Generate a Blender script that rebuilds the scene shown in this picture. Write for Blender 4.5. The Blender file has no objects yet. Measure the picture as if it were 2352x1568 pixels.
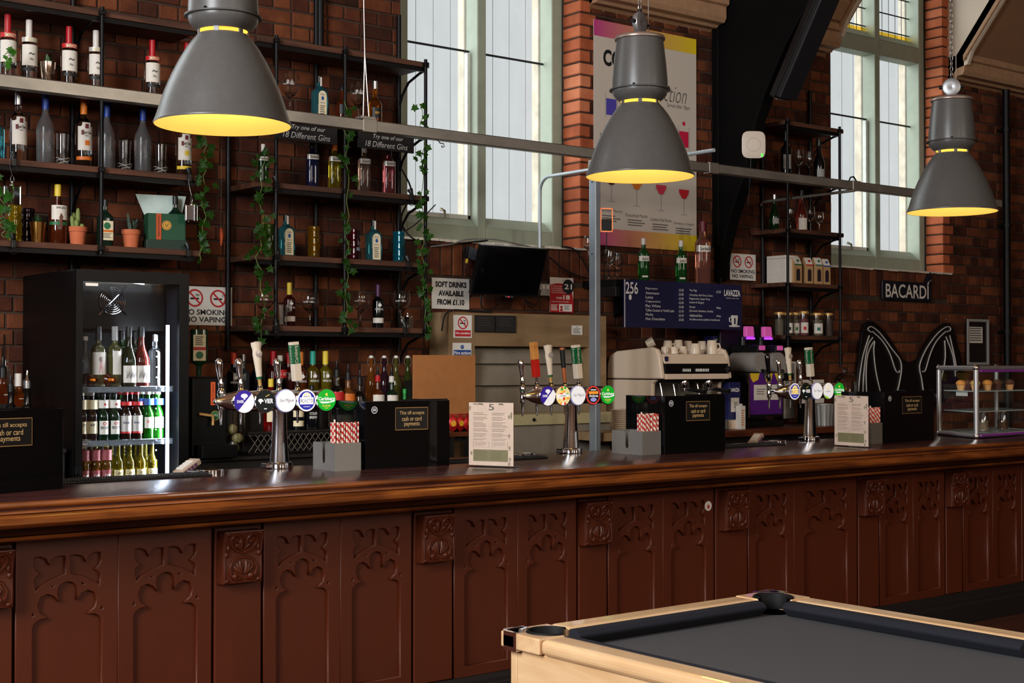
import bpy, math, random
from mathutils import Vector, Matrix
random.seed(7)
S = bpy.context.scene
C = S.collection
PI = math.pi

# ---------------------------------------------------------------- camera
F, CX, CY, H = 3267.0, 1176.0, 784.0, 1.6
YAW = math.atan(4104 / F)            # angle between the view and the bar's long axis (+X)
PITCH = math.atan(51 / F)
FWD = Vector((math.cos(YAW) * math.cos(PITCH), math.sin(YAW) * math.cos(PITCH), math.sin(PITCH)))
cam = bpy.data.objects.new('camera', bpy.data.cameras.new('camera'))
C.objects.link(cam)
cam.location = (0, 0, H)
cam.rotation_euler = FWD.to_track_quat('-Z', 'Y').to_euler()
cam.data.sensor_width = 36.0
cam.data.lens = 36.0 * F / 2352
cam.data.clip_end = 100
S.camera = cam

# ---------------------------------------------------------------- sky, daylight, exposure
W = bpy.data.worlds.new('sky'); S.world = W; W.use_nodes = True
bgn = W.node_tree.nodes['Background']
bgn.inputs[0].default_value = (0.97, 0.985, 1.0, 1); bgn.inputs[1].default_value = 0.64

def lamp(name, typ, loc, energy, col, aim=None, **kw):
    l = bpy.data.lights.new(name, typ); l.energy = energy; l.color = col
    for k, v in kw.items(): setattr(l, k, v)
    o = bpy.data.objects.new(name, l); C.objects.link(o); o.location = loc
    if aim is not None: o.rotation_euler = Vector(aim).to_track_quat('-Z', 'Y').to_euler()
    return o

# overcast daylight falling in through the tall windows of the bar wall
lamp('daylight', 'SUN', (0, 20, 12), 7.0, (0.93, 0.98, 1.0), (0.75, -0.75, -0.42), angle=math.radians(75))
# the windows of the hall on the camera's side (each lamp fills one opening of that wall)
for wx in (-1.0, 3.4, 7.8):
    lamp('hall_window_light', 'AREA', (wx, -4.9, 4.0), 116.0, (1.0, 0.88, 0.73), (0, 1, -0.25), shape='RECTANGLE', size=1.5, size_y=2.6)
# the window in the end wall, left of the camera
lamp('end_window_light', 'AREA', (-2.9, 2.2, 3.9), 680.0, (0.94, 0.97, 1.0), (1, 0.12, -0.2), shape='RECTANGLE', size=2.4, size_y=3.0)

V = S.view_settings
V.view_transform = 'Standard'; V.look = 'None'; V.gamma = 1.0; V.exposure = 0.0; V.use_curve_mapping = False
S.display_settings.display_device = 'sRGB'
cy = S.cycles
cy.use_denoising = True
cy.max_bounces = 8; cy.diffuse_bounces = 3; cy.glossy_bounces = 3; cy.transmission_bounces = 8; cy.transparent_max_bounces = 12
cy.use_adaptive_sampling = True; cy.adaptive_threshold = 0.03; cy.adaptive_min_samples = 16
cy.caustics_reflective = False; cy.caustics_refractive = False
cy.sample_clamp_indirect = 4.0; cy.blur_glossy = 0.5

# ---------------------------------------------------------------- pixel to place (a point on a real plane of the room)
RX = Vector((math.sin(YAW), -math.cos(YAW), 0)); UPV = RX.cross(FWD)
def ray(px, py): return FWD + RX * ((px - CX) / F) - UPV * ((py - CY) / F)
def aty(px, py, y): r = ray(px, py); k = y / r.y; return Vector((r.x * k, y, H + r.z * k))
def atz(px, py, z): r = ray(px, py); k = (z - H) / r.z; return Vector((r.x * k, r.y * k, z))
def toimg(p):
    d = Vector(p) - Vector((0, 0, H)); f = d.dot(FWD)
    return (CX + F * d.dot(RX) / f, CY - F * d.dot(UPV) / f) if f > 0.1 else (-9e3, -9e3)

# ---------------------------------------------------------------- materials
def lin(c): return tuple(((v / 255) / 12.92 if v / 255 <= 0.04045 else ((v / 255 + 0.055) / 1.055) ** 2.4) for v in c)
MATS = {}
def M(name, col=(128, 128, 128), rough=0.5, metal=0.0, trans=0.0, ior=1.45, emit=None, es=0.0, noise=0.0, nscale=20.0, stretch=(1, 1, 1), bump=0.0, coat=0.0, spec=0.5):
    if name in MATS: return MATS[name]
    m = bpy.data.materials.new(name); m.use_nodes = True; nt = m.node_tree; b = nt.nodes['Principled BSDF']
    c = lin(col); b.inputs['Base Color'].default_value = (*c, 1)
    b.inputs['Roughness'].default_value = rough; b.inputs['Metallic'].default_value = metal
    b.inputs['Transmission Weight'].default_value = trans; b.inputs['IOR'].default_value = ior
    b.inputs['Coat Weight'].default_value = coat; b.inputs['Specular IOR Level'].default_value = spec
    if emit: b.inputs['Emission Color'].default_value = (*lin(emit), 1); b.inputs['Emission Strength'].default_value = es
    if noise or bump:
        tc = nt.nodes.new('ShaderNodeTexCoord'); mp = nt.nodes.new('ShaderNodeMapping'); mp.inputs['Scale'].default_value = stretch
        nz = nt.nodes.new('ShaderNodeTexNoise'); nz.inputs['Scale'].default_value = nscale; nz.inputs['Detail'].default_value = 5
        nt.links.new(tc.outputs['Object'], mp.inputs[0]); nt.links.new(mp.outputs[0], nz.inputs['Vector'])
        if noise:
            cr = nt.nodes.new('ShaderNodeValToRGB')
            cr.color_ramp.elements[0].position = 0.3; cr.color_ramp.elements[1].position = 0.7
            cr.color_ramp.elements[0].color = (*[max(0, v * (1 - noise)) for v in c], 1)
            cr.color_ramp.elements[1].color = (*[min(1, v * (1 + noise)) for v in c], 1)
            nt.links.new(nz.outputs[0], cr.inputs[0]); nt.links.new(cr.outputs[0], b.inputs['Base Color'])
        if bump:
            bp = nt.nodes.new('ShaderNodeBump'); bp.inputs['Strength'].default_value = bump; bp.inputs['Distance'].default_value = 0.004
            nt.links.new(nz.outputs[0], bp.inputs['Height']); nt.links.new(bp.outputs[0], b.inputs['Normal'])
    MATS[name] = m
    return m

def pane_mat(name, tint, gloss=0.08, dirt=0.0):
    """flat window glass: clear with a fresnel reflection and a little dust"""
    if name in MATS: return MATS[name]
    m = bpy.data.materials.new(name); m.use_nodes = True; nt = m.node_tree; nt.nodes.remove(nt.nodes['Principled BSDF'])
    out = nt.nodes['Material Output']
    tr = nt.nodes.new('ShaderNodeBsdfTransparent'); tr.inputs[0].default_value = (*tint, 1)
    gl = nt.nodes.new('ShaderNodeBsdfGlossy'); gl.inputs['Roughness'].default_value = 0.03
    lw = nt.nodes.new('ShaderNodeLayerWeight'); lw.inputs[0].default_value = 0.5
    pw = nt.nodes.new('ShaderNodeMath'); pw.operation = 'POWER'; pw.inputs[1].default_value = 5.0; nt.links.new(lw.outputs['Facing'], pw.inputs[0])
    fr = nt.nodes.new('ShaderNodeMath'); fr.operation = 'MULTIPLY_ADD'; fr.inputs[1].default_value = 0.6; fr.inputs[2].default_value = gloss * 0.5; nt.links.new(pw.outputs[0], fr.inputs[0])
    mx = nt.nodes.new('ShaderNodeMixShader'); nt.links.new(fr.outputs[0], mx.inputs[0])
    nt.links.new(tr.outputs[0], mx.inputs[1]); nt.links.new(gl.outputs[0], mx.inputs[2])
    last = mx
    if dirt:
        df = nt.nodes.new('ShaderNodeBsdfTranslucent'); df.inputs[0].default_value = (0.8, 0.8, 0.78, 1)
        nz = nt.nodes.new('ShaderNodeTexNoise'); nz.inputs['Scale'].default_value = 6
        ml = nt.nodes.new('ShaderNodeMath'); ml.operation = 'MULTIPLY'; ml.inputs[1].default_value = dirt
        nt.links.new(nz.outputs[0], ml.inputs[0])
        m2 = nt.nodes.new('ShaderNodeMixShader'); nt.links.new(ml.outputs[0], m2.inputs[0]); nt.links.new(mx.outputs[0], m2.inputs[1]); nt.links.new(df.outputs[0], m2.inputs[2])
        last = m2
    nt.links.new(last.outputs[0], out.inputs[0]); MATS[name] = m
    return m

def jar_glass(): return pane_mat('jar_glass', (.92, .94, .94), .25)

def wood(name, c1, c2, rough=0.4, scale=3.0, axis='X', coat=0.0, bump=0.12):
    if name in MATS: return MATS[name]
    m = M(name, c1, rough, coat=coat); nt = m.node_tree; b = nt.nodes['Principled BSDF']
    tc = nt.nodes.new('ShaderNodeTexCoord'); mp = nt.nodes.new('ShaderNodeMapping')
    mp.inputs['Scale'].default_value = {'X': (0.12, 1, 1), 'Y': (1, 0.12, 1), 'Z': (1, 1, 0.12)}[axis]
    nz = nt.nodes.new('ShaderNodeTexNoise'); nz.inputs['Scale'].default_value = scale * 10; nz.inputs['Detail'].default_value = 8; nz.inputs['Distortion'].default_value = 0.6
    cr = nt.nodes.new('ShaderNodeValToRGB'); cr.color_ramp.elements[0].position = 0.35; cr.color_ramp.elements[1].position = 0.68
    cr.color_ramp.elements[0].color = (*lin(c1), 1); cr.color_ramp.elements[1].color = (*lin(c2), 1)
    bp = nt.nodes.new('ShaderNodeBump'); bp.inputs['Strength'].default_value = bump; bp.inputs['Distance'].default_value = 0.003
    L = nt.links.new
    L(tc.outputs['Object'], mp.inputs[0]); L(mp.outputs[0], nz.inputs['Vector']); L(nz.outputs[0], cr.inputs[0]); L(cr.outputs[0], b.inputs['Base Color'])
    L(nz.outputs[0], bp.inputs['Height']); L(bp.outputs[0], b.inputs['Normal'])
    return m

def brick_mat(name='brick', dark=(62, 26, 18), mid=(112, 50, 32), light=(150, 78, 50)):
    m = M(name, mid, 0.85, spec=0.3); nt = m.node_tree; b = nt.nodes['Principled BSDF']; L = nt.links.new
    oi = nt.nodes.new('ShaderNodeObjectInfo'); ge = nt.nodes.new('ShaderNodeNewGeometry')
    ad = nt.nodes.new('ShaderNodeMath'); ad.operation = 'ADD'; fc = nt.nodes.new('ShaderNodeMath'); fc.operation = 'FRACT'
    L(oi.outputs['Random'], ad.inputs[0]); L(ge.outputs['Random Per Island'], ad.inputs[1]); L(ad.outputs[0], fc.inputs[0])
    tc = nt.nodes.new('ShaderNodeTexCoord')
    nz = nt.nodes.new('ShaderNodeTexNoise'); nz.inputs['Scale'].default_value = 9; nz.inputs['Detail'].default_value = 6; L(ge.outputs['Position'], nz.inputs['Vector'])
    n2 = nt.nodes.new('ShaderNodeTexNoise'); n2.inputs['Scale'].default_value = 60; n2.inputs['Detail'].default_value = 4; L(ge.outputs['Position'], n2.inputs['Vector'])
    mx = nt.nodes.new('ShaderNodeMath'); mx.operation = 'MULTIPLY_ADD'; mx.inputs[1].default_value = 0.40; L(fc.outputs[0], mx.inputs[0])
    nb = nt.nodes.new('ShaderNodeTexNoise'); nb.inputs['Scale'].default_value = 1.3; nb.inputs['Detail'].default_value = 3; L(ge.outputs['Position'], nb.inputs['Vector'])
    sm_ = nt.nodes.new('ShaderNodeMath'); sm_.operation = 'MULTIPLY'; L(nz.outputs[0], sm_.inputs[0]); L(nb.outputs[0], sm_.inputs[1])
    m3 = nt.nodes.new('ShaderNodeMath'); m3.operation = 'MULTIPLY'; m3.inputs[1].default_value = 1.0; L(sm_.outputs[0], m3.inputs[0]); L(m3.outputs[0], mx.inputs[2])
    cr = nt.nodes.new('ShaderNodeValToRGB'); e = cr.color_ramp.elements
    e[0].position = 0.10; e[0].color = (*lin(dark), 1); e[1].position = 0.78; e[1].color = (*lin(light), 1)
    k = cr.color_ramp.elements.new(0.42); k.color = (*lin(mid), 1)
    L(mx.outputs[0], cr.inputs[0]); L(cr.outputs[0], b.inputs['Base Color'])
    bp = nt.nodes.new('ShaderNodeBump'); bp.inputs['Strength'].default_value = 0.55; bp.inputs['Distance'].default_value = 0.006
    L(n2.outputs[0], bp.inputs['Height']); L(bp.outputs[0], b.inputs['Normal'])
    return m

# ---------------------------------------------------------------- mesh building
class B:
    def __init__(s): s.v = []; s.f = []
    def add(s, v, f):
        o = len(s.v); s.v += [tuple(p) for p in v]; s.f += [tuple(i + o for i in q) for q in f]; return s
    def box(s, x0, x1, y0, y1, z0, z1, mtx=None):
        v = [Vector((x, y, z)) for z in (z0, z1) for y in (y0, y1) for x in (x0, x1)]
        if mtx: v = [mtx @ p for p in v]
        return s.add(v, [(0, 2, 3, 1), (4, 5, 7, 6), (0, 1, 5, 4), (2, 6, 7, 3), (0, 4, 6, 2), (1, 3, 7, 5)])
    def lathe(s, prof, n=24, c=(0, 0, 0), sx=1.0, sy=1.0, p=2.0, mtx=None, a0=0.0, a1=2 * PI, cap=True):
        full = abs(a1 - a0 - 2 * PI) < 1e-6; m = n if full else n + 1; v = []
        for r, z in prof:
            for i in range(m):
                a = a0 + (a1 - a0) * i / n; ca, sa = math.cos(a), math.sin(a)
                k = 1.0 if p == 2 else (abs(ca) ** p + abs(sa) ** p) ** (-1 / p)
                q = Vector((c[0] + r * k * ca * sx, c[1] + r * k * sa * sy, c[2] + z)); v.append(mtx @ q if mtx else q)
        f = []
        for j in range(len(prof) - 1):
            for i in range(n):
                i2 = (i + 1) % m; f.append((j * m + i, j * m + i2, (j + 1) * m + i2, (j + 1) * m + i))
        if full and cap:
            if prof[0][0] > 1e-5: f.append(tuple(range(m))[::-1])
            if prof[-1][0] > 1e-5: f.append(tuple((len(prof) - 1) * m + i for i in range(m)))
        return s.add(v, f)
    def tube(s, pts, r, n=8, cap=True):
        pts = [Vector(p) for p in pts]; R = r if isinstance(r, (list, tuple)) else [r] * len(pts); v = []; f = []
        t0 = (pts[1] - pts[0]).normalized(); u = t0.orthogonal().normalized()
        for i, p in enumerate(pts):
            t = (pts[min(i + 1, len(pts) - 1)] - pts[max(i - 1, 0)]).normalized()
            u = (u - t * u.dot(t)); u = u.normalized() if u.length > 1e-6 else t.orthogonal().normalized(); w = t.cross(u)
            for k in range(n): a = 2 * PI * k / n; v.append(p + (u * math.cos(a) + w * math.sin(a)) * R[i])
        for i in range(len(pts) - 1):
            for k in range(n): k2 = (k + 1) % n; f.append((i * n + k, i * n + k2, (i + 1) * n + k2, (i + 1) * n + k))
        if cap: f.append(tuple(range(n))[::-1]); f.append(tuple((len(pts) - 1) * n + k for k in range(n)))
        return s.add(v, f)
    def ball(s, c, r, n=12, m=8, mtx=None):
        rr = r if isinstance(r, (list, tuple)) else (r, r, r)
        return s.lathe([(max(1e-6, math.sin(PI * j / m)), -math.cos(PI * j / m) * rr[2]) for j in range(m + 1)], n, c, rr[0], rr[1], mtx=mtx, cap=False)
    def prism(s, poly, a, b, plane='XZ', mtx=None):
        """extrude a polygon: XZ polygons along Y, YZ polygons along X, XY polygons along Z"""
        n = len(poly)
        mk = {'XZ': lambda p, t: (p[0], t, p[1]), 'YZ': lambda p, t: (t, p[0], p[1]), 'XY': lambda p, t: (p[0], p[1], t)}[plane]
        v = [Vector(mk(p, a)) for p in poly] + [Vector(mk(p, b)) for p in poly]
        if mtx: v = [mtx @ q for q in v]
        f = [tuple(range(n)), tuple(range(n, 2 * n))[::-1]] + [(i, i + n, (i + 1) % n + n, (i + 1) % n) for i in range(n)]
        return s.add(v, f)
    def mesh(s, name, smooth=None):
        me = bpy.data.meshes.new(name); me.from_pydata(s.v, [], s.f); me.validate()
        import bmesh
        bm = bmesh.new(); bm.from_mesh(me); bmesh.ops.recalc_face_normals(bm, faces=bm.faces); bm.to_mesh(me); bm.free()
        if smooth is not None:
            me.polygons.foreach_set('use_smooth', [True] * len(me.polygons)); me.set_sharp_from_angle(angle=math.radians(smooth))
        return me
    def obj(s, name, mat, parent=None, loc=(0, 0, 0), rot=(0, 0, 0), smooth=None, bevel=0.0, seg=2):
        return put(name, s.mesh(name, smooth), mat, parent, loc, rot, bevel, seg)

def put(name, me, mat, parent=None, loc=(0, 0, 0), rot=(0, 0, 0), bevel=0.0, seg=2):
    o = bpy.data.objects.new(name, me); C.objects.link(o)
    if mat and not me.materials: me.materials.append(mat)
    o.parent = parent; o.location = loc; o.rotation_euler = rot
    if bevel:
        b = o.modifiers.new('bevel', 'BEVEL'); b.width = bevel; b.segments = seg; b.limit_method = 'ANGLE'; b.angle_limit = math.radians(40); b.harden_normals = False
    return o
def tag(o, label, cat, group=None, kind=None):
    o['label'] = label; o['category'] = cat
    if group: o['group'] = group
    if kind: o['kind'] = kind
    return o
def thing(name, label, cat, loc=(0, 0, 0), rz=0.0, group=None):
    o = bpy.data.objects.new(name, None); C.objects.link(o); o.empty_display_size = 0.05
    o.location = loc; o.rotation_euler = (0, 0, rz)
    return tag(o, label, cat, group)
def struct(o): o['kind'] = 'structure'; return o
def copy_tree(o, parent=None):
    c = o.copy(); C.objects.link(c); c.parent = parent
    for k in o.children: copy_tree(k, c)
    return c

TXT = {}
def text_mesh(s, bold=0.0, shear=0.0):
    k = (s, bold, shear)
    if k not in TXT:
        cu = bpy.data.curves.new('lettering', 'FONT'); cu.body = s; cu.resolution_u = 3; cu.offset = bold; cu.shear = shear
        o = bpy.data.objects.new('lettering', cu); me = bpy.data.meshes.new_from_object(o)
        bpy.data.objects.remove(o); bpy.data.curves.remove(cu)
        xs = [v.co.x for v in me.vertices]; ys = [v.co.y for v in me.vertices]
        TXT[k] = ([(v.co.x, v.co.y) for v in me.vertices], [tuple(p.vertices) for p in me.polygons], min(xs), max(xs), min(ys), max(ys))
        bpy.data.meshes.remove(me)
    return TXT[k]
def letters(b, s, x0, x1, z0, z1, y=0.0, bold=0.0, shear=0.0, th=0.0, vertical=False):
    """add a line of lettering that fills the box x0..x1, z0..z1 on the plane y, read from -Y"""
    vs, fs, a0, a1, c0, c1 = text_mesh(s, bold, shear)
    if vertical: g = lambda u, w: (x0 + (1 - w) * (x1 - x0), y, z0 + u * (z1 - z0))
    else: g = lambda u, w: (x0 + u * (x1 - x0), y, z0 + w * (z1 - z0))
    b.add([g((u - a0) / (a1 - a0), (w - c0) / (c1 - c0)) for u, w in vs], fs)
    return b
def word(t, m, s, x0, x1, z0, z1, y=-.001, bold=0.0, shear=0.0):
    return letters(B(), s, x0, x1, z0, z1, y, bold, shear).obj('lettering', m, t)
def lines(b, x0, x1, z0, z1, n, y=0.0, fill=0.45, ragged=0.25, seed=1):
    """rows of print too small to read"""
    rn = random.Random(seed); h = (z1 - z0) / n
    for i in range(n):
        z = z1 - i * h; w = (x1 - x0) * (1 - ragged * rn.random())
        b.add([(x0, y, z - h * fill), (x0 + w, y, z - h * fill), (x0 + w, y, z), (x0, y, z)], [(0, 1, 2, 3)])
    return b
def disc(b, cx, cz, r, y, n=28, sx=1.0):
    return b.add([(cx + r * sx * math.cos(2 * PI * i / n), y, cz + r * math.sin(2 * PI * i / n)) for i in range(n)], [tuple(range(n))])
def ring(b, cx, cz, r0, r1, y, n=32, a0=0.0, a1=2 * PI):
    v = []
    for i in range(n + 1):
        a = a0 + (a1 - a0) * i / n; v += [(cx + r0 * math.cos(a), y, cz + r0 * math.sin(a)), (cx + r1 * math.cos(a), y, cz + r1 * math.sin(a))]
    return b.add(v, [(2 * i, 2 * i + 1, 2 * i + 3, 2 * i + 2) for i in range(n)])
def rect(b, x0, x1, z0, z1, y): return b.add([(x0, y, z0), (x1, y, z0), (x1, y, z1), (x0, y, z1)], [(0, 1, 2, 3)])
def poly(b, pts, y): return b.add([(p[0], y, p[1]) for p in pts], [tuple(range(len(pts)))])
def bar2(b, p, q, w, y):
    d = Vector((q[0] - p[0], q[1] - p[1])); n = Vector((-d.y, d.x)).normalized() * w / 2
    return poly(b, [(p[0] + n.x, p[1] + n.y), (q[0] + n.x, q[1] + n.y), (q[0] - n.x, q[1] - n.y), (p[0] - n.x, p[1] - n.y)], y)

def holed_plate(name, outer, holes, depth, bevel=0.0):
    """a flat plate in XZ with cut-outs, front on -Y"""
    cu = bpy.data.curves.new(name, 'CURVE'); cu.dimensions = '2D'; cu.fill_mode = 'BOTH'; cu.extrude = depth / 2; cu.bevel_depth = bevel; cu.bevel_resolution = 1
    for pl in [outer] + holes:
        sp = cu.splines.new('POLY'); sp.points.add(len(pl) - 1); sp.use_cyclic_u = True
        for q, p in zip(sp.points, pl): q.co = (p[0], p[1], 0, 1)
    o = bpy.data.objects.new(name, cu); me = bpy.data.meshes.new_from_object(o); bpy.data.objects.remove(o); bpy.data.curves.remove(cu)
    for v in me.vertices: x, y, z = v.co; v.co = (x, -z, y)
    me.update()
    return me

# common materials
BLACKM = M('black_metal', (22, 21, 22), 0.45, 0.6)
CHROME = M('chrome', (225, 225, 228), 0.08, 1.0)
STEEL = M('brushed_steel', (158, 155, 150), 0.42, 0.7, noise=0.12, nscale=60, stretch=(1, 1, 8))
WHITE = M('white_card', (226, 222, 214), 0.6)
BLACKP = M('black_print', (18, 18, 20), 0.6)
REDP = M('red_print', (178, 30, 34), 0.6)
GLASS = M('clear_glass', (250, 252, 252), 0.02, trans=1.0, ior=1.45)
WHITEP = M('white_print', (236, 234, 228), 0.6)

# ================================================================ THE SETTING
YW = 7.65                                   # face of the brick wall behind the bar
OPEN = [(0.80, 2.36, 2.42, 5.4), (5.17, 6.72, 2.42, 5.4), (9.52, 11.1, 2.42, 5.4)]   # window openings
MORTAR = M('mortar', (64, 48, 38), 0.95, noise=0.25, nscale=25, bump=0.4)
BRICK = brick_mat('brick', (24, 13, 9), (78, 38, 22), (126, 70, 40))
REVEAL = brick_mat('lit_reveal_brick', (132, 62, 36), (182, 98, 62), (206, 128, 92))  # lighter copy of the brick, window light on the reveal put into its colour
PLASTER = M('roof_plaster', (140, 102, 72), 0.8, noise=0.08, nscale=4)
FLOORM = wood('floor_boards', (58, 30, 20), (86, 46, 30), 0.45, 2.0, 'X')

struct(B().box(-3.2, 14.7, -5.3, 8.2, -0.12, 0.0).obj('floor', FLOORM))
b = B(); xs = [-3.2] + [v for o in OPEN for v in o[:2]] + [14.7]
for i in range(0, len(xs), 2): b.box(xs[i], xs[i + 1], YW + 0.01, YW + 0.3, 0, 5.8)
for o in OPEN: b.box(o[0], o[1], YW + 0.01, YW + 0.3, 0, o[2]); b.box(o[0], o[1], YW + 0.01, YW + 0.3, o[3], 5.8)
wall_back = struct(b.obj('wall_back', MORTAR))

def brick_mesh(lx, lz, d=0.03, c=0.005):
    v = [(0, d, 0), (lx, d, 0), (lx, d, lz), (0, d, lz), (0, c, 0), (lx, c, 0), (lx, c, lz), (0, c, lz), (c, 0, c), (lx - c, 0, c), (lx - c, 0, lz - c), (c, 0, lz - c)]
    f = [(i, (i + 1) % 4, (i + 1) % 4 + 4, i + 4) for i in range(4)] + [(i + 4, (i + 1) % 4 + 4, (i + 1) % 4 + 8, i + 8) for i in range(4)] + [(8, 9, 10, 11)]
    return v, f
CR, JT = 0.090, 0.012
bricks = []                                 # (x0, x1, z0, z1)
rb = random.Random(3)
soldier = [(o[0] - 0.05, o[1] + 0.05, 2.185, 2.41) for o in OPEN[1:]]
k = 0; z = 0.98
while z < 4.25:
    z1 = z + CR - JT; x = 2.2 + (0 if k % 2 == 0 else -0.06) - rb.random() * 0.02; head = k % 2
    while x < 13.3:
        w = (0.112 if head else 0.232) + rb.uniform(-0.006, 0.006)
        seg = [(x, x + w)]
        for o in OPEN + soldier:
            if z1 > o[2] and z < o[3]:
                seg = [q for s_ in seg for q in ((s_[0], min(s_[1], o[0] - 0.006)), (max(s_[0], o[1] + 0.006), s_[1])) if q[1] - q[0] > 0.03]
        for s_ in seg: bricks.append((s_[0], s_[1], z + rb.uniform(-.002, .002), z1 + rb.uniform(-.002, .002)))
        x += w + JT
    k += 1; z += CR
for o in soldier:
    x = o[0]
    while x < o[1] - 0.05: bricks.append((x, x + 0.082, o[2], o[3])); x += 0.094
HIDE = [(52, 600, 440, 1110), (1364, 40, 1602, 575), (1640, 0, 1760, 640), (1030, 715, 1395, 1000), (1100, 560, 1262, 680), (-500, 1120, 3000, 2000), (1400, 780, 1690, 1100), (1434, 640, 1703, 757), (1340, 60, 1600, 420), (2090, 230, 2290, 500), (1960, 740, 2200, 1000), (357, 0, 668, 312)]
def show(q):
    p = [toimg((x, YW, z)) for x, z in ((q[0], q[2]), (q[1], q[2]), (q[1], q[3]), (q[0], q[3]))]
    cx = sum(a[0] for a in p) / 4; cz = sum(a[1] for a in p) / 4
    if not (5 < cx < 2347 and 5 < cz < 1100) or any(h[0] < cx < h[2] and h[1] < cz < h[3] for h in HIDE): return 0
    return (p[1][0] - p[0][0]) * (p[0][1] - p[3][1])
bricks.sort(key=show, reverse=True)
BM = {}
for q in bricks[:276]:
    key = (round(q[1] - q[0], 2), round(q[3] - q[2], 2))
    if key not in BM:
        t = B(); t.add(*brick_mesh(*key)); BM[key] = t.mesh('brick')
    put('brick', BM[key], BRICK, wall_back, (q[0], YW - 0.001 + rb.uniform(-.003, .003), q[2]))
b = B()
for q in bricks[276:]:
    v, f = brick_mesh(q[1] - q[0], q[3] - q[2]); dy = YW + rb.uniform(-.003, .003)
    b.add([(p[0] + q[0], p[1] + dy, p[2] + q[2]) for p in v], f)
r = b.obj('brickwork', BRICK, wall_back); r['kind'] = 'stuff'
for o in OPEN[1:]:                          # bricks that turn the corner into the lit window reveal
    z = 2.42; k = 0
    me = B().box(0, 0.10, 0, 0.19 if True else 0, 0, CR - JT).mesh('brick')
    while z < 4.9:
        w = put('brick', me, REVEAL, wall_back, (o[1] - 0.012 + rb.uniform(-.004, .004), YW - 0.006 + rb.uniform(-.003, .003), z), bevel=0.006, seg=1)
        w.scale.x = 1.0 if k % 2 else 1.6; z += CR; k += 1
SILLM = M('sill_render', (205, 196, 180), 0.85, noise=0.2, nscale=40)
for o in OPEN[1:]:
    b = B(); x = o[0] - 0.02
    while x < o[1] + 0.03:
        w = rb.uniform(.05, .11); b.box(x, x + w, YW - 0.02 - rb.uniform(0, .012), YW + 0.2, 2.408 + rb.uniform(-.003, .003), 2.424); x += w
    b.obj('sill_render', SILLM, wall_back)

# windows: painted stone frames, leaded glass
SAGE = M('sage_paint', (152, 160, 142), 0.6, noise=0.06, nscale=12, bump=0.25)
STONE = M('weathered_stone', (196, 180, 158), 0.9, noise=0.25, nscale=9, bump=0.4)
CASE = M('casement_paint', (206, 208, 200), 0.55, noise=0.08, nscale=25)
LEAD = M('lead', (120, 124, 124), 0.6)
IRON = M('saddle_iron', (20, 30, 30), 0.6)
PANE = pane_mat('window_glass', (0.97, 0.99, 0.99), dirt=0.10)
AMBER = pane_mat('amber_glass', (0.95, 0.75, 0.2))
def window(n, XL, XR, lights):
    z0, z1, t0, t1 = 2.42, 5.4, 4.35, 4.49
    w = struct(bpy.data.objects.new('window_%d' % n, None)); C.objects.link(w)
    def piece(name, x0, x1, za, zb, y0, y1, m, bv=0.008): return B().box(x0, x1, y0, y1, za, zb).obj(name, m, w, bevel=bv)
    f0, f1 = YW + 0.2, YW + 0.34
    piece('jamb', XL + .002, lights[0][0], z0, z1, f0, f1, SAGE); piece('jamb', lights[1][1], XR - .002, z0, z1, f0, f1, SAGE)
    piece('mullion', lights[0][1], lights[1][0], z0, z1, f0 + .001, f1, SAGE)
    for (a, c) in lights:
        piece('transom', a, c, t0, t1, f0, f1, SAGE); piece('bottom_rail', a, c, z0, 2.545, f0, f1, SAGE, 0.003)
        B().prism([(f0, 2.545), (f0 + .13, 2.545), (f0 + .13, 2.625), (f0 + .105, 2.625)], a, c, 'YZ').obj('sloping_sill', SAGE, w, bevel=0.004)
        B().prism([(f0, t1), (f0 + .13, t1), (f0 + .13, t1 + .08), (f0 + .1, t1 + .08)], a, c, 'YZ').obj('sloping_sill', SAGE, w, bevel=0.004)
        g = f0 + .125
        B().box(a - .01, c + .01, g, g + .004, 2.6, t0 + .01).obj('pane', PANE, w)
        B().box(a - .01, c + .01, g, g + .004, t1, z1).obj('pane', PANE, w)
        for i in (1, 2, 3): B().box(a + (c - a) * i / 4 - .0013, a + (c - a) * i / 4 + .0013, g - .004, g - .0005, 2.62, t0).obj('lead_strip', LEAD, w)
        B().tube([(a, g - .02, 3.783), (c, g - .02, 3.783)], .008, 6).obj('saddle_bar', IRON, w)
        for i in range(1, 6): B().box(a + (c - a) * i / 6 - .003, a + (c - a) * i / 6 + .003, g - .005, g - .0005, t1, z1).obj('lead_strip', LEAD, w)
        for i in range(6): B().tube([(a, g - .012, t1 + .13 + i * .16), (c, g - .012, t1 + .13 + i * .16)], .006, 6).obj('saddle_bar', IRON, w)
        B().box(a, c, g - .009, g - .005, t1 + .085, t1 + .118).obj('amber_border', AMBER, w)
        # outer stone of the opening, seen through the glass
        for xa, xb in ((a - .05, a + .012), (c - .012, c + .05)): piece('outer_jamb', xa, xb, z0, z1, f1 + .002, f1 + .08, STONE)
        piece('outer_sill', a, c, z0, 2.6, f1 + .002, f1 + .2, STONE)
    a, c = lights[0]; g = f0 + .11
    for q in ((a, a + .028, 2.6, 3.77), (c - .028, c, 2.6, 3.77), (a, c, 2.6, 2.635)): piece('casement', q[0], q[1], q[2], q[3], g - .03, g + .01, CASE, 0.004)
    B().tube([(a + .33, g - .03, 2.66), (a + .33, g - .07, 2.645), (a + .335, g - .075, 2.6)], [.012, .01, .006], 8).obj('casement_handle', M('old_brass', (120, 110, 90), .4, 1), w, smooth=50)
    return w
window(1, 5.17, 6.72, [(5.36, 5.945), (6.02, 6.62)])
window(2, 9.52, 11.1, [(9.75, 10.375), (10.445, 11.02)])
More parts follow.
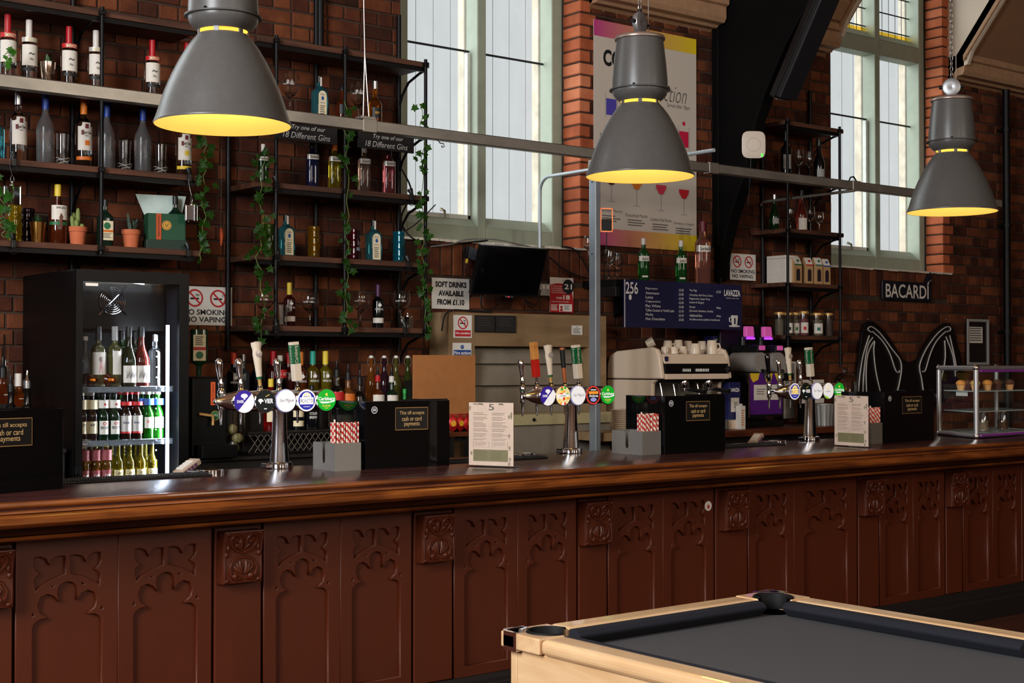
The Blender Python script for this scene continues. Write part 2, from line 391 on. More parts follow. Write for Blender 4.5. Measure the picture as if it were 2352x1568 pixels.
w = struct(bpy.data.objects.new('window_3', None)); C.objects.link(w)
B().box(.8, 2.36, YW + .32, YW + .325, 2.42, 5.4).obj('pane', PANE, w)
for x in (.8, 1.53, 2.24): B().box(x, x + .1, YW + .2, YW + .36, 2.42, 5.4).obj('mullion', SAGE, w)

# roof: cornice and boarded slope between the dormers, cheeks beside the windows
CORN = M('cornice_paint', (166, 128, 96), 0.7, noise=0.1, nscale=18, bump=0.2)
CHEEK = M('cheek_paint', (214, 196, 176), 0.7)
TAN = 1.28
def zr(y): return 4.36 + TAN * (7.5 - y)
YT = 5.05
ceiling = struct(bpy.data.objects.new('ceiling', None)); C.objects.link(ceiling)
for i, (x0, x1, boards) in enumerate(((-3.2, .74, 0), (2.42, 5.1, 0), (6.8, 8.06, 1), (8.3, 9.44, 1), (11.18, 14.7, 0))):
    B().prism([(7.66, zr(7.66)), (YT, zr(YT)), (YT, zr(YT) + .12), (7.66, zr(7.66) + .12)], x0, x1, 'YZ').obj('roof_slope', PLASTER, ceiling)
    B().prism([(7.66, 4.19), (7.58, 4.19), (7.56, 4.21), (7.50, 4.215), (7.48, 4.25), (7.48, 4.335), (7.45, 4.345), (7.45, 4.40), (7.66, 4.40)], x0, x1, 'YZ').obj('cornice', CORN, ceiling, bevel=.004)
    if boards:
        for k in range(9):
            y = 7.44 - k * .115
            B().prism([(y, zr(y) - .002), (y - .105, zr(y - .105) - .002), (y - .105, zr(y - .105) - .022), (y, zr(y) - .022)], x0, x1, 'YZ').obj('roof_board', CORN, ceiling, bevel=.004)
for (a, c) in ((.74, 2.42), (5.1, 6.8), (9.44, 11.18)):
    B().prism([(6.69, 5.4), (YT, zr(YT)), (YT, zr(YT) + .1), (6.69, 5.5)], a, c, 'YZ').obj('roof_slope', PLASTER, ceiling)
    B().box(a, c, 6.6, 8.0, 5.4, 5.5).obj('dormer_ceiling', CHEEK, ceiling)
    for x, s_ in ((a, -1), (c, 1)):
        B().prism([(7.7, 4.25), (7.45, 4.30), (7.40, 4.42), (6.58, 5.46), (7.98, 5.46), (7.98, 4.25)], x, x + .04 * s_, 'YZ').obj('dormer_cheek', CHEEK, ceiling)
        B().prism([(7.48, 4.33), (7.48, 4.385), (6.62, 5.486), (6.62, 5.41)], x - .025 * s_, x + .07 * s_, 'YZ').obj('raking_board', CORN, ceiling, bevel=.006)
B().box(-3.2, 14.7, -2.6, YT, zr(YT), zr(YT) + .1).obj('flat_ceiling', PLASTER, ceiling)
B().prism([(-2.6, zr(YT)), (-5.3, 5.6), (-5.3, 5.7), (-2.6, zr(YT) + .1)], -3.2, 14.7, 'YZ').obj('roof_slope', PLASTER, ceiling)
HALLW = M('hall_wall_paint', (150, 118, 92), .8, noise=.1, nscale=3)
b = B(); ws = [-3.2] + [v for x in (-1.0, 3.4, 7.8) for v in (x - .8, x + .8)] + [14.7]
for i in range(0, len(ws), 2): b.box(ws[i], ws[i + 1], -5.3, -5.0, 0, 5.8)
for i in range(1, len(ws) - 1, 2): b.box(ws[i], ws[i + 1], -5.3, -5.0, 0, 2.6); b.box(ws[i], ws[i + 1], -5.3, -5.0, 5.4, 5.8)
struct(b.obj('wall_front', HALLW))
b = B()
for q in ((-5.3, .9, 0, 7.6), (3.5, 8.0, 0, 7.6), (.9, 3.5, 0, 2.3), (.9, 3.5, 5.5, 7.6)): b.box(-3.3, -3.0, q[0], q[1], q[2], q[3])
struct(b.obj('wall_left', HALLW))
struct(B().box(14.5, 14.8, -5.3, 8.0, 0, 7.6).obj('wall_right', M('far_wall', (70, 42, 30), .9)))

# black roof truss against the wall, with the casing fixed under its brace
TRUSS = M('truss_black', (9, 8, 8), 0.7, spec=.12, noise=0.2, nscale=6)
t = struct(thing('roof_truss', 'black painted timber roof truss curving up from the brick wall between the windows', 'beam'))
cur = [(7.65, 2.24), (7.62, 2.24), (7.60, 2.32), (7.56, 2.50), (7.47, 2.75), (7.32, 3.05), (7.22, 3.42), (7.13, 3.62), (6.93, 3.95), (6.66, 4.28), (6.25, 4.75), (5.7, 5.25), (5.5, 5.4), (5.5, zr(5.5)), (7.5, 4.36), (7.65, 4.33)]
B().prism(cur, 8.09, 8.21, 'YZ').obj('brace', TRUSS, t, bevel=.012)
B().box(8.07, 8.23, 7.58, 7.65, 2.5, 4.3).obj('wall_post', TRUSS, t, bevel=.01)
c = thing('screen_casing', 'long slim black casing hanging at a slant under the roof truss', 'screen')
d = Vector((0, 6.66 - 7.05, 4.24 - 3.59)).normalized(); n = Vector((0, d.z, -d.y)); base = Vector((8.07, 7.07, 3.60))
mt = Matrix((( 1, 0, 0, base.x), (0, d.y, n.y, base.y), (0, d.z, n.z, base.z), (0, 0, 0, 1)))
B().box(0, .2, 0, 1.3, -.06, .0, mt).obj('case', M('casing_plastic', (16, 16, 18), .3), c, bevel=.008)
B().box(-.004, .19, .02, 1.28, -.115, -.062, mt).obj('back_cover', M('casing_back', (24, 24, 28), .5), c, bevel=.01)
B().box(.05, .15, -.012, 0, -.05, -.02, mt).obj('end_bracket', STEEL, c)

# ================================================================ THE BAR
YP = 5.17                                   # panel face of the bar front
OX = M('oxblood_paint', (80, 32, 13), 0.40, noise=0.10, nscale=5, stretch=(1, 1, .3), bump=0.1)
PLINTHM = M('plinth_black', (24, 19, 18), 0.5)
BARWOOD = wood('bar_edge_wood', (84, 40, 15), (140, 76, 30), 0.28, 2.2, 'X', coat=0.4)
BARDARK = wood('bar_dark_wood', (30, 13, 8), (56, 25, 14), 0.35, 2.2, 'X')
TOPM = wood('bar_top_wood', (46, 26, 26), (78, 44, 42), 0.22, 1.6, 'X', bump=0.02)

bar = thing('bar_counter', 'long oxblood painted bar front with carved gothic tracery panels', 'bar counter', (0, YP, 0))
arch = [(-.126, .235), (-.126, .635), (-.118, .652), (-.1, .664), (-.076, .667), (-.1, .685), (-.1085, .715), (-.098, .745), (-.0715, .755), (-.048, .745), (-.036, .729), (-.0385, .757), (-.033, .777), (-.018, .7895), (0, .794)]
arch = arch + [(-x, z) for x, z in arch[-2::-1]]
up = [(-.121, .8925), (-.096, .894), (-.076, .884), (-.0653, .864), (-.06, .876), (-.05, .8855), (-.03, .891), (-.0066, .8895), (-.0066, .819), (-.055, .805), (-.091, .784), (-.116, .762), (-.121, .8025), (-.118, .817), (-.101, .830), (-.116, .8445), (-.121, .86)]
sp = [(-.0755, .7735), (-.04, .791), (-.05, .7735)]; sd = [(-.124, .698), (-.114, .676), (-.1316, .6715)]; tp = [(-.0595, .906), (-.053, .906), (-.0563, .897)]; lf = [(-.133, .835), (-.1265, .830), (-.133, .825)]
mir = lambda q: [(-x, z) for x, z in q[::-1]]
holes = [arch] + [h for q in (up, sp, sd, tp, lf) for h in (q, mir(q))]
TRACERY = holed_plate('tracery', [(-.18, .19), (.18, .19), (.18, .949), (-.18, .949)], holes, .013, .003)
PANELM = B().box(-.18, .18, .0165, .034, .19, .949).mesh('panel')
def bay(x0, x1, cuts=None):
    e = cuts or [x0, (x0 + x1) / 2, x1]
    for a, c in zip(e, e[1:]):
        p = put('panel', PANELM, OX, bar, ((a + c) / 2, 0, 0)); p.scale = ((c - a - .006) / .36, 1, 1)
        put('tracery', TRACERY, OX, p, (0, .0085, 0))
PIL = [(1.61, 1.805), (2.60, 2.815), (3.56, 3.775), (4.52, 4.71), (5.47, 5.72), (6.655, 6.85), (7.505, 7.68)]
bay(.66, 1.60)
for (a, c), (a2, c2) in zip(PIL, PIL[1:]):
    bay(c + .008, a2 - .008, [5.728, 6.098, 6.645] if abs(a - 5.47) < .01 else None)
bay(7.69, 8.33)
def cy_(z):                                  # front of the corbel's S-shaped scroll at height z
    t = (z - .725) / .21
    return -.045 - .022 * t * t * (3 - 2 * t) - .007 * math.sin(2 * PI * t + .6)
for a, c in PIL:
    p = B().box(a + .004, c - .004, -.004, .03, .19, .949).obj('pilaster', OX, bar, bevel=.004)
    xc = (a + c) / 2 - .006; w = .088
    q = B()
    zs = [.725 + .21 * i / 14 for i in range(15)]
    q.prism([(0, .725)] + [(cy_(z), z) for z in zs] + [(0, .935)], xc - w, xc + w, 'YZ')
    cb = q.obj('corbel', OX, p, bevel=.004)
    r = B()
    S2 = lambda x, z, o=.002: (xc + x, cy_(z) - o, z)
    for s_ in (1, -1):
        heart = [(0, .845), (.03, .858), (.055, .882), (.058, .906), (.042, .922), (.022, .916), (.012, .902), (.02, .89), (.032, .895)]
        r.tube([S2(x * s_, z) for x, z in heart], .007, 6)
        shell = [(.012, .748), (.04, .745), (.056, .765), (.06, .79), (.046, .816), (.02, .828), (0, .83)]
        r.tube([S2(x * s_, z) for x, z in shell], .0065, 6); r.ball(S2(.072 * s_, .842), (.010, .006, .012), 8, 6); r.ball(S2(.070 * s_, .925), (.009, .005, .007), 8, 6); r.ball(S2(.070 * s_, .738), (.009, .005, .007), 8, 6); r.ball(S2(.066 * s_, .868), (.008, .005, .014), 8, 6)
        r.ball(S2(.036 * s_, .755), (.014, .009, .012), 8, 6)
        for k in range(3):
            r.tube([S2(.006 * s_, .765), S2((.018 + .014 * k) * s_ * .8, .795 - .004 * k), S2((.014 + .013 * k) * s_, .815 - .009 * k)], [.005, .0095, .005], 6)
            r.tube([S2(.004 * s_, .862), S2((.012 + .011 * k) * s_, .885 - .004 * k), S2((.008 + .012 * k) * s_, .908 - .012 * k)], [.004, .0075, .004], 6)
    for x in (-w + .008, w - .008): r.tube([S2(x, .73 + .2 * i / 10) for i in range(11)], .003, 5)
    r.obj('carving', OX, p, smooth=60)
B().box(8.335, 8.42, -.004, .05, .19, .949).obj('pilaster', OX, bar, bevel=.004)
B().box(.4, 8.42, .036, .06, .02, .949).obj('carcass', BARDARK, bar)
B().prism([(.02, 0), (-.045, 0), (-.045, .11), (-.03, .13), (-.03, .15), (-.015, .165), (-.012, .188), (.02, .188)], .4, 8.45, 'YZ').obj('plinth', PLINTHM, bar, bevel=.003)
st = B(); st.lathe([(.0, 0), (.025, 0), (.025, .002), (0, .002)], 24, mtx=Matrix.Translation((5.42, -.001, .86)) @ Matrix.Rotation(PI / 2, 4, 'X'))
sk = st.obj('sticker', WHITE, bar)
e = B(); poly(e, [(5.410, .846), (5.430, .846), (5.428, .852), (5.431, .862), (5.424, .864), (5.42, .872), (5.416, .864), (5.409, .862), (5.412, .852)], -.0035); e.obj('emblem', M('sticker_red', (176, 70, 50), .6), sk, )

top = thing('bar_worktop', 'dark polished wooden bar top with a thick moulded orange brown edge', 'bar top', (0, 4.955, 1.118))
X0, X1 = .3, 8.6
for xa, xb, dp in ((X0, 2.93, .745), (2.931, X1, .945)): B().prism([(dp, -.035), (.016, -.035), (.006, -.030), (0, -.014), (.004, -.003), (.014, 0), (dp, 0)], xa, xb, 'YZ').obj('top_board', TOPM, top, smooth=30)
B().prism([(.0, 0), (.001, -.004), (-.002, -.010), (-.001, -.018), (.006, -.024), (.03, -.024), (.03, -.001), (.008, .0008)], X0, X1, 'YZ').obj('nosing', BARWOOD, top, (0, -.0015, -.0005), smooth=45)
def mould(name, pts, m): B().prism(pts, X0, X1, 'YZ').obj(name, m, top, smooth=32)
mould('groove_fillet', [(.06, -.024), (.008, -.024), (.008, -.030), (-.008, -.033), (-.010, -.040), (-.004, -.043), (.06, -.043)], BARWOOD)
mould('bullnose', [(.1, -.043), (-.004, -.043), (-.012, -.0455), (-.022, -.052), (-.028, -.063), (-.027, -.076), (-.018, -.087), (-.004, -.093), (.1, -.093)], BARWOOD)
mould('cove', [(.2, -.093), (.02, -.093), (.03, -.108), (.05, -.120), (.075, -.127), (.078, -.131), (.2, -.131)], BARDARK)
mould('lower_bead', [(.215, -.131), (.07, -.131), (.066, -.136), (.070, -.143), (.085, -.147), (.2, -.167), (.215, -.167)], BARWOOD)

# ---------------------------------------------------------------- pool table
OAK = wood('pale_oak', (196, 156, 112), (222, 186, 144), .3, 1.4, 'Y', coat=.4)
OAKX = wood('pale_oak_end', (196, 156, 112), (222, 186, 144), .3, 1.4, 'X', coat=.4)
CLOTH = M('grey_cloth', (72, 71, 73), .95, noise=.06, nscale=300, spec=.2)
NAVY = M('cushion_cloth', (27, 28, 36), .9, spec=.3)
PKT = M('pocket_rubber', (7, 7, 8), .65, spec=.25)
p = thing('pool_table', 'pale oak pool table with grey cloth and dark navy cushions', 'pool table', (2.51, 3.205, 0))
Wd, Ln, zt = 1.15, 2.15, .84
def railx(x0, x1, y0, y1, m, nm): return B().box(x0, x1, y0, y1, zt - .045, zt).obj(nm, m, p, bevel=.018, seg=4)
railx(.172, Wd - .172, -.095, 0, OAKX, 'rail'); railx(.172, Wd - .172, -Ln, -Ln + .095, OAKX, 'rail')
railx(0, .095, -Ln + .172, -.172, OAK, 'rail'); railx(Wd - .095, Wd, -Ln + .172, -.172, OAK, 'rail')
B().box(.095, Wd - .095, -Ln + .095, -.095, zt - .075, zt - .05).obj('bed', CLOTH, p)
ch = [(.0, -.002), (.03, -.006), (.045, -.016), (.045, -.024), (.02, -.05), (0, -.05)]
def cushion(a, c, axis, fx):
    pts = ch
    if axis == 'Y':
        B().prism([(fx[0] + fx[1] * q[0], zt + q[1]) for q in pts], a, c, 'XZ').obj('cushion', NAVY, p, bevel=.004)
    else:
        B().prism([(fx[0] + fx[1] * q[0], zt + q[1]) for q in pts], a, c, 'YZ').obj('cushion', NAVY, p, bevel=.004)
cushion(.175, Wd - .175, 'X', (-.095, -1)); cushion(.175, Wd - .175, 'X', (-Ln + .095, 1))
cushion(-Ln + .17, -Ln / 2 - .06, 'Y', (.095, 1)); cushion(-Ln / 2 + .06, -.17, 'Y', (.095, 1)); cushion(-Ln + .17, -Ln / 2 - .06, 'Y', (Wd - .095, -1)); cushion(-Ln / 2 + .06, -.17, 'Y', (Wd - .095, -1))
for sx, sy in ((0, 0), (1, 0), (0, 1), (1, 1)):
    cx_, cy2 = (Wd - .098 if sx else .098), (-Ln + .098 if sy else -.098)
    dx, dy = (1 if sx else -1), (-1 if sy else 1); fl = lambda x, y: (cx_ - x * dx, cy2 - y * dy)      # x, y measured from the pocket towards the table's middle
    blk = [(-.098, -.098), (.074, -.098), (.074, -.003)] + [(.066 * math.cos(a), .066 * math.sin(a)) for a in [-.045 - i * (1.5 * PI - .09) / 24 for i in range(25)]] + [(-.003, .074), (-.098, .074)]
    q = B(); q.prism([fl(x, y) for x, y in blk], zt - .045, zt, 'XY'); q.obj('corner_block', OAKX, p, bevel=.004)
    q = B(); v = []; rp = [(.066, -.045), (.067, -.002), (.064, .004), (.058, .004), (.054, -.004), (.052, -.05), (.048, -.16)]; na = 26
    for r_, z_ in rp:
        for i in range(na + 1): a = -.045 - i * (1.5 * PI - .09) / na; x_, y_ = fl(r_ * math.cos(a), r_ * math.sin(a)); v.append((x_, y_, zt + z_))
    q.add(v, [(j * (na + 1) + i, j * (na + 1) + i + 1, (j + 1) * (na + 1) + i + 1, (j + 1) * (na + 1) + i) for j in range(len(rp) - 1) for i in range(na)]); pk = q.obj('pocket', PKT, p, smooth=40)
    q = B(); q.lathe([(0, 0), (.053, 0)], 28, (cx_, cy2, zt - .048)); q.obj('pocket_shade_disc', M('pocket_shade', (3, 3, 3), .9, spec=0), p)  # black disc laid on the uncut bed, painting the shade inside the pocket
    q = B()
    ex, ey = (Wd if sx else 0), (-Ln if sy else 0)
    q.prism([(ex + .004 * dx, ey - .075 * dy), (ex + .004 * dx, ey - .018 * dy), (ex - .006 * dx, ey - .003 * dy), (ex - .018 * dx, ey + .004 * dy), (ex - .085 * dx, ey + .004 * dy), (ex - .085 * dx, ey - .02 * dy), (ex - .045 * dx, ey - .045 * dy), (ex - .02 * dx, ey - .075 * dy)], zt - .05, zt + .003, 'XY')
    cp = q.obj('corner_cap', M('satin_chrome', (206, 206, 208), .32, .75), p, bevel=.018, seg=4)
    for k in range(7):
        u = .012 + k * .009; q.tube([(ex - u * dx, ey - .004 * dy, zt + .0035), (ex - (u + .012) * dx, ey - .03 * dy, zt + .0035)], .0015, 4)
    q.obj('corner_rib', CHROME, cp)
for q in ((.02, Wd - .02, -.05, -.02, OAKX), (.02, Wd - .02, -Ln + .02, -Ln + .05, OAKX), (.02, .05, -Ln + .05, -.05, OAK), (Wd - .05, Wd - .02, -Ln + .05, -.05, OAK)): B().box(q[0], q[1], q[2], q[3], zt - .155, zt - .046).obj('apron', q[4], p, bevel=.004)
B().box(.03, Wd - .03, -Ln + .03, -.03, .45, zt - .08).obj('cabinet', OAK, p, bevel=.004)
for x in (.02, Wd - .14):
    for y in (-Ln + .02, -.14): B().box(x, x + .12, y, y + .12, 0, zt - .155).obj('leg', OAK, p, bevel=.008)
for y0, y1 in ((-.95, -.2), (-1.8, -1.05)): B().box(.022, .03, y0, y1, .50, .66).obj('side_panel', OAK, p, bevel=.006)

# ---------------------------------------------------------------- pendant lamps
LGREY = M('lamp_enamel', (80, 78, 76), .34, noise=.06, nscale=40, bump=.05)
LINNER = M('lamp_reflector', (240, 230, 205), .55)
LTOP = M('lamp_cap', (150, 132, 122), .4, .6)
BULB = M('bulb_glow', (255, 220, 120), .5, emit=(255, 205, 90), es=6.0)
ROPE = M('steel_rope', (150, 145, 140), .4, .9)
def pendant(label, X, Y, Z, rz=0.0, disc_flat=0.0):
    t = thing('pendant_lamp', label, 'lamp', (X, Y, Z), rz, 'pendant lamps over the bar')
    prof = [(.252, 0), (.2525, .012), (.244, .035), (.232, .075), (.215, .125), (.192, .180), (.165, .235), (.138, .282), (.112, .318), (.094, .338)]
    B().lathe([(.2545, -.003), (.257, .002), (.2545, .006)] + [(r_, z_) for r_, z_ in prof[1:]] + [(.0935, .3385)], 56, cap=False).obj('shade', LGREY, t, smooth=60)
    B().lathe([(.2535, -.002), (.2495, .012)] + [(r_ - .004, z_) for r_, z_ in prof[2:]] + [(.0895, .338)], 48, cap=False).obj('reflector', LINNER, t, smooth=60)
    for k in range(6): B().box(-.009, .009, -.0955, -.0895, .333, .356).obj('strut', LGREY, t, rot=(0, 0, k * PI / 3 + .3))
    B().lathe([(.094, .352), (.112, .366), (.126, .382), (.131, .398), (.131, .404)], 48, cap=False).obj('collar', LGREY, t, smooth=60)
    B().lathe([(.0915, .3535), (.110, .367), (.122, .384), (.127, .40), (.0, .402)], 40, cap=False).obj('collar_lining', LINNER, t, smooth=60)
    B().lathe([(.131, .403), (.144, .404), (.145, .4085), (.1315, .4125)], 48, cap=False).obj('flange', LGREY, t, smooth=40)
    B().lathe([(.1315, .411), (.1305, .45), (.124, .53), (.114, .615), (.110, .645)], 48, cap=False).obj('housing', LGREY, t, smooth=60)
    B().lathe([(.112, .640), (.119, .643), (.120, .650), (.116, .658), (.09, .666), (.02, .672), (0, .672)], 48, cap=False).obj('top_cap', LTOP, t, smooth=50)
    for k in range(4): a = k * PI / 2 + .6; B().ball((.137 * math.cos(a), .137 * math.sin(a), .413), .006, 8, 6).obj('screw', BLACKM, t)
    B().lathe([(.0, -.012), (.03, -.019), (.05, -.012), (.0535, 0), (.05, .012), (.03, .019), (0, .012)], 28, mtx=Matrix.Translation((0, 0, .725)) @ Matrix.Rotation(disc_flat, 4, 'Z') @ Matrix.Rotation(PI / 2, 4, 'X')).obj('junction_disc', M('cast_zinc', (150, 150, 152), .38, .7), t, smooth=40)
    m_ = Matrix.Rotation(disc_flat, 4, 'Z')
    for s_ in (-1, 1): B().tube([m_ @ Vector((.05 * s_, 0, .725)), m_ @ Vector((.07 * s_, 0, .725))], .010, 10).obj('gland', BLACKM, t, smooth=50)
    B().tube([(0, 0, .67), (0, 0, .68)], .012, 10).obj('gland', BLACKM, t, smooth=50); B().tube([(0, 0, .775), (0, 0, .79)], .01, 10).obj('gland', BLACKM, t, smooth=50)
    q = B(); L = []
    for k in range(26):
        z_ = .80 + k * .031; a = PI / 2 * (k % 2); L = [(.0085 * math.cos(a) * math.cos(u), .0085 * math.sin(a) * math.cos(u), z_ + .017 * math.sin(u)) for u in [2 * PI * i / 10 for i in range(11)]]
        q.tube(L, .0028, 5)
    q.obj('chain', ROPE, t, smooth=60)
    B().tube([(.075, .02, .66), (.075, .02, 1.65)], .0022, 5).obj('cable', ROPE, t)
    B().lathe([(0, .10), (.03, .108), (.05, .135), (.055, .17), (.045, .21), (.025, .25), (.02, .30)], 20, cap=False).obj('bulb', BULB, t, smooth=60)
    l = lamp('lamp_light', 'POINT', (0, 0, .10), 3.3, (1.0, .63, .17), shadow_soft_size=.07); l.parent = t
    l2 = lamp('lamp_well_light', 'POINT', (0, 0, .345), .5, (1.0, .6, .12), shadow_soft_size=.03); l2.parent = t
    return t
for (px, py), lb, df in (((512, 287), 'largest nearest grey enamel bell pendant lamp, hanging by the bottle shelves', .3), ((1470, 405), 'middle grey enamel bell pendant lamp hanging before the cocktail poster', .29), ((2187, 486), 'farthest grey enamel bell pendant lamp hanging by its chain before the far window', -.98)):
    q = aty(px, py, 4.86); pendant(lb, q.x, q.y, q.z, 0, df)

# ---------------------------------------------------------------- galvanised gantry rail
GALV = M('galvanised_steel', (172, 166, 156), .38, .75, noise=.14, nscale=14, stretch=(.5, 1, 1))
YR = 6.75
t = thing('gantry_rail', 'long galvanised steel rail hung in front of the shelves, with one upright post', 'rail')
x1 = aty(850, 270, YR).x; x2 = aty(1640, 370, YR).x; x3 = aty(1968, 410, YR).x; x4 = aty(2302, 450, YR).x
for a, c in ((1.2, x1 - .006), (x1 + .006, x2 - .003), (x2 + .003, x3 - .003), (x3 + .003, x4)):
    q = B(); q.box(a, c, YR, YR + .006, 2.908, 2.972); q.box(a, c, YR, YR + .05, 2.966, 2.972); q.box(a, c, YR, YR + .05, 2.908, 2.914); q.box(a, c, YR + .044, YR + .05, 2.908, 2.972)
    q.obj('rail_length', GALV, t, bevel=.002)
for x in (x1, x2, x3): B().box(x - .045, x + .045, YR - .004, YR + .054, 2.9035, 2.9765).obj('joint_sleeve', GALV, t, bevel=.002)
B().tube([(x3 - .07, YR + .02, 2.97), (x3 - .05, YR + .02, 3.0), (x3 - .015, YR + .02, 3.01), (x3 + .03, YR + .02, 2.97)], .006, 6).obj('hanger_strap', BLACKM, t)
q0 = aty(1373, 600, YR); xp = q0.x
POSTM = M('post_steel', (176, 186, 196), .35, .7, noise=.08, nscale=10)
q = B(); q.box(xp - .022, xp + .022, YR - .003, YR + .06, 0, 2.903); q.obj('post', POSTM, t, bevel=.004)
B().box(xp - .026, xp + .026, YR - .006, YR + .064, 2.80, 2.9).obj('post_bracket', GALV, t, bevel=.003)
for z_ in (2.76, 2.3): B().ball((xp - .023, YR + .03, z_), .005, 6, 4).obj('bolt', BLACKM, t)
PIPE = M('grey_conduit', (178, 186, 190), .4, .3)
pw = aty(1240, 560, 7.60); zc = 2.892
arc = [(pw.x, 7.60 - .1 * (1 - math.cos(a)), zc - .1 + .1 * math.sin(a)) for a in [PI / 2 * i / 8 for i in range(9)]]
B().tube([(pw.x, 7.6, 2.25)] + arc + [(pw.x, 5.95, zc - .002)], .0125, 12).obj('conduit_bracket', PIPE, t, smooth=60)
pw = aty(1752, 446, 7.6)
B().tube([(pw.x, 7.62, 2.86), (pw.x, 7.6, 2.888), (pw.x, 6.7, 2.892)], .011, 10).obj('conduit_bracket', GALV, t, smooth=60)
for x in (x1 - .03, x1 + .01): B().tube([(x, YR + .025, 2.975), (x1 - .02, YR + .025, 3.35), (x1 - .05, YR + .025, 4.6), (x1 - .05, YR + .025, 6.5)], .0035, 5).obj('suspension_wire', ROPE, t)
B().box(x1 - .06, x1 + .035, YR - .002, YR + .06, 2.976, 2.992).obj('wire_clamp', GALV, t, bevel=.002)
q = B(); xh = aty(1010, 322, YR).x
q.tube([(xh - .01, YR + .01, 2.908), (xh + .01, YR + .01, 2.89), (xh + .035, YR + .01, 2.89), (xh + .04, YR + .01, 2.872), (xh + .025, YR + .01, 2.866), (xh + .02, YR + .01, 2.878)], .0035, 5)
q.obj('hook', ROPE, t)

# ================================================================ SHELVES AND WHAT STANDS ON THEM
SH = [3.485, 3.06, 2.648, 2.23, 1.82]
PLANK = wood('shelf_plank', (56, 33, 23), (96, 58, 40), .6, 2.0, 'X')
YF, YB = 7.28, 7.635
def unit(label, xl, xr, rows, fronts, backs, lo, hi=3.5):
    t = thing('pipe_shelf_unit', label, 'shelf', (0, 0, 0), 0, 'pipe shelf units on the brick wall')
    for i in rows:
        s_ = B().box(xl, xr, YF, YB, SH[i] - .032, SH[i]).obj('shelf', PLANK, t, bevel=.003)
        B().box(xl, xr - .03, YF + .012, YF + .03, SH[i] - .058, SH[i] - .033).obj('rail', BLACKM, s_)
        for x in backs[-1:]:
            pts = [(x, YB - .03, SH[i] - .22), (x, YB - .06, SH[i] - .16), (x, YB - .13, SH[i] - .09), (x, YF + .1, SH[i] - .05), (x, YF + .03, SH[i] - .04)]
            B().tube(pts, .009, 6).obj('bracket', BLACKM, s_, smooth=60)
    for x in fronts: B().tube([(x, YF - .012, lo), (x, YF - .012, hi)], .011, 10).obj('pipe', BLACKM, t, smooth=60)
    for x in backs: B().tube([(x, YB - .02, lo - .1), (x, YB - .02, hi + .35)], .016, 10).obj('pipe', BLACKM, t, smooth=60)
    for x in fronts:
        for i in rows: B().box(x - .016, x + .016, YF - .03, YF + .01, SH[i] - .03, SH[i] - .004).obj('pipe_clip', BLACKM, t, bevel=.004)
    return t
XF = lambda px: aty(px, 400, YF).x
XBk = lambda px: aty(px, 400, YB).x
unit('leftmost pipe shelf unit, crowded with vodka bottles and small potted plants', 1.3, XF(462), range(0, 4), [1.95, XF(231)], [XBk(163)], SH[3] - .05)
unit('middle pipe shelf unit with gin bottles and trailing ivy beside the first window', XF(590), XF(986), range(0, 5), [XF(632), XF(790), XF(975)], [XBk(521), XBk(722), XBk(912)], SH[4] - .04)
unit('far pipe shelf unit with wine, coffee bags and tea jars beside the far window', XF(1802), XF(1938), range(0, 5), [XF(1806), XF(1926)], [XBk(1747), XBk(1857)], SH[4] - .25)

def letters_cyl(b, s, r, ang, width, z0, z1, bold=0.0, shear=0.0, vertical=False):
    vs, fs, a0, a1, c0, c1 = text_mesh(s, bold, shear); v = []
    for u, w in vs:
        u = (u - a0) / (a1 - a0); w = (w - c0) / (c1 - c0)
        if vertical: u, w = 1 - w, u
        a = ang + (u - .5) * width / r
        v.append((r * math.cos(a), r * math.sin(a), z0 + w * (z1 - z0)))
    return b.add(v, fs)
def lin_prof(h, r, rn, hs, hn, foot=.004, pw=1.0, n=8):
    pr = [(0, foot), (r * .8, foot * .3), (r * .96, 0), (r, foot * 1.6), (r, hs)]
    for i in range(1, n + 1):
        t = i / n; k = (math.cos(PI * t ** pw) + 1) / 2; pr.append((rn + (r - rn) * k, hs + (hn - hs) * t))
    return pr + [(rn, h)]
STY = {  # radius, neck radius, shoulder start, neck start (as fractions of height), section power, width/depth
    'vodka': (.0385, .0135, .60, .74, 2, 1), 'tall': (.040, .0145, .62, .75, 2, 1), 'goose': (.042, .014, .52, .78, 2, 1), 'gin': (.037, .015, .66, .78, 4, .85),
    'square': (.046, .015, .66, .82, 5, .62), 'round': (.045, .0145, .50, .68, 2, 1), 'wine': (.0375, .0145, .62, .74, 2, 1), 'burg': (.041, .0145, .40, .76, 2, 1),
    'beer': (.0305, .0125, .50, .75, 2, 1), 'sq2': (.050, .014, .62, .80, 4.5, .55), 'whit': (.040, .015, .62, .74, 2, 1), 'swing': (.040, .014, .38, .80, 2, 1)}
FACE = lambda x, y: math.atan2(-y, -x)
def label_patch(style, r, z0, z1, half):
    p_, sy = style[4], style[5]
    return (z0, z1, half)
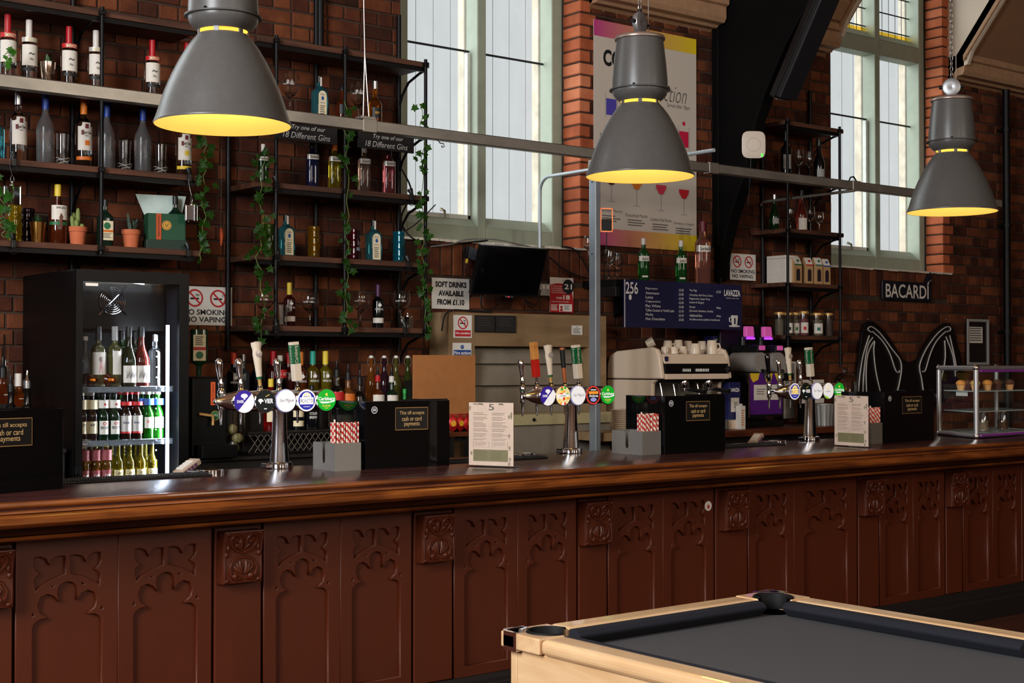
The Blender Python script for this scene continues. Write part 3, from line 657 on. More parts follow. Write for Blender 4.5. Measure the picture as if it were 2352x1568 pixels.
def bottle(label, px, yt, yb_or_z, Y, style, glass, cap=None, caph=.10, labs=(), words=(), name='bottle', cat='bottle', group=None, pour=None, rz=None, h=None, capr=1.12, X=None):
    """labs: (z0, z1, half angle in degrees, material) as fractions of height; words: (text, z0, z1, width m, material[, vertical])"""
    X = aty(px, 600, Y).x if X is None else X
    z = yb_or_z; h = h or aty(px, yt, Y).z - z
    R, rn, hs, hn, p_, sy = STY[style]; sc = max(.78, min(1.1, h / {'beer': .235}.get(style, .30))); R *= sc; rn *= sc
    rz = FACE(X, Y) + PI / 2 + .35 if rz is None else rz          # local -Y looks at the room
    t = thing(name, label, cat, (X, Y, z), rz, group)
    pr = lin_prof(h, R, rn, hs * h, hn * h)
    B().lathe(pr, 24, p=p_, sy=sy, sx=1.0).obj('glass', glass, t, smooth=50)
    if cap:
        B().lathe([(0, h - caph * h), (rn * capr, h - caph * h), (rn * capr, h + .003), (rn * .9, h + .006), (0, h + .006)], 16, sy=1).obj('cap', cap, t, smooth=40)
    if pour:
        B().lathe([(rn * 1.05, h - .01), (rn * 1.15, h + .004), (rn * .55, h + .014), (rn * .35, h + .05), (rn * .3, h + .055)], 12).obj('pourer', pour, t, smooth=50)
    for l in labs:
        ha = math.radians(l[2]); rr = R * 1.012 + .0006
        pl = [(rr, l[0] * h), (rr, l[1] * h)]
        B().lathe(pl, 14, a0=-PI / 2 - ha, a1=-PI / 2 + ha, cap=False, p=p_, sy=sy * (1 + (.012 if sy < 1 else 0))).obj('label', l[3], t, smooth=60)
    for w in words:
        q = B()
        if p_ > 3: letters(q, w[0], -w[3] / 2, w[3] / 2, w[1] * h, w[2] * h, -R * sy * 1.04 - .0014, bold=w[5] if len(w) > 5 else .015)
        else: letters_cyl(q, w[0], R * 1.03 + .0012, -PI / 2, w[3], w[1] * h, w[2] * h, bold=.015, vertical=len(w) > 5 and w[5] == 'v')
        q.obj('lettering', w[4], t)
    return t
# bottle materials
CLEAR = M('bottle_glass', (236, 240, 240), .04, trans=1.0, ior=1.36)
FROST = M('frosted_glass', (226, 229, 232), .18, trans=.92, ior=1.3)
DARKG = M('dark_glass', (10, 12, 10), .06)
BLACKG = M('black_glass', (12, 12, 15), .08)
GREENG = M('green_glass', (20, 70, 32), .05, trans=.8, ior=1.4)
BOTG = M('deep_green_glass', (16, 42, 22), .06, trans=.35)
BLUEG = M('sapphire_glass', (90, 196, 214), .06, trans=.9, ior=1.36)
AMBG = M('amber_spirit', (214, 120, 30), .05, trans=.95, ior=1.36)
BROWNG = M('rum_brown', (110, 44, 14), .06, trans=.7, ior=1.4)
PINKG = M('pink_gin', (242, 130, 140), .05, trans=.95, ior=1.36)
PEACHG = M('pale_pink_gin', (246, 206, 190), .05, trans=.95, ior=1.36)
YELG = M('yellow_gin', (236, 214, 60), .05, trans=.95, ior=1.36)
NAVYG = M('blue_black_gin', (20, 22, 52), .06, trans=.25)
ROSEG = M('rose_wine', (214, 92, 80), .05, trans=.9, ior=1.36)
REDCAP = M('red_cap', (176, 16, 28), .35); WHCAP = M('white_cap', (214, 206, 198), .4); BLUCAP = M('blue_cap', (28, 62, 150), .35); ORCAP = M('orange_cap', (226, 122, 20), .4)
YCAP = M('yellow_cap', (226, 196, 60), .45); BLKCAP = M('black_cap', (16, 16, 17), .4); SILCAP = M('silver_cap', (190, 190, 192), .25, .9); TEALCAP = M('teal_cap', (34, 150, 130), .4); PURCAP = M('purple_foil', (70, 28, 74), .35)
LAB = M('paper_label', (222, 214, 202), .6, noise=.05, nscale=60); LAB2 = M('silver_label', (196, 190, 182), .4, .3); LABR = M('red_label', (190, 26, 30), .5); LABG = M('gold_label', (196, 148, 62), .4, .4)
LABT = M('teal_label', (40, 110, 96), .55); LABC = M('cream_label', (232, 218, 180), .6); LABGR = M('grey_label', (150, 148, 144), .6); GREYP = M('grey_print', (96, 92, 88), .7); LABO = M('orange_label', (214, 110, 30), .5); LABY = M('yellow_label', (226, 190, 50), .5); LABK = M('black_label', (20, 20, 22), .5); LABGN = M('green_label', (34, 104, 60), .5)

G1 = 'bottles on the upper shelf of the leftmost unit'
sm = lambda c: [(.66, .73, 75, c), (.30, .62, 72, LAB), (.22, .27, 70, LABK)]
Y = 7.43
for px, yt, cap, c, lb in ((15, 35, REDCAP, LABR, 'clear vodka bottle with red cap at the very edge, ivy sprig before it'), (64, 48, WHCAP, LAB2, 'white-capped vodka bottle right beside the steel plant cup on the upper shelf'), (156, 63, REDCAP, LABR, 'red-capped vodka bottle between the steel plant cup and the shelf pipe'), (218, 72, WHCAP, LAB2, 'white-capped vodka bottle half behind the shelf pipe'), (348, 94, REDCAP, LABR, 'red-capped vodka bottle standing alone between shelf pipe and big lamp'), (428, 101, REDCAP, LABR, 'red-capped vodka bottle mostly hidden behind the big grey lamp')):
    bottle(lb, px, yt, SH[1], Y, 'vodka', CLEAR, cap, .27, sm(c), [('SMIRNOFF', .665, .72, .062, LABC), ('~', .46, .5, .03, GREYP), ('No.', .38, .42, .02, GREYP)], group=G1)
G2 = 'bottles on the third shelf of the leftmost unit'
ket = [(.26, .60, 62, LAB), (.595, .655, 30, LAB)]
for px, yt, cap, ch_, lb, ex in ((40, 215, SILCAP, .16, 'clear vodka bottle with plain white label and silver neck', None), (191, 228, ORCAP, .22, 'clear vodka bottle with orange cap and orange fruit on its label', LABO), (421, 258, YCAP, .2, 'clear vodka bottle with yellow fruit label below the big lamp', LABY)):
    lb_ = list(ket) + ([(.12, .17, 75, ex)] if ex else [])
    bt = bottle(lb, px, yt, SH[2], Y, 'tall', CLEAR, cap, ch_, lb_, [('Ketel One', .49, .535, .052, BLACKP), ('VODKA', .455, .475, .02, GREYP)], group=G2)
    hh = aty(px, yt, Y).z - SH[2]
    q = B(); rr = .040 * max(.78, min(1.1, hh / .3)) * 1.03 + .0012
    for a_, b_ in ((-.38, .17),): q.lathe([(rr, .475 * hh), (rr, .545 * hh)], 4, a0=-PI / 2 - .62, a1=-PI / 2 - .3, cap=False)
    q.lathe([(rr, .57 * hh), (rr, .635 * hh)], 4, a0=-PI / 2 - .18, a1=-PI / 2 + .22, cap=False)
    q.obj('label_print', M('maroon_print', (110, 40, 44), .6), bt)
    if ex: q = B(); q.lathe([(rr, .33 * hh), (rr, .40 * hh)], 4, a0=-PI / 2 - .2, a1=-PI / 2 + .35, cap=False); q.obj('fruit_print', ex, bt)
for px, yt, lb in ((103, 217, 'frosted vodka bottle with blue cap nearest the plain white-labelled one'), (244, 236, 'frosted vodka bottle with blue cap half behind the shelf pipe'), (327, 245, 'frosted vodka bottle with blue cap between two etched tumblers')):
    bt = bottle(lb, px, yt, SH[2], Y, 'goose', FROST, BLUCAP, .21, (), (), group=G2)
    q = B()
    for i in range(7):
        a_ = -PI / 2 - .75 + i * .22; hh = .30; zz = .105 + .012 * math.sin(i * 2.1)
        q.add([(.0432 * math.cos(a_), .0432 * math.sin(a_), zz), (.0432 * math.cos(a_ + .2), .0432 * math.sin(a_ + .2), zz - .006), (.0432 * math.cos(a_ + .12), .0432 * math.sin(a_ + .12), zz + .018)], [(0, 1, 2)])
    q.obj('goose_print', WHITEP, bt)
bottle('pale blue tinted bottle cut by the picture edge on the third shelf', -8, 255, SH[2], Y, 'tall', BLUEG, SILCAP, .1, group=G2)

def tumbler(label, X, Y_, z, h, r, group=None, mat=None, etched=False, name='tumbler', taper=.85):
    t = thing(name, label, 'glass', (X, Y_, z), 0, group)
    pr = [(0, .0), (r * taper, 0), (r * taper + .001, .004), (r, h), (r - .0025, h), (r * taper - .003, .012), (0, .011)]
    B().lathe(pr, 24, cap=False).obj('glass', mat or GLASS, t, smooth=50)
    if etched:
        for k in range(3):
            B().tube([((r * (taper + .12 * 0) + .003 + .006 * k * .4) * math.cos(a), (r * taper + .003 + .006 * k * .4) * math.sin(a), .022 + k * .011 + .005 * math.sin(3 * a + k * 2)) for a in [2 * PI * i / 18 for i in range(19)]], .0016, 5).obj('etched_band', M('etching', (190, 188, 184), .6), t, smooth=60)
    return t
for px, yt, lb in ((143, 308, 'etched tumbler between the frosted bottle and the orange-capped bottle'), (286, 323, 'etched tumbler just past the shelf pipe'), (368, 332, 'etched tumbler beside the yellow fruit vodka bottle')):
    q = aty(px, yt, Y); tumbler(lb, q.x, Y, SH[2], q.z - SH[2], .037, 'etched tumblers on the third shelf', etched=True)

LEAFM = None
def leaf_mat(name, c, tr=.45):
    m = M(name, c, .45); nt = m.node_tree; bb = nt.nodes['Principled BSDF']; out = nt.nodes['Material Output']
    tl = nt.nodes.new('ShaderNodeBsdfTranslucent'); tl.inputs[0].default_value = (*[min(1, v * 3.2) for v in lin(c)], 1)
    mx = nt.nodes.new('ShaderNodeMixShader'); mx.inputs[0].default_value = tr
    nt.links.new(bb.outputs[0], mx.inputs[1]); nt.links.new(tl.outputs[0], mx.inputs[2]); nt.links.new(mx.outputs[0], out.inputs[0])
    return m
IVYM = leaf_mat('ivy_leaf', (44, 88, 20), .62); PLANTM = leaf_mat('plant_leaf', (44, 84, 40), .2); SUCC = M('succulent_leaf', (86, 104, 92), .5)
TERRA = M('terracotta', (196, 104, 66), .8, noise=.08, nscale=30); CACT = M('cactus_green', (120, 134, 70), .6, noise=.15, nscale=60); COPPER = M('polished_cup', (214, 190, 170), .12, 1.0); GOLDP = M('gold_pot', (206, 160, 90), .16, 1.0)
def blade(b, base, ang, ln, w, up, bend):
    d = Vector((math.cos(ang), math.sin(ang), 0)); s_ = Vector((-d.y, d.x, 0)); v = []; n = 5
    for i in range(n + 1):
        t = i / n; p_ = Vector(base) + d * ln * t * (1 - up) + Vector((0, 0, ln * up * t - bend * t * t)); ww = w * math.sin(PI * min(.98, .12 + t * .86)) ** .8
        v += [p_ + s_ * ww + Vector((0, 0, ww * .3)), p_ - s_ * ww + Vector((0, 0, ww * .3))]
    b.add(v, [(2 * i, 2 * i + 1, 2 * i + 3, 2 * i + 2) for i in range(n)])
def potplant(label, px, yrim, ytop, z, Y_, pot, leaves, n, kind):
    q = aty(px, yrim, Y_); hp = q.z - z; ht = aty(px, ytop, Y_).z - z
    t = thing('potted_plant', label, 'plant', (q.x, Y_, z), 0, 'potted plants on the leftmost shelves')
    r = .048 if pot is TERRA else .042
    B().lathe([(0, .001), (r * .7, 0), (r * .76, hp * .02)] + ([(r * .94, hp * .74), (r * 1.04, hp * .75), (r * 1.06, hp), (r * .96, hp), (r * .9, hp * .85), (0, hp * .82)] if pot is TERRA else [(r, hp * .99), (r * .96, hp), (r * .9, hp * .9), (0, hp * .88)]), 28, cap=False).obj('pot', pot, t, smooth=40)
    rn = random.Random(px)
    for i in range(n):
        a = 2 * PI * i / n + rn.random() * .6
        if kind == 'cactus':
            l = (ht - hp) * (1 - .18 * i); o = .022 if i else .004
            B().lathe([(0, 0), (.010, .002), (.0125, l * .3), (.0125, l * .75), (.008, l * .94), (0, l)], 12, mtx=Matrix.Translation((o * math.cos(a), o * math.sin(a), hp * .85)) @ Matrix.Rotation(.13 * (1 if i else 0), 4, Vector((-math.sin(a), math.cos(a), 0)))).obj('stem', CACT, t, smooth=60)
        else:
            b = B(); blade(b, (.008 * math.cos(a), .008 * math.sin(a), hp * .88), a, (ht - hp) * rn.uniform(.9, 1.35), .008 if kind == 'grass' else .0075, rn.uniform(.5, .95), .012)
            b.obj('leaf', leaves, t, smooth=60)
potplant('polished steel cup with a small dark green plant on the upper shelf', 110, 143, 118, SH[1], 7.42, COPPER, PLANTM, 12, 'grass')
potplant('gold pot with spiky green plant between the tiki glasses and rum bottle', 87, 510, 484, SH[3], 7.40, GOLDP, PLANTM, 14, 'grass')
potplant('terracotta pot with a cluster of upright cactus stems', 178, 521, 470, SH[3], 7.42, TERRA, CACT, 5, 'cactus')
potplant('terracotta pot with grey green spiky succulent beside the green gift box', 301, 528, 486, SH[3], 7.40, TERRA, SUCC, 16, 'spike')

TIKI = {}
def tiki(label, px, yt, z, Y_, col, group):
    q = aty(px, yt, Y_); h = q.z - z; r = .034
    m = M('tiki_%d_%d_%d' % col, col, .06, trans=.9, ior=1.42)
    t = thing('tiki_glass', label, 'glass', (q.x, Y_, z), .3, group)
    pr = [(0, 0), (r * .9, 0)]
    for i in range(13): zz = .006 + (h - .012) * i / 12; pr.append((r * (1 + .07 * math.cos(i * 2.2)), zz))
    pr += [(r, h), (r * .9, h), (r * .86, h * .1), (0, h * .09)]
    B().lathe(pr, 16, cap=False, p=2.6).obj('glass', m, t, smooth=30)
    for s_ in (-1, 1): B().ball((s_ * .013, -r * .98, h * .66), (.010, .006, .009), 8, 6).obj('eye_relief', m, t, smooth=60)
    B().box(-.018, .018, -r * 1.1, -r * .95, h * .3, h * .44).obj('mouth_relief', m, t, bevel=.003); B().prism([(-.006, h * .48), (.006, h * .48), (.004, h * .66), (-.004, h * .66)], -r * 1.12, -r * .95).obj('nose_relief', m, t, bevel=.002)
TG = 'coloured tiki glasses'
tiki('yellow tiki glass on the lowest shelf of the leftmost unit', 34, 472, SH[3], 7.40, (220, 190, 30), TG)
tiki('dark purple tiki glass half hidden behind the yellow one', 63, 479, SH[3], 7.48, (60, 36, 60), TG)
tiki('green tiki glass beside the ivy and a blue gin bottle', 617, 515, SH[3], 7.42, (96, 130, 40), TG)
tiki('amber tiki glass standing between two shelf pipes', 721, 520, SH[3], 7.42, (200, 140, 20), TG)
tiki('dark red tiki glass just past the middle ivy pipe', 812, 527, SH[3], 7.42, (120, 24, 40), TG)
tiki('bright turquoise tiki glass at the window end of the shelf', 916, 532, SH[3], 7.40, (30, 170, 200), TG)

G4 = 'bottles on the fourth shelf of the leftmost unit'
b_ = bottle('spiced rum bottle with shield label and green band by the cactus', 132, 426, SH[3], Y, 'round', BROWNG, YCAP, .18, [(.42, .66, 60, LAB), (.33, .385, 80, LABGN)], [('SPICED', .60, .635, .05, BLACKP)], group=G4)
q = B(); q.add([(.052 * math.cos(a), .052 * math.sin(a), z_) for a, z_ in ((-PI / 2 - .15, .10), (-PI / 2 + .2, .095), (-PI / 2 + .1, .13), (-PI / 2 + .2, .15), (-PI / 2, .17), (-PI / 2 - .2, .145), (-PI / 2 - .1, .13))], [tuple(range(7))]); q.obj('figure_print', M('figure_print', (104, 62, 44), .6), b_)
JLAB = [(.32, .70, 60, LABC), (.44, .50, 61, LABO)]
b_ = bottle('flat dark green herbal liqueur bottle behind the shelf pipe', 241, 460, SH[3], Y, 'sq2', M('herb_green', (14, 34, 24), .08), BLKCAP, .12, (), (), group=G4)
def flat_label(t, x0, x1, z0, z1, y, m, nm='label'): q = B(); q.box(x0, x1, y - .0008, y, z0, z1); return q.obj(nm, m, t)
def herb_label(t, y, s_=1.0, z0=.04):
    flat_label(t, -.034 * s_, .034 * s_, z0, z0 + .105 * s_, y, LABC)
    flat_label(t, -.034 * s_, .034 * s_, z0 + .044 * s_, z0 + .056 * s_, y - .001, LABO, 'label_band')
    q = B(); disc(q, 0, z0 + .078 * s_, .019 * s_, y - .002); q.obj('label_seal', LABGN, t)
    q = B(); lines(q, -.024 * s_, .024 * s_, z0 + .008, z0 + .038 * s_, 4, y - .002); q.obj('label_print', GREYP, t)
herb_label(b_, -.0315)
BXG = M('gift_box_green', (14, 70, 44), .5)
q = aty(378, 560, 7.40); bx = thing('gift_box', 'dark green open gift box with orange strap and pale flared card', 'box', (q.x, 7.40, SH[3]), -.25)
b = B(); b.box(-.105, .105, -.06, -.055, 0, .20); b.box(-.105, .105, .055, .06, 0, .2); b.box(-.105, -.1, -.06, .06, 0, .2); b.box(.1, .105, -.06, .06, 0, .2); b.box(-.105, .105, -.06, .06, 0, .006); b.obj('tray', BXG, bx)
B().box(-.112, .112, -.066, .066, 0, .055).obj('base_tier', M('gift_box_dark', (16, 44, 32), .5), bx, bevel=.002)
b = B(); b.add([(-.10, .05, .19), (.10, .05, .19), (.13, .06, .315), (-.15, .06, .315), (-.10, .0525, .19), (.10, .0525, .19), (.13, .0625, .315), (-.15, .0625, .315)], [(0, 1, 2, 3), (7, 6, 5, 4), (0, 4, 5, 1), (1, 5, 6, 2), (2, 6, 7, 3), (3, 7, 4, 0)]); b.obj('flared_card', M('mint_card', (190, 206, 198), .6, noise=.12, nscale=14), bx)
B().box(-.058, -.030, -.0655, -.060, .055, .198).obj('strap', M('orange_strap', (186, 76, 30), .6), bx)
q = B(); disc(q, 0, .135, .026, -.0615); disc_ = q.obj('seal', LABG, bx); q = B(); ring(q, 0, .135, .019, .021, -.0622); bar2(q, (-.01, .145), (0, .128), .003, -.0622); bar2(q, (.01, .145), (0, .128), .003, -.0622); q.obj('seal_print', LABK, disc_)
q = B(); letters(q, 'Jägermeister', -.050, -.038, .07, .19, -.0665, vertical=True); q.obj('lettering', LABK, bx)
wq = bx.matrix_basis @ Vector((.06, .01, .01))
b_ = bottle('small dark herbal liqueur bottle standing inside the green gift box', 392, 455, SH[3] + .007, wq.y, 'sq2', M('herb_green', (14, 34, 24), .08), BLKCAP, .14, (), (), group=G4, X=wq.x, rz=-.25, h=aty(392, 452, 7.40).z - SH[3] - .007)
herb_label(b_, -.032, .9, .10)

MIRR = M('mirror_glass', (190, 192, 192), .05, 1.0)
def flask(label, px, py, Y_, z, h, w, hang, rz):
    X = aty(px, py, Y_).x; t = thing('mirrored_ornament', label, 'ornament', (X, Y_, z), rz, 'mirrored glass ornaments')
    B().box(-w / 2, w / 2, -w / 2, w / 2, 0, h).obj('block', MIRR, t, bevel=.004)
    for sx in (-1, 1):
        for sy in (-1, 1): B().box(sx * w / 2 - .003, sx * w / 2 + .003, sy * w / 2 - .003, sy * w / 2 + .003, -.002, h + .002).obj('edge_strip', CHROME, t)
    B().lathe([(.012, h), (.012, h + .01), (.008, h + .016), (.008, h + .022), (0, h + .022)], 12).obj('neck', CHROME, t, smooth=40)
    if hang:
        B().tube([(.014 * math.cos(a), 0, h + .034 + .02 * math.sin(a)) for a in [2 * PI * i / 14 for i in range(15)]], .0018, 5).obj('ring', ROPE, t)
        B().tube([(0, 0, h + .05), (-.006, .01, h + .10), (.004, .02, hang)], .0012, 4).obj('wire', ROPE, t)
    return t
q = aty(28, 470, 7.24); flask('mirrored glass ornament hanging on a wire before the yellow tiki glass', 28, 470, 7.24, q.z, .095, .058, SH[2] - q.z, .6)
q = aty(440, 507, 7.24); flask('mirrored glass ornament hanging beside the green gift box', 440, 507, 7.24, q.z, .085, .05, SH[2] - q.z - .03, .8)
flask('mirrored flask standing behind the last balloon glass by the ivy', 936, 752, 7.40, SH[4], .075, .045, 0, .5)

# ---- middle unit
def copa(label, px, yt, z, Y_, group, lean=0):
    q = aty(px, yt, Y_); h = q.z - z; r = .056
    t = thing('balloon_glass', label, 'glass', (q.x, Y_, z), 0, group)
    o = [(.0, .002), (.038, 0), (.038, .002), (.012, .005), (.0045, .012), (.004, h * .36), (.008, h * .42), (.030, h * .50), (.048, h * .60), (.056, h * .74), (.054, h * .88), (.047, h)]
    i = [(.0455, h), (.0525, h * .88), (.0545, h * .74), (.0465, h * .605), (.029, h * .51), (.0, h * .455)]
    B().lathe(o + i, 28, cap=False).obj('bowl', GLASS, t, smooth=50)
    b = B()
    for k, a in enumerate((-2.6, -1.9)): letters_cyl(b, 'WHITLEY NEILL', .0565, a, .03, h * .70, h * .73, .01)
    b.obj('lettering', WHITEP, t)
CG = 'balloon gin glasses on the middle unit'
for px, yt, z_, lb in ((666, 167, SH[1], 'balloon gin glass on the upper shelf right beside the big lamp'), (824, 190, SH[1], 'balloon gin glass on the upper shelf next to the whisky bottle'), (607, 665, SH[4], 'balloon gin glass tangled in the ivy on the lowest shelf'), (712, 672, SH[4], 'balloon gin glass alone beside the dark red gin bottle'), (829, 668, SH[4], 'balloon gin glass just before the black gin bottle'), (922, 667, SH[4], 'balloon gin glass at the window end of the lowest shelf')):
    copa(lb, px, yt, z_, 7.40, CG)
q = aty(647, 700, 7.38); tumbler('straight tumbler standing before the dark red gin bottle', q.x, 7.38, SH[4], q.z - SH[4], .036)
def sapphire(label, px, yt, z, rz=None):
    X = aty(px, 600, 7.42).x; h = aty(px, yt, 7.42).z - z
    t = thing('gin_bottle', label, 'bottle', (X, 7.42, z), FACE(X, 7.42) + PI / 2 + .55, 'square blue gin bottles')
    B().lathe(lin_prof(h, .045, .015, h * .64, h * .80), 24, p=6, sy=.78).obj('glass', BLUEG, t, smooth=40)
    B().lathe([(0, h * .86), (.0175, h * .86), (.0175, h), (0, h)], 16, cap=False).obj('cap', BLKCAP, t, smooth=40)
    B().box(-.006, .006, -.0185, -.0172, h * .78, h * .98).obj('seal_strip', LAB, t)
    b = B(); pts = [(-.028, h * .05), (.028, h * .05), (.028, h * .56)] + [(.028 * math.cos(a), h * .56 + .03 * math.sin(a)) for a in [PI * i / 10 for i in range(1, 10)]] + [(-.028, h * .56)]
    b.prism(pts, -.0372, -.0362); b.obj('label', LABC, t)
    b = B(); disc(b, 0, h * .50, .012, -.0378, sx=.8); letters(b, 'Sapphire', -.018, .018, h * .38, h * .42, -.0378); letters(b, 'BOMBAY', -.016, .016, h * .57, h * .6, -.0378); b.obj('label_print', M('blue_print', (40, 84, 150), .6), t)
    b = B(); lines(b, -.018, .018, h * .08, h * .34, 6, -.0378); b.obj('label_lines', GREYP, t)
sapphire('square blue gin bottle on the upper shelf of the middle unit', 733, 176, SH[1])
sapphire('square blue gin bottle between the green and amber tiki glasses', 657, 494, SH[3])
sapphire('square blue gin bottle beside the turquoise tiki glass', 858, 506, SH[3])
bottle('dark red bottle behind the ivy pipe on the upper shelf', 785, 198, SH[1], 7.42, 'round', BROWNG, BLKCAP, .12, [(.25, .5, 45, LABK)])
bottle('round shouldered whisky bottle with dark label at the window end of the upper shelf', 861, 188, SH[1], 7.40, 'round', AMBG, SILCAP, .16, [(.20, .42, 42, LABK)], [('RESERVE', .28, .33, .03, LABG)])
GG = 'gin bottles on the third shelf of the middle unit'
gl = [(.60, .70, 70, LAB2)]
for px, yt, gm, cap, lb in ((604, 333, BOTG, WHCAP, 'green gin bottle half hidden in the ivy beside the post'), (717, 322, NAVYG, BLKCAP, 'dark blue black gin bottle under the first chalkboard'), (768, 327, YELG, ORCAP, 'yellow gin bottle with orange cap beside the ivy pipe'), (836, 332, PEACHG, WHCAP, 'pale peach gin bottle under the second chalkboard'), (893, 338, PINKG, PURCAP, 'bright pink gin bottle with purple cap nearest the window')):
    bottle(lb, px, yt, SH[2], 7.42, 'gin', gm, cap, .17, gl, [("Gordon's", .62, .68, .05, BLACKP)], group=GG)
WN = 'dark gin bottles on the lowest shelf of the middle unit'
bottle('dark red gin bottle with yellow neck band and white tree print', 665, 651, SH[4], 7.44, 'whit', M('dark_red_glass', (52, 14, 12), .06), YCAP, .26, [(.12, .24, 70, LAB)], [('WHITLEY NEILL', .42, .46, .06, WHITEP), ('\u2663', .5, .58, .025, WHITEP)], group=WN)
bottle('black gin bottle with white band label and tree print', 868, 655, SH[4], 7.44, 'whit', BLACKG, PURCAP, .26, [(.12, .24, 75, LAB)], [('WHITLEY NEILL', .42, .46, .06, WHITEP), ('\u2663', .5, .58, .025, WHITEP)], group=WN)
# chalkboards hung under the second shelf
CHALK = M('chalkboard', (24, 22, 23), .8, noise=.2, nscale=12)
def chalk(label, x0p, x1p, ztop, zbot, ex, k=0):
    a = aty(x0p, 310, 7.24).x; c = aty(x1p, 320, 7.24).x
    t = thing('chalkboard', label, 'sign', (a, 7.24, zbot), 0, 'chalkboard signs'); w = c - a; h = ztop - zbot
    B().box(0, w, 0, .012, 0, h).obj('board', CHALK, t, bevel=.002)
    q = B(); L_ = lambda tx, f0, f1, za, zb, bd=0, sh=.25: letters(q, tx, w * f0, w * f1, za - zbot, zb - zbot, -.001, bd, sh)
    L_('Try one of our', .26, .80, 2.957, 2.990); L_('18 Different Gins', .12, .88, 2.912, 2.947); L_('THE GIN SHELF', .10, .92, 3.000, 3.055, .012, 0); q.obj('chalk_lettering', M('chalk', (196, 192, 188), .9), t)
    for x in (w * .1, w * .9): B().box(x - .004, x + .004, .002, .03, h - .03, h - .022).obj('hanger', BLACKM, t)
chalk('black chalkboard about gins half hidden by the big lamp', 632, 775, 3.068, 2.898, '')
chalk('black chalkboard about gins nearest the window, hanging below the rail', 823, 951, 3.068, 2.898, '')

# ---- far unit
bottle('dark red wine bottle behind the far unit pipe on its upper shelf', 1806, 302, SH[1], 7.42, 'wine', BLACKG, BLKCAP, .2, [(.2, .5, 50, LABGR)])
bottle('black sloping wine bottle by the window on the far upper shelf', 1882, 320, SH[1], 7.42, 'burg', BLACKG, BLKCAP, .16, [(.12, .3, 40, LABGR)])
bottle('green white wine bottle at the dark end of the far unit', 1779, 448, SH[2], 7.50, 'burg', GREENG, SILCAP, .14, [(.2, .35, 40, LABGR)])
bottle('rose wine bottle with pale patterned label on the far unit', 1841, 438, SH[2], 7.42, 'burg', ROSEG, BLKCAP, .16, [(.05, .33, 48, LAB)])
def wineglass(label, px, yt, z, Y_):
    q = aty(px, yt, Y_); h = q.z - z; t = thing('wine_glass', label, 'glass', (q.x, Y_, z), 0, 'wine glasses on the far unit')
    o = [(0, .002), (.032, 0), (.032, .002), (.008, .006), (.0038, .014), (.0038, h * .42), (.016, h * .47), (.031, h * .60), (.034, h * .76), (.028, h)]
    B().lathe(o + [(.0268, h), (.0325, h * .76), (.0295, h * .61), (.0, h * .49)], 24, cap=False).obj('bowl', GLASS, t, smooth=50)
for px, yt, i, Y_, lb in ((1836, 343, 1, 7.40, 'wine glass next to the piped red wine bottle, upper row'), (1860, 347, 1, 7.42, 'wine glass leaning close to the sloping black bottle'), (1816, 472, 2, 7.45, 'wine glass half behind the pipe before the rose bottle'), (1862, 474, 2, 7.48, 'wine glass just behind the rose wine bottle'), (1882, 487, 2, 7.38, 'short wine glass nearest the window on the far unit')):
    wineglass(lb, px, yt, SH[i], Y_)
KRAFT = M('kraft_paper', (182, 144, 98), .75, noise=.06, nscale=40)
def bag(label, px, yt, col, Y_=7.40):
    q = aty(px, yt, Y_); h = q.z - SH[3]; w = .082; t = thing('coffee_bag', label, 'bag', (q.x, Y_, SH[3]), -.12, 'paper bags on the far unit')
    B().prism([(-.03, 0), (.03, 0), (.03, h * .72), (0, h), (-.03, h * .72)], -w / 2, w / 2, 'YZ').obj('bag_body', KRAFT, t, bevel=.003)
    n = Vector((0, -.28 * h, .03)).normalized()
    b = B(); b.add([(-w / 2 + .004, -.0295 - .002, h * .735), (w / 2 - .004, -.0315, h * .735), (w / 2 - .004, -.004, h * .985), (-w / 2 + .004, -.004, h * .985)], [(0, 1, 2, 3)]); b.obj('white_label', LAB, t)
    b = B(); b.add([(-w / 2 + .004, -.034, h * .69), (w / 2 - .004, -.034, h * .69), (w / 2 - .004, -.034, h * .735), (-w / 2 + .004, -.034, h * .735)], [(0, 1, 2, 3)]); b.obj('colour_band', col, t)
    b = B(); b.ball((.005, -.0215, h * .86), (.014, .003, .011), 8, 6); b.obj('leaf_emblem', col, t)
    b = B(); b.prism([(-.018, h * .12), (.018, h * .12), (.018, h * .5), (.008, h * .56), (-.008, h * .56), (-.018, h * .5)], -.0335, -.0305); b.obj('bag_window', M('bag_window', (46, 38, 44), .2), t)
for px, yt, cl, lb in ((1827, 590, LABGN, 'kraft paper tea bag pack with green leaf print nearest the pipe'), (1853, 591, LABR, 'kraft paper tea pack with red print, second along the shelf'), (1875, 591, LABT, 'kraft paper tea pack with teal band, third along the shelf'), (1893, 594, M('blue_print', (40, 84, 150), .6), 'kraft paper tea pack with blue animal print at the end')):
    bag(lb, px, yt, cl, 7.40 if px < 1870 else 7.385)
q = aty(1800, 575, 7.5); B_ = thing('white_carton', 'plain white carton at the dark end of the far unit', 'box', (q.x, 7.5, SH[3]), 0); B().box(-.09, .06, -.1, .1, 0, .225).obj('carton', LAB, B_, bevel=.003); B().box(-.091, .061, -.101, .101, .2, .204).obj('lid_seam', LABGR, B_)
q = aty(1876, 578, 7.52); t = thing('metal_bowl', 'upturned metal bowl behind the kraft paper tea packs', 'bowl', (q.x, 7.52, SH[3]), 0); B().lathe([(.06, .0), (.06, .17), (.055, .2), (.035, .225), (0, .232)], 24).obj('shell', STEEL, t, smooth=60)
JARL = M('jar_lid', (190, 150, 90), .4, .5); TEA1 = M('dark_tea', (74, 62, 62), .9, noise=.5, nscale=90); TEA2 = M('berry_tea', (136, 62, 76), .9, noise=.7, nscale=70); TEA3 = M('pale_tea', (126, 116, 96), .9, noise=.4, nscale=80)
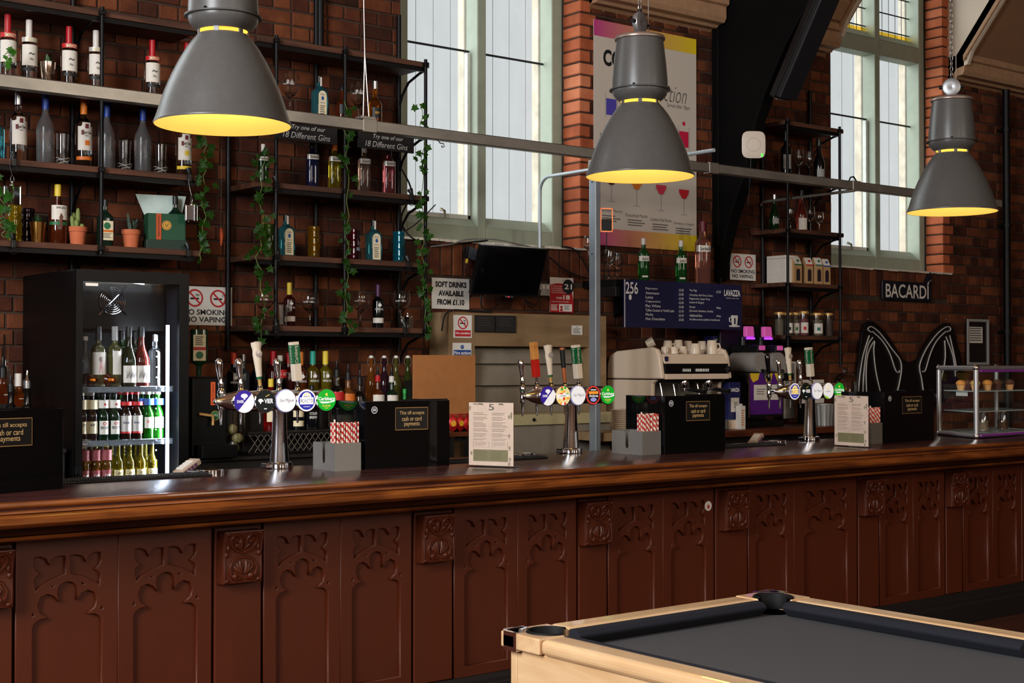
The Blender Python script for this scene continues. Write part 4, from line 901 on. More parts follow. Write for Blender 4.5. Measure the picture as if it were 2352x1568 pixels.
def jar(label, px, yt, Y_, r, tea, lab=None):
    q = aty(px, yt, Y_); h = q.z - SH[4]; t = thing('tea_jar', label, 'jar', (q.x, Y_, SH[4]), FACE(q.x, Y_) + PI / 2 + .3, 'glass jars of tea on the far unit')
    B().lathe([(0, .002), (r, 0), (r, h * .9), (r - .003, h * .9), (r - .003, .006), (0, .006)], 22, cap=False).obj('glass', jar_glass(), t, smooth=40)
    B().lathe([(0, .007), (r - .005, .007), (r - .005, h * .7), (0, h * .72)], 18, cap=False).obj('tea', tea, t, smooth=40)
    B().lathe([(0, h * .9), (r * 1.04, h * .9), (r * 1.04, h), (0, h)], 22, cap=False).obj('lid', JARL, t, smooth=40)
    if lab:
        B().lathe([(r + .001, h * .12), (r + .001, h * .55)], 8, a0=-PI / 2 - .7, a1=-PI / 2 + .7, cap=False).obj('label', LAB, t, smooth=50)
        B().lathe([(r + .002, h * .24), (r + .002, h * .38)], 4, a0=-PI / 2 - .25, a1=-PI / 2 + .25, cap=False).obj('label_emblem', lab, t)
for px, yt, Y_, r, tea, lb_, lb in ((1790, 717, 7.48, .042, TEA3, None, 'empty looking glass jar at the dark end of the jar row'), (1811, 718, 7.42, .036, TEA1, BLACKP, 'glass tea jar with black leaf label beside the pipe'), (1827, 718, 7.44, .036, TEA3, LABGN, 'glass tea jar with green leaf label'), (1845, 715, 7.40, .044, TEA2, LABR, 'larger glass jar of pink berry tea'), (1876, 719, 7.44, .054, TEA3, LABT, 'wide glass tea jar with blue and orange label'), (1903, 719, 7.42, .040, TEA1, None, 'unlabelled glass jar of dark tea at the window end')):
    jar(lb, px, yt, Y_, r, tea, lb_)

# ---- ivy
lf_ = [(0, -.5), (.18, -.42), (.5, -.5), (.36, -.12), (.62, .08), (.3, .16), (.0, .62), (-.3, .16), (-.62, .08), (-.36, -.12), (-.5, -.5), (-.18, -.42)]
b = B(); b.add([(x * .05, .012 * abs(x) - .006, z_ * .05) for x, z_ in lf_] + [(0, 0, 0)], [(i, (i + 1) % 12, 12) for i in range(12)]); LEAF = b.mesh('leaf'); LEAF.materials.append(IVYM)
STEMM = M('ivy_stem', (96, 118, 50), .6)
def ivy(label, pts, Y_, n, seed, gaps=(), spread=.045, sc=1.0):
    P = [aty(x, y, Y_) for x, y in pts]; rn = random.Random(seed)
    t = thing('ivy_vine', label, 'ivy', P[0], 0, 'ivy trails on the shelves'); o = P[0]
    q = [p_ - o for p_ in P]; fine = []
    for a, c in zip(q, q[1:]):
        for i in range(6): u = i / 6; fine.append(a.lerp(c, u) + Vector((.012 * math.sin(len(fine) * 1.3), .008 * math.cos(len(fine) * 1.7), 0)))
    fine.append(q[-1]); B().tube(fine, .0022, 5).obj('stem', STEMM, t, smooth=60)
    for i in range(n):
        u = (i + rn.random() * .8) / n
        if any(g[0] < u < g[1] for g in gaps): continue
        k = u * (len(fine) - 1); p_ = fine[int(k)].lerp(fine[min(int(k) + 1, len(fine) - 1)], k % 1)
        p_ = p_ + Vector((rn.uniform(-spread, spread), rn.uniform(-.035, .012), rn.uniform(-.02, .02)))
        l = put('leaf', LEAF, None, t, p_, (rn.uniform(-.5, .6), rn.uniform(-.9, .9) + PI * .9, rn.uniform(-.9, .3)))
        l.scale = [sc * rn.uniform(.55, 1.05)] * 3
ivy('bright ivy trail climbing the shelf pipe in front of the window', [(965, 238), (972, 330), (970, 430), (968, 520), (972, 600), (975, 690), (985, 775)], 7.25, 58, 1, ((.14, .17), (.3, .33)))
ivy('shaded ivy trail on the middle pipe of the gin shelves', [(792, 232), (795, 330), (800, 430), (796, 530), (797, 620), (795, 700), (800, 770)], 7.25, 40, 2, ((.36, .44),))
ivy('dark ivy trail hanging at the near end of the gin shelves', [(606, 350), (596, 430), (604, 520), (592, 590), (605, 680), (600, 790)], 7.24, 48, 3, spread=.06)
ivy('dim ivy trail between the two shelf units above the fridge', [(470, 312), (474, 380), (466, 450), (470, 520), (462, 598)], 7.24, 34, 4, spread=.05)
ivy('bright ivy sprig at the picture edge beside the hanging ornament', [(-20, 410), (2, 440), (8, 480), (4, 515), (10, 545)], 7.22, 12, 5, spread=.035, sc=1.1)
ivy('small fresh ivy sprig in front of the first vodka bottle', [(20, 112), (14, 135), (12, 165)], 7.28, 6, 6, spread=.016, sc=.8)
# ---- little clip-on spotlights along the shelf edges
def clip(label, px, py, sh):
    p_ = aty(px, py, YF - .01); t = thing('clip_spotlight', label, 'spotlight', (p_.x, YF - .012, SH[sh] - .02), 0, 'clip-on spotlights on the shelf edges')
    B().box(-.012, .012, -.012, .004, -.02, .024).obj('clip', BLKCAP, t, bevel=.004)
    B().lathe([(0, 0), (.010, 0), (.017, .03), (.019, .034), (.015, .034), (0, .012)], 14, mtx=Matrix.Translation((0, -.008, .02)) @ Matrix.Rotation(-.6, 4, 'X')).obj('lamp_head', BLKCAP, t, smooth=40)
    B().tube([(.005, -.01, -.018), (.02, -.006, -.045), (.0, 0, -.05), (-.015, .004, -.04)], .0025, 5).obj('wire_loop', BLKCAP, t)
for px, py, s_, lb in ((32, 365, 2, 'clip-on spotlight above the hanging ornament at the picture edge'), (30, 556, 3, 'clip-on spotlight under the yellow tiki glass'), (434, 404, 2, 'clip-on spotlight above the ornament beside the gift box'), (432, 578, 3, 'clip-on spotlight at the end of the gift box shelf'), (634, 425, 2, 'clip-on spotlight at the ivy end of the gordons shelf'), (638, 595, 3, 'clip-on spotlight under the first square blue gin bottle'), (635, 760, 4, 'clip-on spotlight at the ivy end of the lowest shelf'), (944, 450, 2, 'clip-on spotlight below the pink gin bottle'), (937, 607, 3, 'clip-on spotlight under the turquoise tiki glass'), (930, 765, 4, 'clip-on spotlight under the last balloon glass')):
    clip(lb.replace('gordons', 'gin'), px, py, s_)

# ================================================================ ON THE BAR TOP
ZB = 1.118
ACR = M('black_acrylic', (9, 9, 10), .07)
BRASS = M('brass_line', (186, 142, 84), .4, .5)
def till(label, x0, x1, y0, y1, h=.31, step=True, depth=.31, notice=True, sticker=True, words_from=0):
    L = math.hypot(x1 - x0, y1 - y0); t = thing('till_screen', label, 'till', (x0, y0, ZB), math.atan2(y1 - y0, x1 - x0), 'black tills on the bar')
    B().box(0, L, 0, .008, 0, h).obj('front_panel', ACR, t, bevel=.002)
    B().box(0, .008, .009, depth, .04, h).obj('side_panel', ACR, t, bevel=.002); B().box(L - .008, L, .009, depth, 0, h).obj('side_panel', ACR, t, bevel=.002)
    B().box(.009, L - .009, .03, depth - .02, .002, .12).obj('cash_drawer', BLKCAP, t, bevel=.004)
    m = B().box(.06, L - .04, .05, .08, .14, h - .01).obj('till_monitor', BLKCAP, t, bevel=.005)
    B().box(L * .45, L - .002, .012, .02, h - .03, h + .006).obj('raised_back', ACR, t, bevel=.001)
    if notice:
        a, c, z0, z1 = L * .34, L * .73, h * .56, h * .90
        n = B().box(a, c, -.003, 0, z0, z1).obj('notice_plate', M('notice_black', (20, 18, 18), .35), t)
        q = B()
        for r_ in ((a, c, z1 - .003, z1), (a, c, z0, z0 + .003), (a, a + .0022, z0, z1), (c - .0022, c, z0, z1)): rect(q, *r_, -.0036)
        q.obj('brass_border', BRASS, n)
        q = B(); w = c - a; hh = z1 - z0
        for s_, u0, u1, v0, v1 in (('This till accepts', .13, .88, .64, .84), ('cash or card', .2, .8, .40, .60), ('payments', .27, .74, .13, .34)): letters(q, s_, a + w * u0, a + w * u1, z0 + hh * v0, z0 + hh * v1, -.0038)
        q.obj('lettering', M('notice_gold', (214, 178, 120), .5), n)
    if sticker:
        q = B(); disc(q, L * .10, h * .87, .017, -.001, sx=.95); s_ = q.obj('round_sticker', M('sticker_blue', (46, 50, 84), .5), t)
        q = B(); ring(q, L * .10, h * .87, .0135, .0165, -.0016); lines(q, L * .10 - .009, L * .10 + .009, h * .85, h * .89, 3, -.0016, .5, 0); q.obj('sticker_print', WHITEP, s_)
    return t
p0, p1 = atz(838, 1083, ZB), atz(1033, 1068, ZB)
till('black till nearest tap column with the steel caddy, notice about cash or card', 3.522, 3.988, 5.497, 5.487)
p0, p1 = atz(1525, 1043, ZB), atz(1669, 1036, ZB)
till('black till in front of the white coffee machine', p0.x, p1.x, 5.42, 5.41)
p0, p1 = atz(2035, 1018, ZB), atz(2144, 1010, ZB)
till('black till nearest the glass cake cabinet', p0.x, p1.x, 5.34, 5.38)
p1 = atz(145, 1122, ZB)
till('black till cut by the picture edge before the fridge', p1.x - .50, p1.x, 5.25, 5.38, sticker=False)

STRAWM = M('paper_straw', (226, 214, 200), .7)
nt = STRAWM.node_tree; tcn = nt.nodes.new('ShaderNodeTexCoord'); wv = nt.nodes.new('ShaderNodeTexWave'); wv.wave_type = 'BANDS'; wv.bands_direction = 'DIAGONAL'; wv.inputs['Scale'].default_value = 22; wv.inputs['Distortion'].default_value = 0.5
crn = nt.nodes.new('ShaderNodeValToRGB'); crn.color_ramp.interpolation = 'CONSTANT'; crn.color_ramp.elements[0].color = (*lin((196, 36, 34)), 1); crn.color_ramp.elements[1].position = .45; crn.color_ramp.elements[1].color = (*lin((232, 216, 200)), 1)
nt.links.new(tcn.outputs['Object'], wv.inputs['Vector']); nt.links.new(wv.outputs[0], crn.inputs[0]); nt.links.new(crn.outputs[0], nt.nodes['Principled BSDF'].inputs['Base Color'])
def caddy(label, slabel, x0, x1, y0, y1, seed, rz=0.0, h=.125):
    t = thing('steel_caddy', label, 'caddy', (x0, y0, ZB), rz, 'brushed steel napkin caddies')
    w, d = x1 - x0, y1 - y0
    B().box(0, w, 0, .002, 0, h).obj('front_wall', STEEL, t); B().box(0, w, d - .002, d, 0, h).obj('rear_wall', STEEL, t); B().box(w - .002, w, .002, d - .002, 0, h).obj('end_wall', STEEL, t)
    m = d / 2
    B().prism([(.002, 0), (d - .002, 0), (d - .002, h), (m + .02, h), (m + .012, h - .012), (m + .012, .045), (m + .004, .03), (m - .008, .035), (m - .010, .05), (m - .010, h - .012), (m - .018, h), (.002, h)], 0, .002, 'YZ').obj('slotted_wall', STEEL, t)
    B().box(.002, w - .002, .002, d - .002, 0, .003).obj('base', STEEL, t); B().box(.002, w - .002, d * .36, d * .36 + .002, .003, h - .01).obj('divider', STEEL, t)
    rn = random.Random(seed); b = B()
    n = 13
    for i in range(n):
        for j in range(3):
            x = .01 + (w - .02) * i / (n - 1) + rn.uniform(-.001, .001); y = .014 + j * .016 + rn.uniform(-.002, .002); hh = .215 + rn.uniform(-.003, .004) + (.014 if (i, j) == (0, 0) else 0)
            b.tube([(x, y, .004), (x + rn.uniform(-.002, .002), y + rn.uniform(-.002, .002), hh)], .0042, 7)
    s_ = b.obj('drinking_straws', STRAWM, None, (x0, y0, ZB), (0, 0, rz), smooth=60)
    tag(s_, slabel, 'straws', 'red and white straws in the caddies', 'stuff')
caddy('brushed steel caddy beside the nearest tap column', 'red and white paper straws packed upright in the nearest steel caddy', 3.352, 3.49, 5.485, 5.675, 1)
caddy('brushed steel caddy before the coffee machine saucers', 'red and white paper straws in the caddy by the saucers', 5.211, 5.347, 5.442, 5.68, 2)
caddy('brushed steel caddy half behind the farther menu', 'red and white paper straws in the caddy behind the farther menu', 7.02, 7.128, 5.35, 5.52, 3)

CARD = M('menu_card', (238, 208, 188), .6, noise=.05, nscale=12); CARDG = M('menu_box', (142, 132, 96), .65); CLEARP = pane_mat('clear_acrylic', (.96, .97, .97))
def menu(label, a, c, h):
    L = math.hypot(c[0] - a[0], c[1] - a[1]); t = thing('menu_stand', label, 'menu', (a[0], a[1], ZB), math.atan2(c[1] - a[1], c[0] - a[0]), 'menus in acrylic stands')
    B().box(0, L, 0, .0015, .008, h - .004).obj('menu_card', CARD, t)
    B().box(-.003, L + .003, -.004, -.002, .0, h).obj('acrylic_front', CLEARP, t); B().box(-.003, L + .003, .004, .006, .0, h).obj('acrylic_back', CLEARP, t)
    B().box(-.003, L + .003, -.03, .07, 0, .003).obj('foot', CLEARP, t)
    q = B(); letters(q, '5', L * .45, L * .57, h * .87, h * .965, -.0008); q.obj('numeral', GREYP, t)
    q = B()
    for (u0, u1) in ((.10, .46), (.52, .88)):
        for v0, v1, n in ((.78, .83, 2), (.70, .765, 3), (.60, .685, 4), (.53, .585, 2), (.45, .515, 3), (.40, .435, 2)): lines(q, L * u0, L * u1, h * v0, h * v1, n, -.0008, .3, .4, int(u0 * 100 + v0 * 77))
        for r_ in ((u0, u1, .385, .387), (u0, u1, .30, .302), (u0, u0 + .006, .30, .387), (u1 - .006, u1, .30, .387)): rect(q, L * r_[0], L * r_[1], h * r_[2], h * r_[3], -.0008)
        lines(q, L * (u0 + .03), L * (u1 - .03), h * .315, h * .375, 4, -.0008, .25, .3, 9)
    q.obj('menu_print', M('menu_print', (150, 128, 112), .7), t)
    q = B(); rect(q, L * .1, L * .88, h * .09, h * .27, -.0008); g = q.obj('menu_panel', CARDG, t)
    q = B(); lines(q, L * .12, L * .45, h * .105, h * .245, 6, -.0012, .25, .4, 4); lines(q, L * .5, L * .85, h * .105, h * .245, 6, -.0012, .25, .4, 5); q.obj('panel_print', M('panel_print', (112, 102, 72), .7), g)
    q = B(); rn = random.Random(4)
    for i in range(9):
        x = rn.choice((rn.uniform(.01, .09), rn.uniform(.9, .98))) * L; z_ = rn.uniform(.05, .95) * h; poly(q, [(x - .007, z_), (x, z_ + .012), (x + .006, z_ + .004), (x + .001, z_ - .013)], -.0007)
    for i in range(5): x = rn.uniform(.1, .4) * L + (.5 * L if i % 2 else 0); poly(q, [(x - .014, h * .955), (x + .015, h * .95), (x + .008, h * .975), (x - .01, h * .978)], -.0007)
    q.obj('leaf_print', M('leaf_print', (168, 150, 128), .7), t)
menu('menu card in a clear stand between the nearest till and the middle tap', (4.002, 5.352), (4.10, 5.14), .305)
menu('menu card in a clear stand before the farthest tap and straws', (6.675, 5.35), (6.655, 5.094), .30)

RUB = M('rubber_mat', (44, 44, 46), .6)
def mat_(label, x0, x1, y0, y1):
    t = thing('bar_mat', label, 'mat', (x0, y0, ZB), 0, 'rubber bar mats'); w, d = x1 - x0, y1 - y0
    B().box(0, w, 0, d, 0, .008).obj('mat_base', BLKCAP, t, bevel=.003)
    b = B(); nx = int(w / .011)
    for j in range(4):
        for i in range(nx): b.box(.008 + i * .011, .014 + i * .011, .02 + j * d * .23, .035 + j * d * .23, .0081, .014)
    o = b.obj('rubber_nubs', RUB, t); o['kind'] = 'stuff'
mat_('black rubber bar mat in front of the bright fridge', 2.14, 2.80, 5.575, 5.695); mat_('black rubber bar mat behind the nearer menu', 4.02, 4.66, 5.555, 5.68); mat_('black rubber bar mat between the farther till and tap', 5.86, 6.52, 5.585, 5.70)
def tray_puck(label, px, py, z=ZB):
    q = atz(px, py, z); t = thing('chrome_tray', label, 'tray', (q.x, q.y, z), -.2, 'chrome rinser trays')
    B().lathe([(0, .001), (.062, 0), (.062, .018), (.058, .021), (.05, .018), (0, .017)], 32, sy=.8).obj('dish', CHROME, t, smooth=40)
    B().prism([(-.11, -.01), (-.055, -.04), (-.055, .04), (-.1, .035)], 0, .02, 'XY').obj('spout', CHROME, t, bevel=.003)
    B().lathe([(0, .0185), (.042, .0185)], 28, sy=.8).obj('grille', STEEL, t)
tray_puck('chrome rinser tray beside the fridge end of the bar', 482, 1088); tray_puck('chrome rinser tray behind the nearer menu card', 1205, 1050); tray_puck('chrome rinser tray near the farthest tap', 1785, 1019)
def gadget(label, px, py):
    q = atz(px, py, ZB); t = thing('card_dispenser', label, 'dispenser', (q.x, q.y, ZB), .35, 'tilted beermat dispensers')
    m_ = Matrix.Rotation(-.45, 4, 'Y')
    B().box(-.06, .06, -.03, .03, .02, .045, m_).obj('holder', M('holder_beige', (176, 156, 138), .5), t, bevel=.003)
    for k in range(4): B().box(-.05 + k * .022, -.035 + k * .022, -.032, -.029, .024, .04, m_).obj('card_edge', M('card_purple', (96, 60, 96), .5), t)
    for k in range(4): B().box(-.045 + k * .02, -.03 + k * .02, -.02, .02, .045, .052, m_).obj('tab', WHITE, t, bevel=.001)
    B().prism([(-.06, 0), (.06, 0), (.055, .01), (-.03, .012)], -.03, .03).obj('foot', BLKCAP, t)
gadget('small tilted dispenser beside the fridge end rinser tray', 435, 1088); gadget('small tilted dispenser beside the farthest rinser tray', 1738, 1020)

# ---------------------------------------------------------------- beer taps
HWHITE = M('handle_white', (222, 206, 186), .35); HGREEN = M('handle_green', (10, 92, 52), .35); HRED = M('handle_red', (190, 34, 24), .3); HOAK = M('handle_wood', (206, 138, 70), .4, noise=.2, nscale=30); HCOP = M('handle_copper', (206, 120, 76), .3, .6)
def lit(n, c, s=.45): return M('badge_' + n, c, .3, emit=c, es=s)
BW, BP, BG, BN, BK, BR, BY, BCR = lit('white', (235, 235, 238)), lit('purple', (52, 34, 140)), lit('green', (24, 168, 44)), lit('navy', (40, 42, 160)), lit('black', (22, 30, 30), .1), lit('red', (214, 60, 56)), lit('yellow', (240, 206, 90)), lit('cream', (232, 214, 160))
def badge(t, x, kind):
    y = -.054; r = .0505
    bd = B().lathe([(.032, -.016), (.047, -.008), (.0535, 0), (.0545, .006), (.051, .010), (0, .010)], 36, mtx=Matrix.Translation((x, y + .006, .312)) @ Matrix.Rotation(PI / 2, 4, 'X')).obj('badge', CHROME if kind != 'sanm' else lit('rim', (150, 150, 200), .1), t, smooth=40)
    Z = .312; y0 = y - .0045
    def face(m, f, o=0): q = B(); f(q, y0 - .0008 * o); return q.obj('badge_print', m, bd)
    wd = lambda s_, u0, u1, v0, v1, bold=.02, sh=0: (lambda q, yy: letters(q, s_, x + u0 * r, x + u1 * r, Z + v0 * r, Z + v1 * r, yy, bold, sh))
    dk = lambda q, yy: disc(q, x, Z, r, yy)
    if kind == 'dark':
        face(BP, dk); seg = [(x + r * math.cos(a), Z + r * math.sin(a)) for a in [-2.2 + i * (.75 + 2.2) / 16 for i in range(17)]]
        face(BW, lambda q, yy: poly(q, seg, yy), 1); face(BW, wd('DARK', -.72, -.02, -.12, .14, .03), 2)
        face(BW, lambda q, yy: (disc(q, x + .0, Z + .5 * r, .2 * r, yy, sx=1.7), disc(q, x + .02 * r, Z + .26 * r, .1 * r, yy)), 1)
    elif kind == 'vier':
        face(BK, dk); face(BW, wd('VIER', -.12, .78, -.2, .22, .03), 1); face(BW, lambda q, yy: (disc(q, x - .5 * r, Z + .06 * r, .16 * r, yy, sx=1.5), rect(q, x - .27 * r, x - .17 * r, Z - .02 * r, Z + .05 * r, yy), disc(q, x - .5 * r, Z - .16 * r, .07 * r, yy)), 1); face(BW, lambda q, yy: rect(q, x - .14 * r, x + .14 * r, Z - .72 * r, Z - .64 * r, yy), 1); face(BY, lambda q, yy: bar2(q, (x, Z + .4 * r), (x + .4 * r, Z + .6 * r), .0025, yy), 1)
    elif kind == 'sanm':
        face(BW, dk); face(M('pen_grey', (120, 122, 128), .6), wd('San Miguel', -.68, .82, -.18, .2, -.008, .3), 1)
    elif kind in ('por', 'por2'):
        face(BW, dk); face(BN, lambda q, yy: disc(q, x, Z, .86 * r, yy), 1); c_ = BW if kind == 'por' else BCR
        face(c_, lambda q, yy: (rect(q, x - .72 * r, x + .72 * r, Z - .36 * r, Z + .28 * r, yy), disc(q, x, Z + .25 * r, .5 * r, yy)), 2)
        face(GREYP, wd('PORETTI', -.62, .62, -.22, .14, 0), 3); face(GREYP, wd('BIRRIFICIO', -.3, .3, .3, .42, 0), 3); face(BY, lambda q, yy: ring(q, x, Z + .3 * r, .3 * r, .36 * r, yy, 16, .3, PI - .3), 3); face(BW, wd('ANGELO', -.35, .35, -.62, -.52, .01), 2)
    elif kind == 'carl':
        face(BG, dk); face(BW, wd('Carlsberg', -.88, .9, -.12, .3, .03), 1); face(BW, lambda q, yy: poly(q, [(x - .8 * r, Z - .12 * r), (x + .3 * r, Z - .14 * r), (x + .86 * r, Z + .02 * r), (x + .8 * r, Z - .16 * r), (x + .1 * r, Z - .3 * r), (x - .5 * r, Z - .3 * r)], yy), 1)
        face(BY, wd('PILSNER', -.44, .46, -.62, -.44, .01), 1); face(BY, lambda q, yy: disc(q, x, Z + .52 * r, .13 * r, yy), 1); face(BY, lambda q, yy: rect(q, x - .2 * r, x + .2 * r, Z - .76 * r, Z - .71 * r, yy), 1)
    elif kind == 'floral':
        face(BCR, dk); rn = random.Random(5)
        for i in range(26):
            a, d = rn.random() * 6.28, r * .88 * math.sqrt(rn.random()); face((BY, BR, BW, BG, lit('orange', (240, 150, 50)))[i % 5], lambda q, yy: disc(q, x + d * math.cos(a), Z + d * math.sin(a), min(.17 * r, r - d), yy, 9), 1 + i * .04)
        face(BW, lambda q, yy: rect(q, x - .85 * r, x + .85 * r, Z - .14 * r, Z + .16 * r, yy), 3); face(LABGN, wd('cider', -.4, .4, -.08, .1, 0, .2), 4)
    elif kind == 'red':
        face(BR, dk); face(BK, lambda q, yy: disc(q, x, Z, .84 * r, yy), 1); face(BW, wd('Ambrea', -.66, .66, -.2, .08, .02, .2), 2); face(lit('orange', (240, 150, 50)), lambda q, yy: rect(q, x - .68 * r, x + .68 * r, Z + .12 * r, Z + .42 * r, yy), 2); face(BW, lambda q, yy: rect(q, x - .4 * r, x + .4 * r, Z + .52 * r, Z + .62 * r, yy), 2); face(lit('lilac', (150, 150, 210)), lambda q, yy: disc(q, x, Z - .48 * r, .22 * r, yy, sx=2), 2)
    elif kind == 'leafy':
        face(BW, dk); face(lit('lime', (140, 200, 50)), lambda q, yy: poly(q, [(x + r * math.cos(a), Z + r * math.sin(a)) for a in [3.6 + i * 1.4 / 10 for i in range(11)]], yy), 1); face(BY, lambda q, yy: ring(q, x - .1 * r, Z + .45 * r, .2 * r, .26 * r, yy), 1); face(GREYP, wd('cider', -.5, .4, -.12, .06, 0, .2), 1)
def handle(t, x, kind):
    yb = .135; m_ = Matrix.Translation((x, yb, 0))
    f = B().lathe([(.0, .20), (.005, .2), (.008, .265), (.014, .275), (.016, .30), (.013, .31), (.015, .33), (.019, .345), (.015, .36), (.011, .37), (.014, .378), (.0, .38)], 16, (x, yb, 0)).obj('faucet', CHROME, t, smooth=40)
    B().tube([(x, .03, .315), (x, yb, .312)], .008, 10).obj('shank', CHROME, f, smooth=50)
    B().lathe([(.0165, .333), (.0165, .341)], 16, (x, yb, 0), cap=False).obj('green_collar', LABGN, f, smooth=50)
    tilt = m_ @ Matrix.Translation((0, 0, .375)) @ Matrix.Rotation(-.11, 4, 'Y')
    if kind in ('chrome', 'black'):
        pr = [(0, 0), (.010, 0), (.013, .02), (.009, .028), (.011, .05), (.0165, .10), (.0165, .120), (.010, .131), (0, .134)]
        B().lathe([(r_, z_ * (1.3 if kind == 'black' else 1.0)) for r_, z_ in pr], 16, mtx=tilt).obj('lever', CHROME if kind == 'chrome' else M('dark_chrome', (60, 58, 60), .15, 1.0), t, smooth=50)
    elif kind == 'carl':
        B().lathe([(.007, 0), (.007, .03)], 12, mtx=tilt).obj('ferrule', CHROME, t, smooth=40)
        h = B().box(-.019, .019, -.019, .019, .025, .212, tilt).obj('handle_block', HWHITE, t, bevel=.002)
        B().box(-.0195, .0195, -.0195, .0195, .108, .198, tilt).obj('green_sleeve', HGREEN, h)
        q = B(); letters(q, 'Carlsberg', -.012, .010, .112, .194, -.0202, vertical=True); o = q.obj('lettering', HWHITE, h); o.matrix_basis = tilt
        q = B(); letters(q, 'Carlsberg', -.012, .010, .112, .194, -.0202, vertical=True); o = q.obj('lettering', HWHITE, h); o.matrix_basis = tilt @ Matrix.Rotation(-PI / 2, 4, 'Z')
    elif kind == 'white':
        B().lathe([(.009, 0), (.009, .035)], 12, mtx=tilt).obj('ferrule', M('gold_ferrule', (206, 164, 96), .3, .5), t, smooth=40)
        B().lathe([(.0135, .036), (.0135, .046)], 16, mtx=tilt, sy=.8).obj('green_band', HGREEN, t, smooth=40)
        h = B().lathe([(0, .047), (.0145, .047), (.018, .10), (.023, .15), (.021, .172), (.026, .195), (.027, .208), (0, .213)], 20, mtx=tilt, sy=.75).obj('handle_body', HWHITE, t, smooth=50)
        B().lathe([(0, .0), (.016, 0), (.016, .004), (0, .005)], 20, mtx=tilt @ Matrix.Translation((0, -.016, .155)) @ Matrix.Rotation(PI / 2, 4, 'X')).obj('medallion', M('medallion', (196, 186, 176), .3, .4), h, smooth=40)
    elif kind == 'red':
        B().lathe([(.008, 0), (.008, .035)], 12, mtx=tilt).obj('ferrule', CHROME, t, smooth=40)
        h = B().box(-.019, .019, -.015, .015, .035, .13, tilt).obj('painted_block', HRED, t, bevel=.002); B().box(-.019, .019, -.015, .015, .1305, .225, tilt).obj('wood_block', HOAK, t, bevel=.002)
        q = B(); ring(q, 0, .2, .006, .008, -.0158); o = q.obj('engraving', HCOP, h); o.matrix_basis = tilt
    elif kind == 'dcop':
        B().lathe([(0, .0), (.008, 0), (.011, .02), (.0125, .085)], 20, mtx=tilt).obj('copper_grip', HCOP, t, smooth=50); B().lathe([(.0128, .086), (.0145, .185), (0, .185)], 20, mtx=tilt).obj('black_grip', BLKCAP, t, smooth=40); B().lathe([(.0146, .185), (.0146, .195), (0, .197)], 20, mtx=tilt).obj('copper_cap', HCOP, t, smooth=40)
FLECK = M('flecked_chrome', (190, 190, 198), .16, 1.0, noise=.3, nscale=260)
def tap(label, X, badges, handles, Y_=5.81):
    t = thing('beer_tap', label, 'beer tap', (X, Y_, ZB), 0, 'chrome beer tap fonts')
    B().lathe([(0, 0), (.06, 0), (.062, .004), (.060, .026), (.052, .030), (0, .030)], 36).obj('base', CHROME, t, smooth=40)
    B().box(-.085, -.045, -.03, .03, .002, .026).obj('base_lug', CHROME, t, bevel=.006)
    B().lathe([(.046, .03), (.044, .06), (.039, .12), (.035, .19), (.034, .262), (.036, .28)], 32, sy=.85).obj('column', FLECK if X < 4 else CHROME, t, smooth=60)
    m_ = Matrix.Translation((0, 0, .312)) @ Matrix.Rotation(PI / 2, 4, 'Y')
    B().lathe([(0, -.335), (.008, -.333), (.014, -.322), (.020, -.305), (.034, -.272), (.045, -.225), (.048, -.19), (.048, .235), (.038, .25), (.02, .258), (0, .26)], 36, mtx=m_, cap=False).obj('font_bar', CHROME, t, smooth=50)
    for k, kd in enumerate(badges): badge(t, -.213 + .107 * k, kd)
    for k, kd in enumerate(handles): handle(t, -.228 + .1 * k, kd)
tap('nearest chrome tap font with five lit badges, green and white end handle', 3.254, ['dark', 'vier', 'sanm', 'por', 'carl'], ['chrome', 'chrome', 'white', 'chrome', 'carl'])
tap('middle chrome tap font with a red and orange wooden handle', 5.033, ['dark', 'floral', 'sanm', 'red', 'carl'], ['chrome', 'red', 'white', 'dcop', 'carl'])
tap('farthest chrome tap font beside the farther menu', 7.01, ['por2', 'vier', 'sanm', 'leafy', 'carl'], ['black', 'chrome', 'white', 'chrome', 'carl'])

# ---------------------------------------------------------------- cake cabinet
ALU = M('cabinet_aluminium', (206, 206, 208), .25, .8); PURP = M('purple_reflection', (150, 60, 170), .3, .3); ICE = pane_mat('cabinet_glass', (.93, .97, .96)); SHG = M('glass_shelf', (226, 240, 236), .1, trans=.4, ior=1.3)
t = thing('cake_cabinet', 'aluminium framed glass cake cabinet at the far end of the bar', 'display case')
FP = [(8.012, 5.285), (8.21, 5.70), (8.98, 5.76), (8.78, 5.345)]; zc0, zc1 = ZB + .008, ZB + .465
for x, y in FP: B().tube([(x, y, zc0), (x, y, zc1)], .017, 10).obj('post', ALU, t, smooth=60)
for z_ in (zc0 + .012, zc1 - .012):
    for i in range(4):
        a, c = FP[i], FP[(i + 1) % 4]; B().tube([(*a, z_), (*c, z_)], .016, 8).obj('frame_bar', ALU, t, smooth=60)
a, c = FP[0], FP[3]
for z_ in (zc0 + .012, zc1 - .03): B().tube([(a[0] + .03, a[1] - .014, z_), (c[0], c[1] - .014, z_)], .008, 6).obj('reflection_strip', PURP, t, smooth=60)  # added strips whose purple colour stands for a reflection on the frame
for x, y in FP:
    for z_ in (zc0 + .01, zc1 - .01): B().ball((x, y, z_), .021, 12, 8).obj('corner_joint', CHROME, t, smooth=60)
for i in range(4):
    a, c = Vector((*FP[i], 0)), Vector((*FP[(i + 1) % 4], 0)); B().add([a + Vector((0, 0, zc0)), c + Vector((0, 0, zc0)), c + Vector((0, 0, zc1)), a + Vector((0, 0, zc1))], [(0, 1, 2, 3)]).obj('glass_side', ICE, t)
ins = [(8.045, 5.31), (8.235, 5.68), (8.95, 5.735), (8.76, 5.37)]
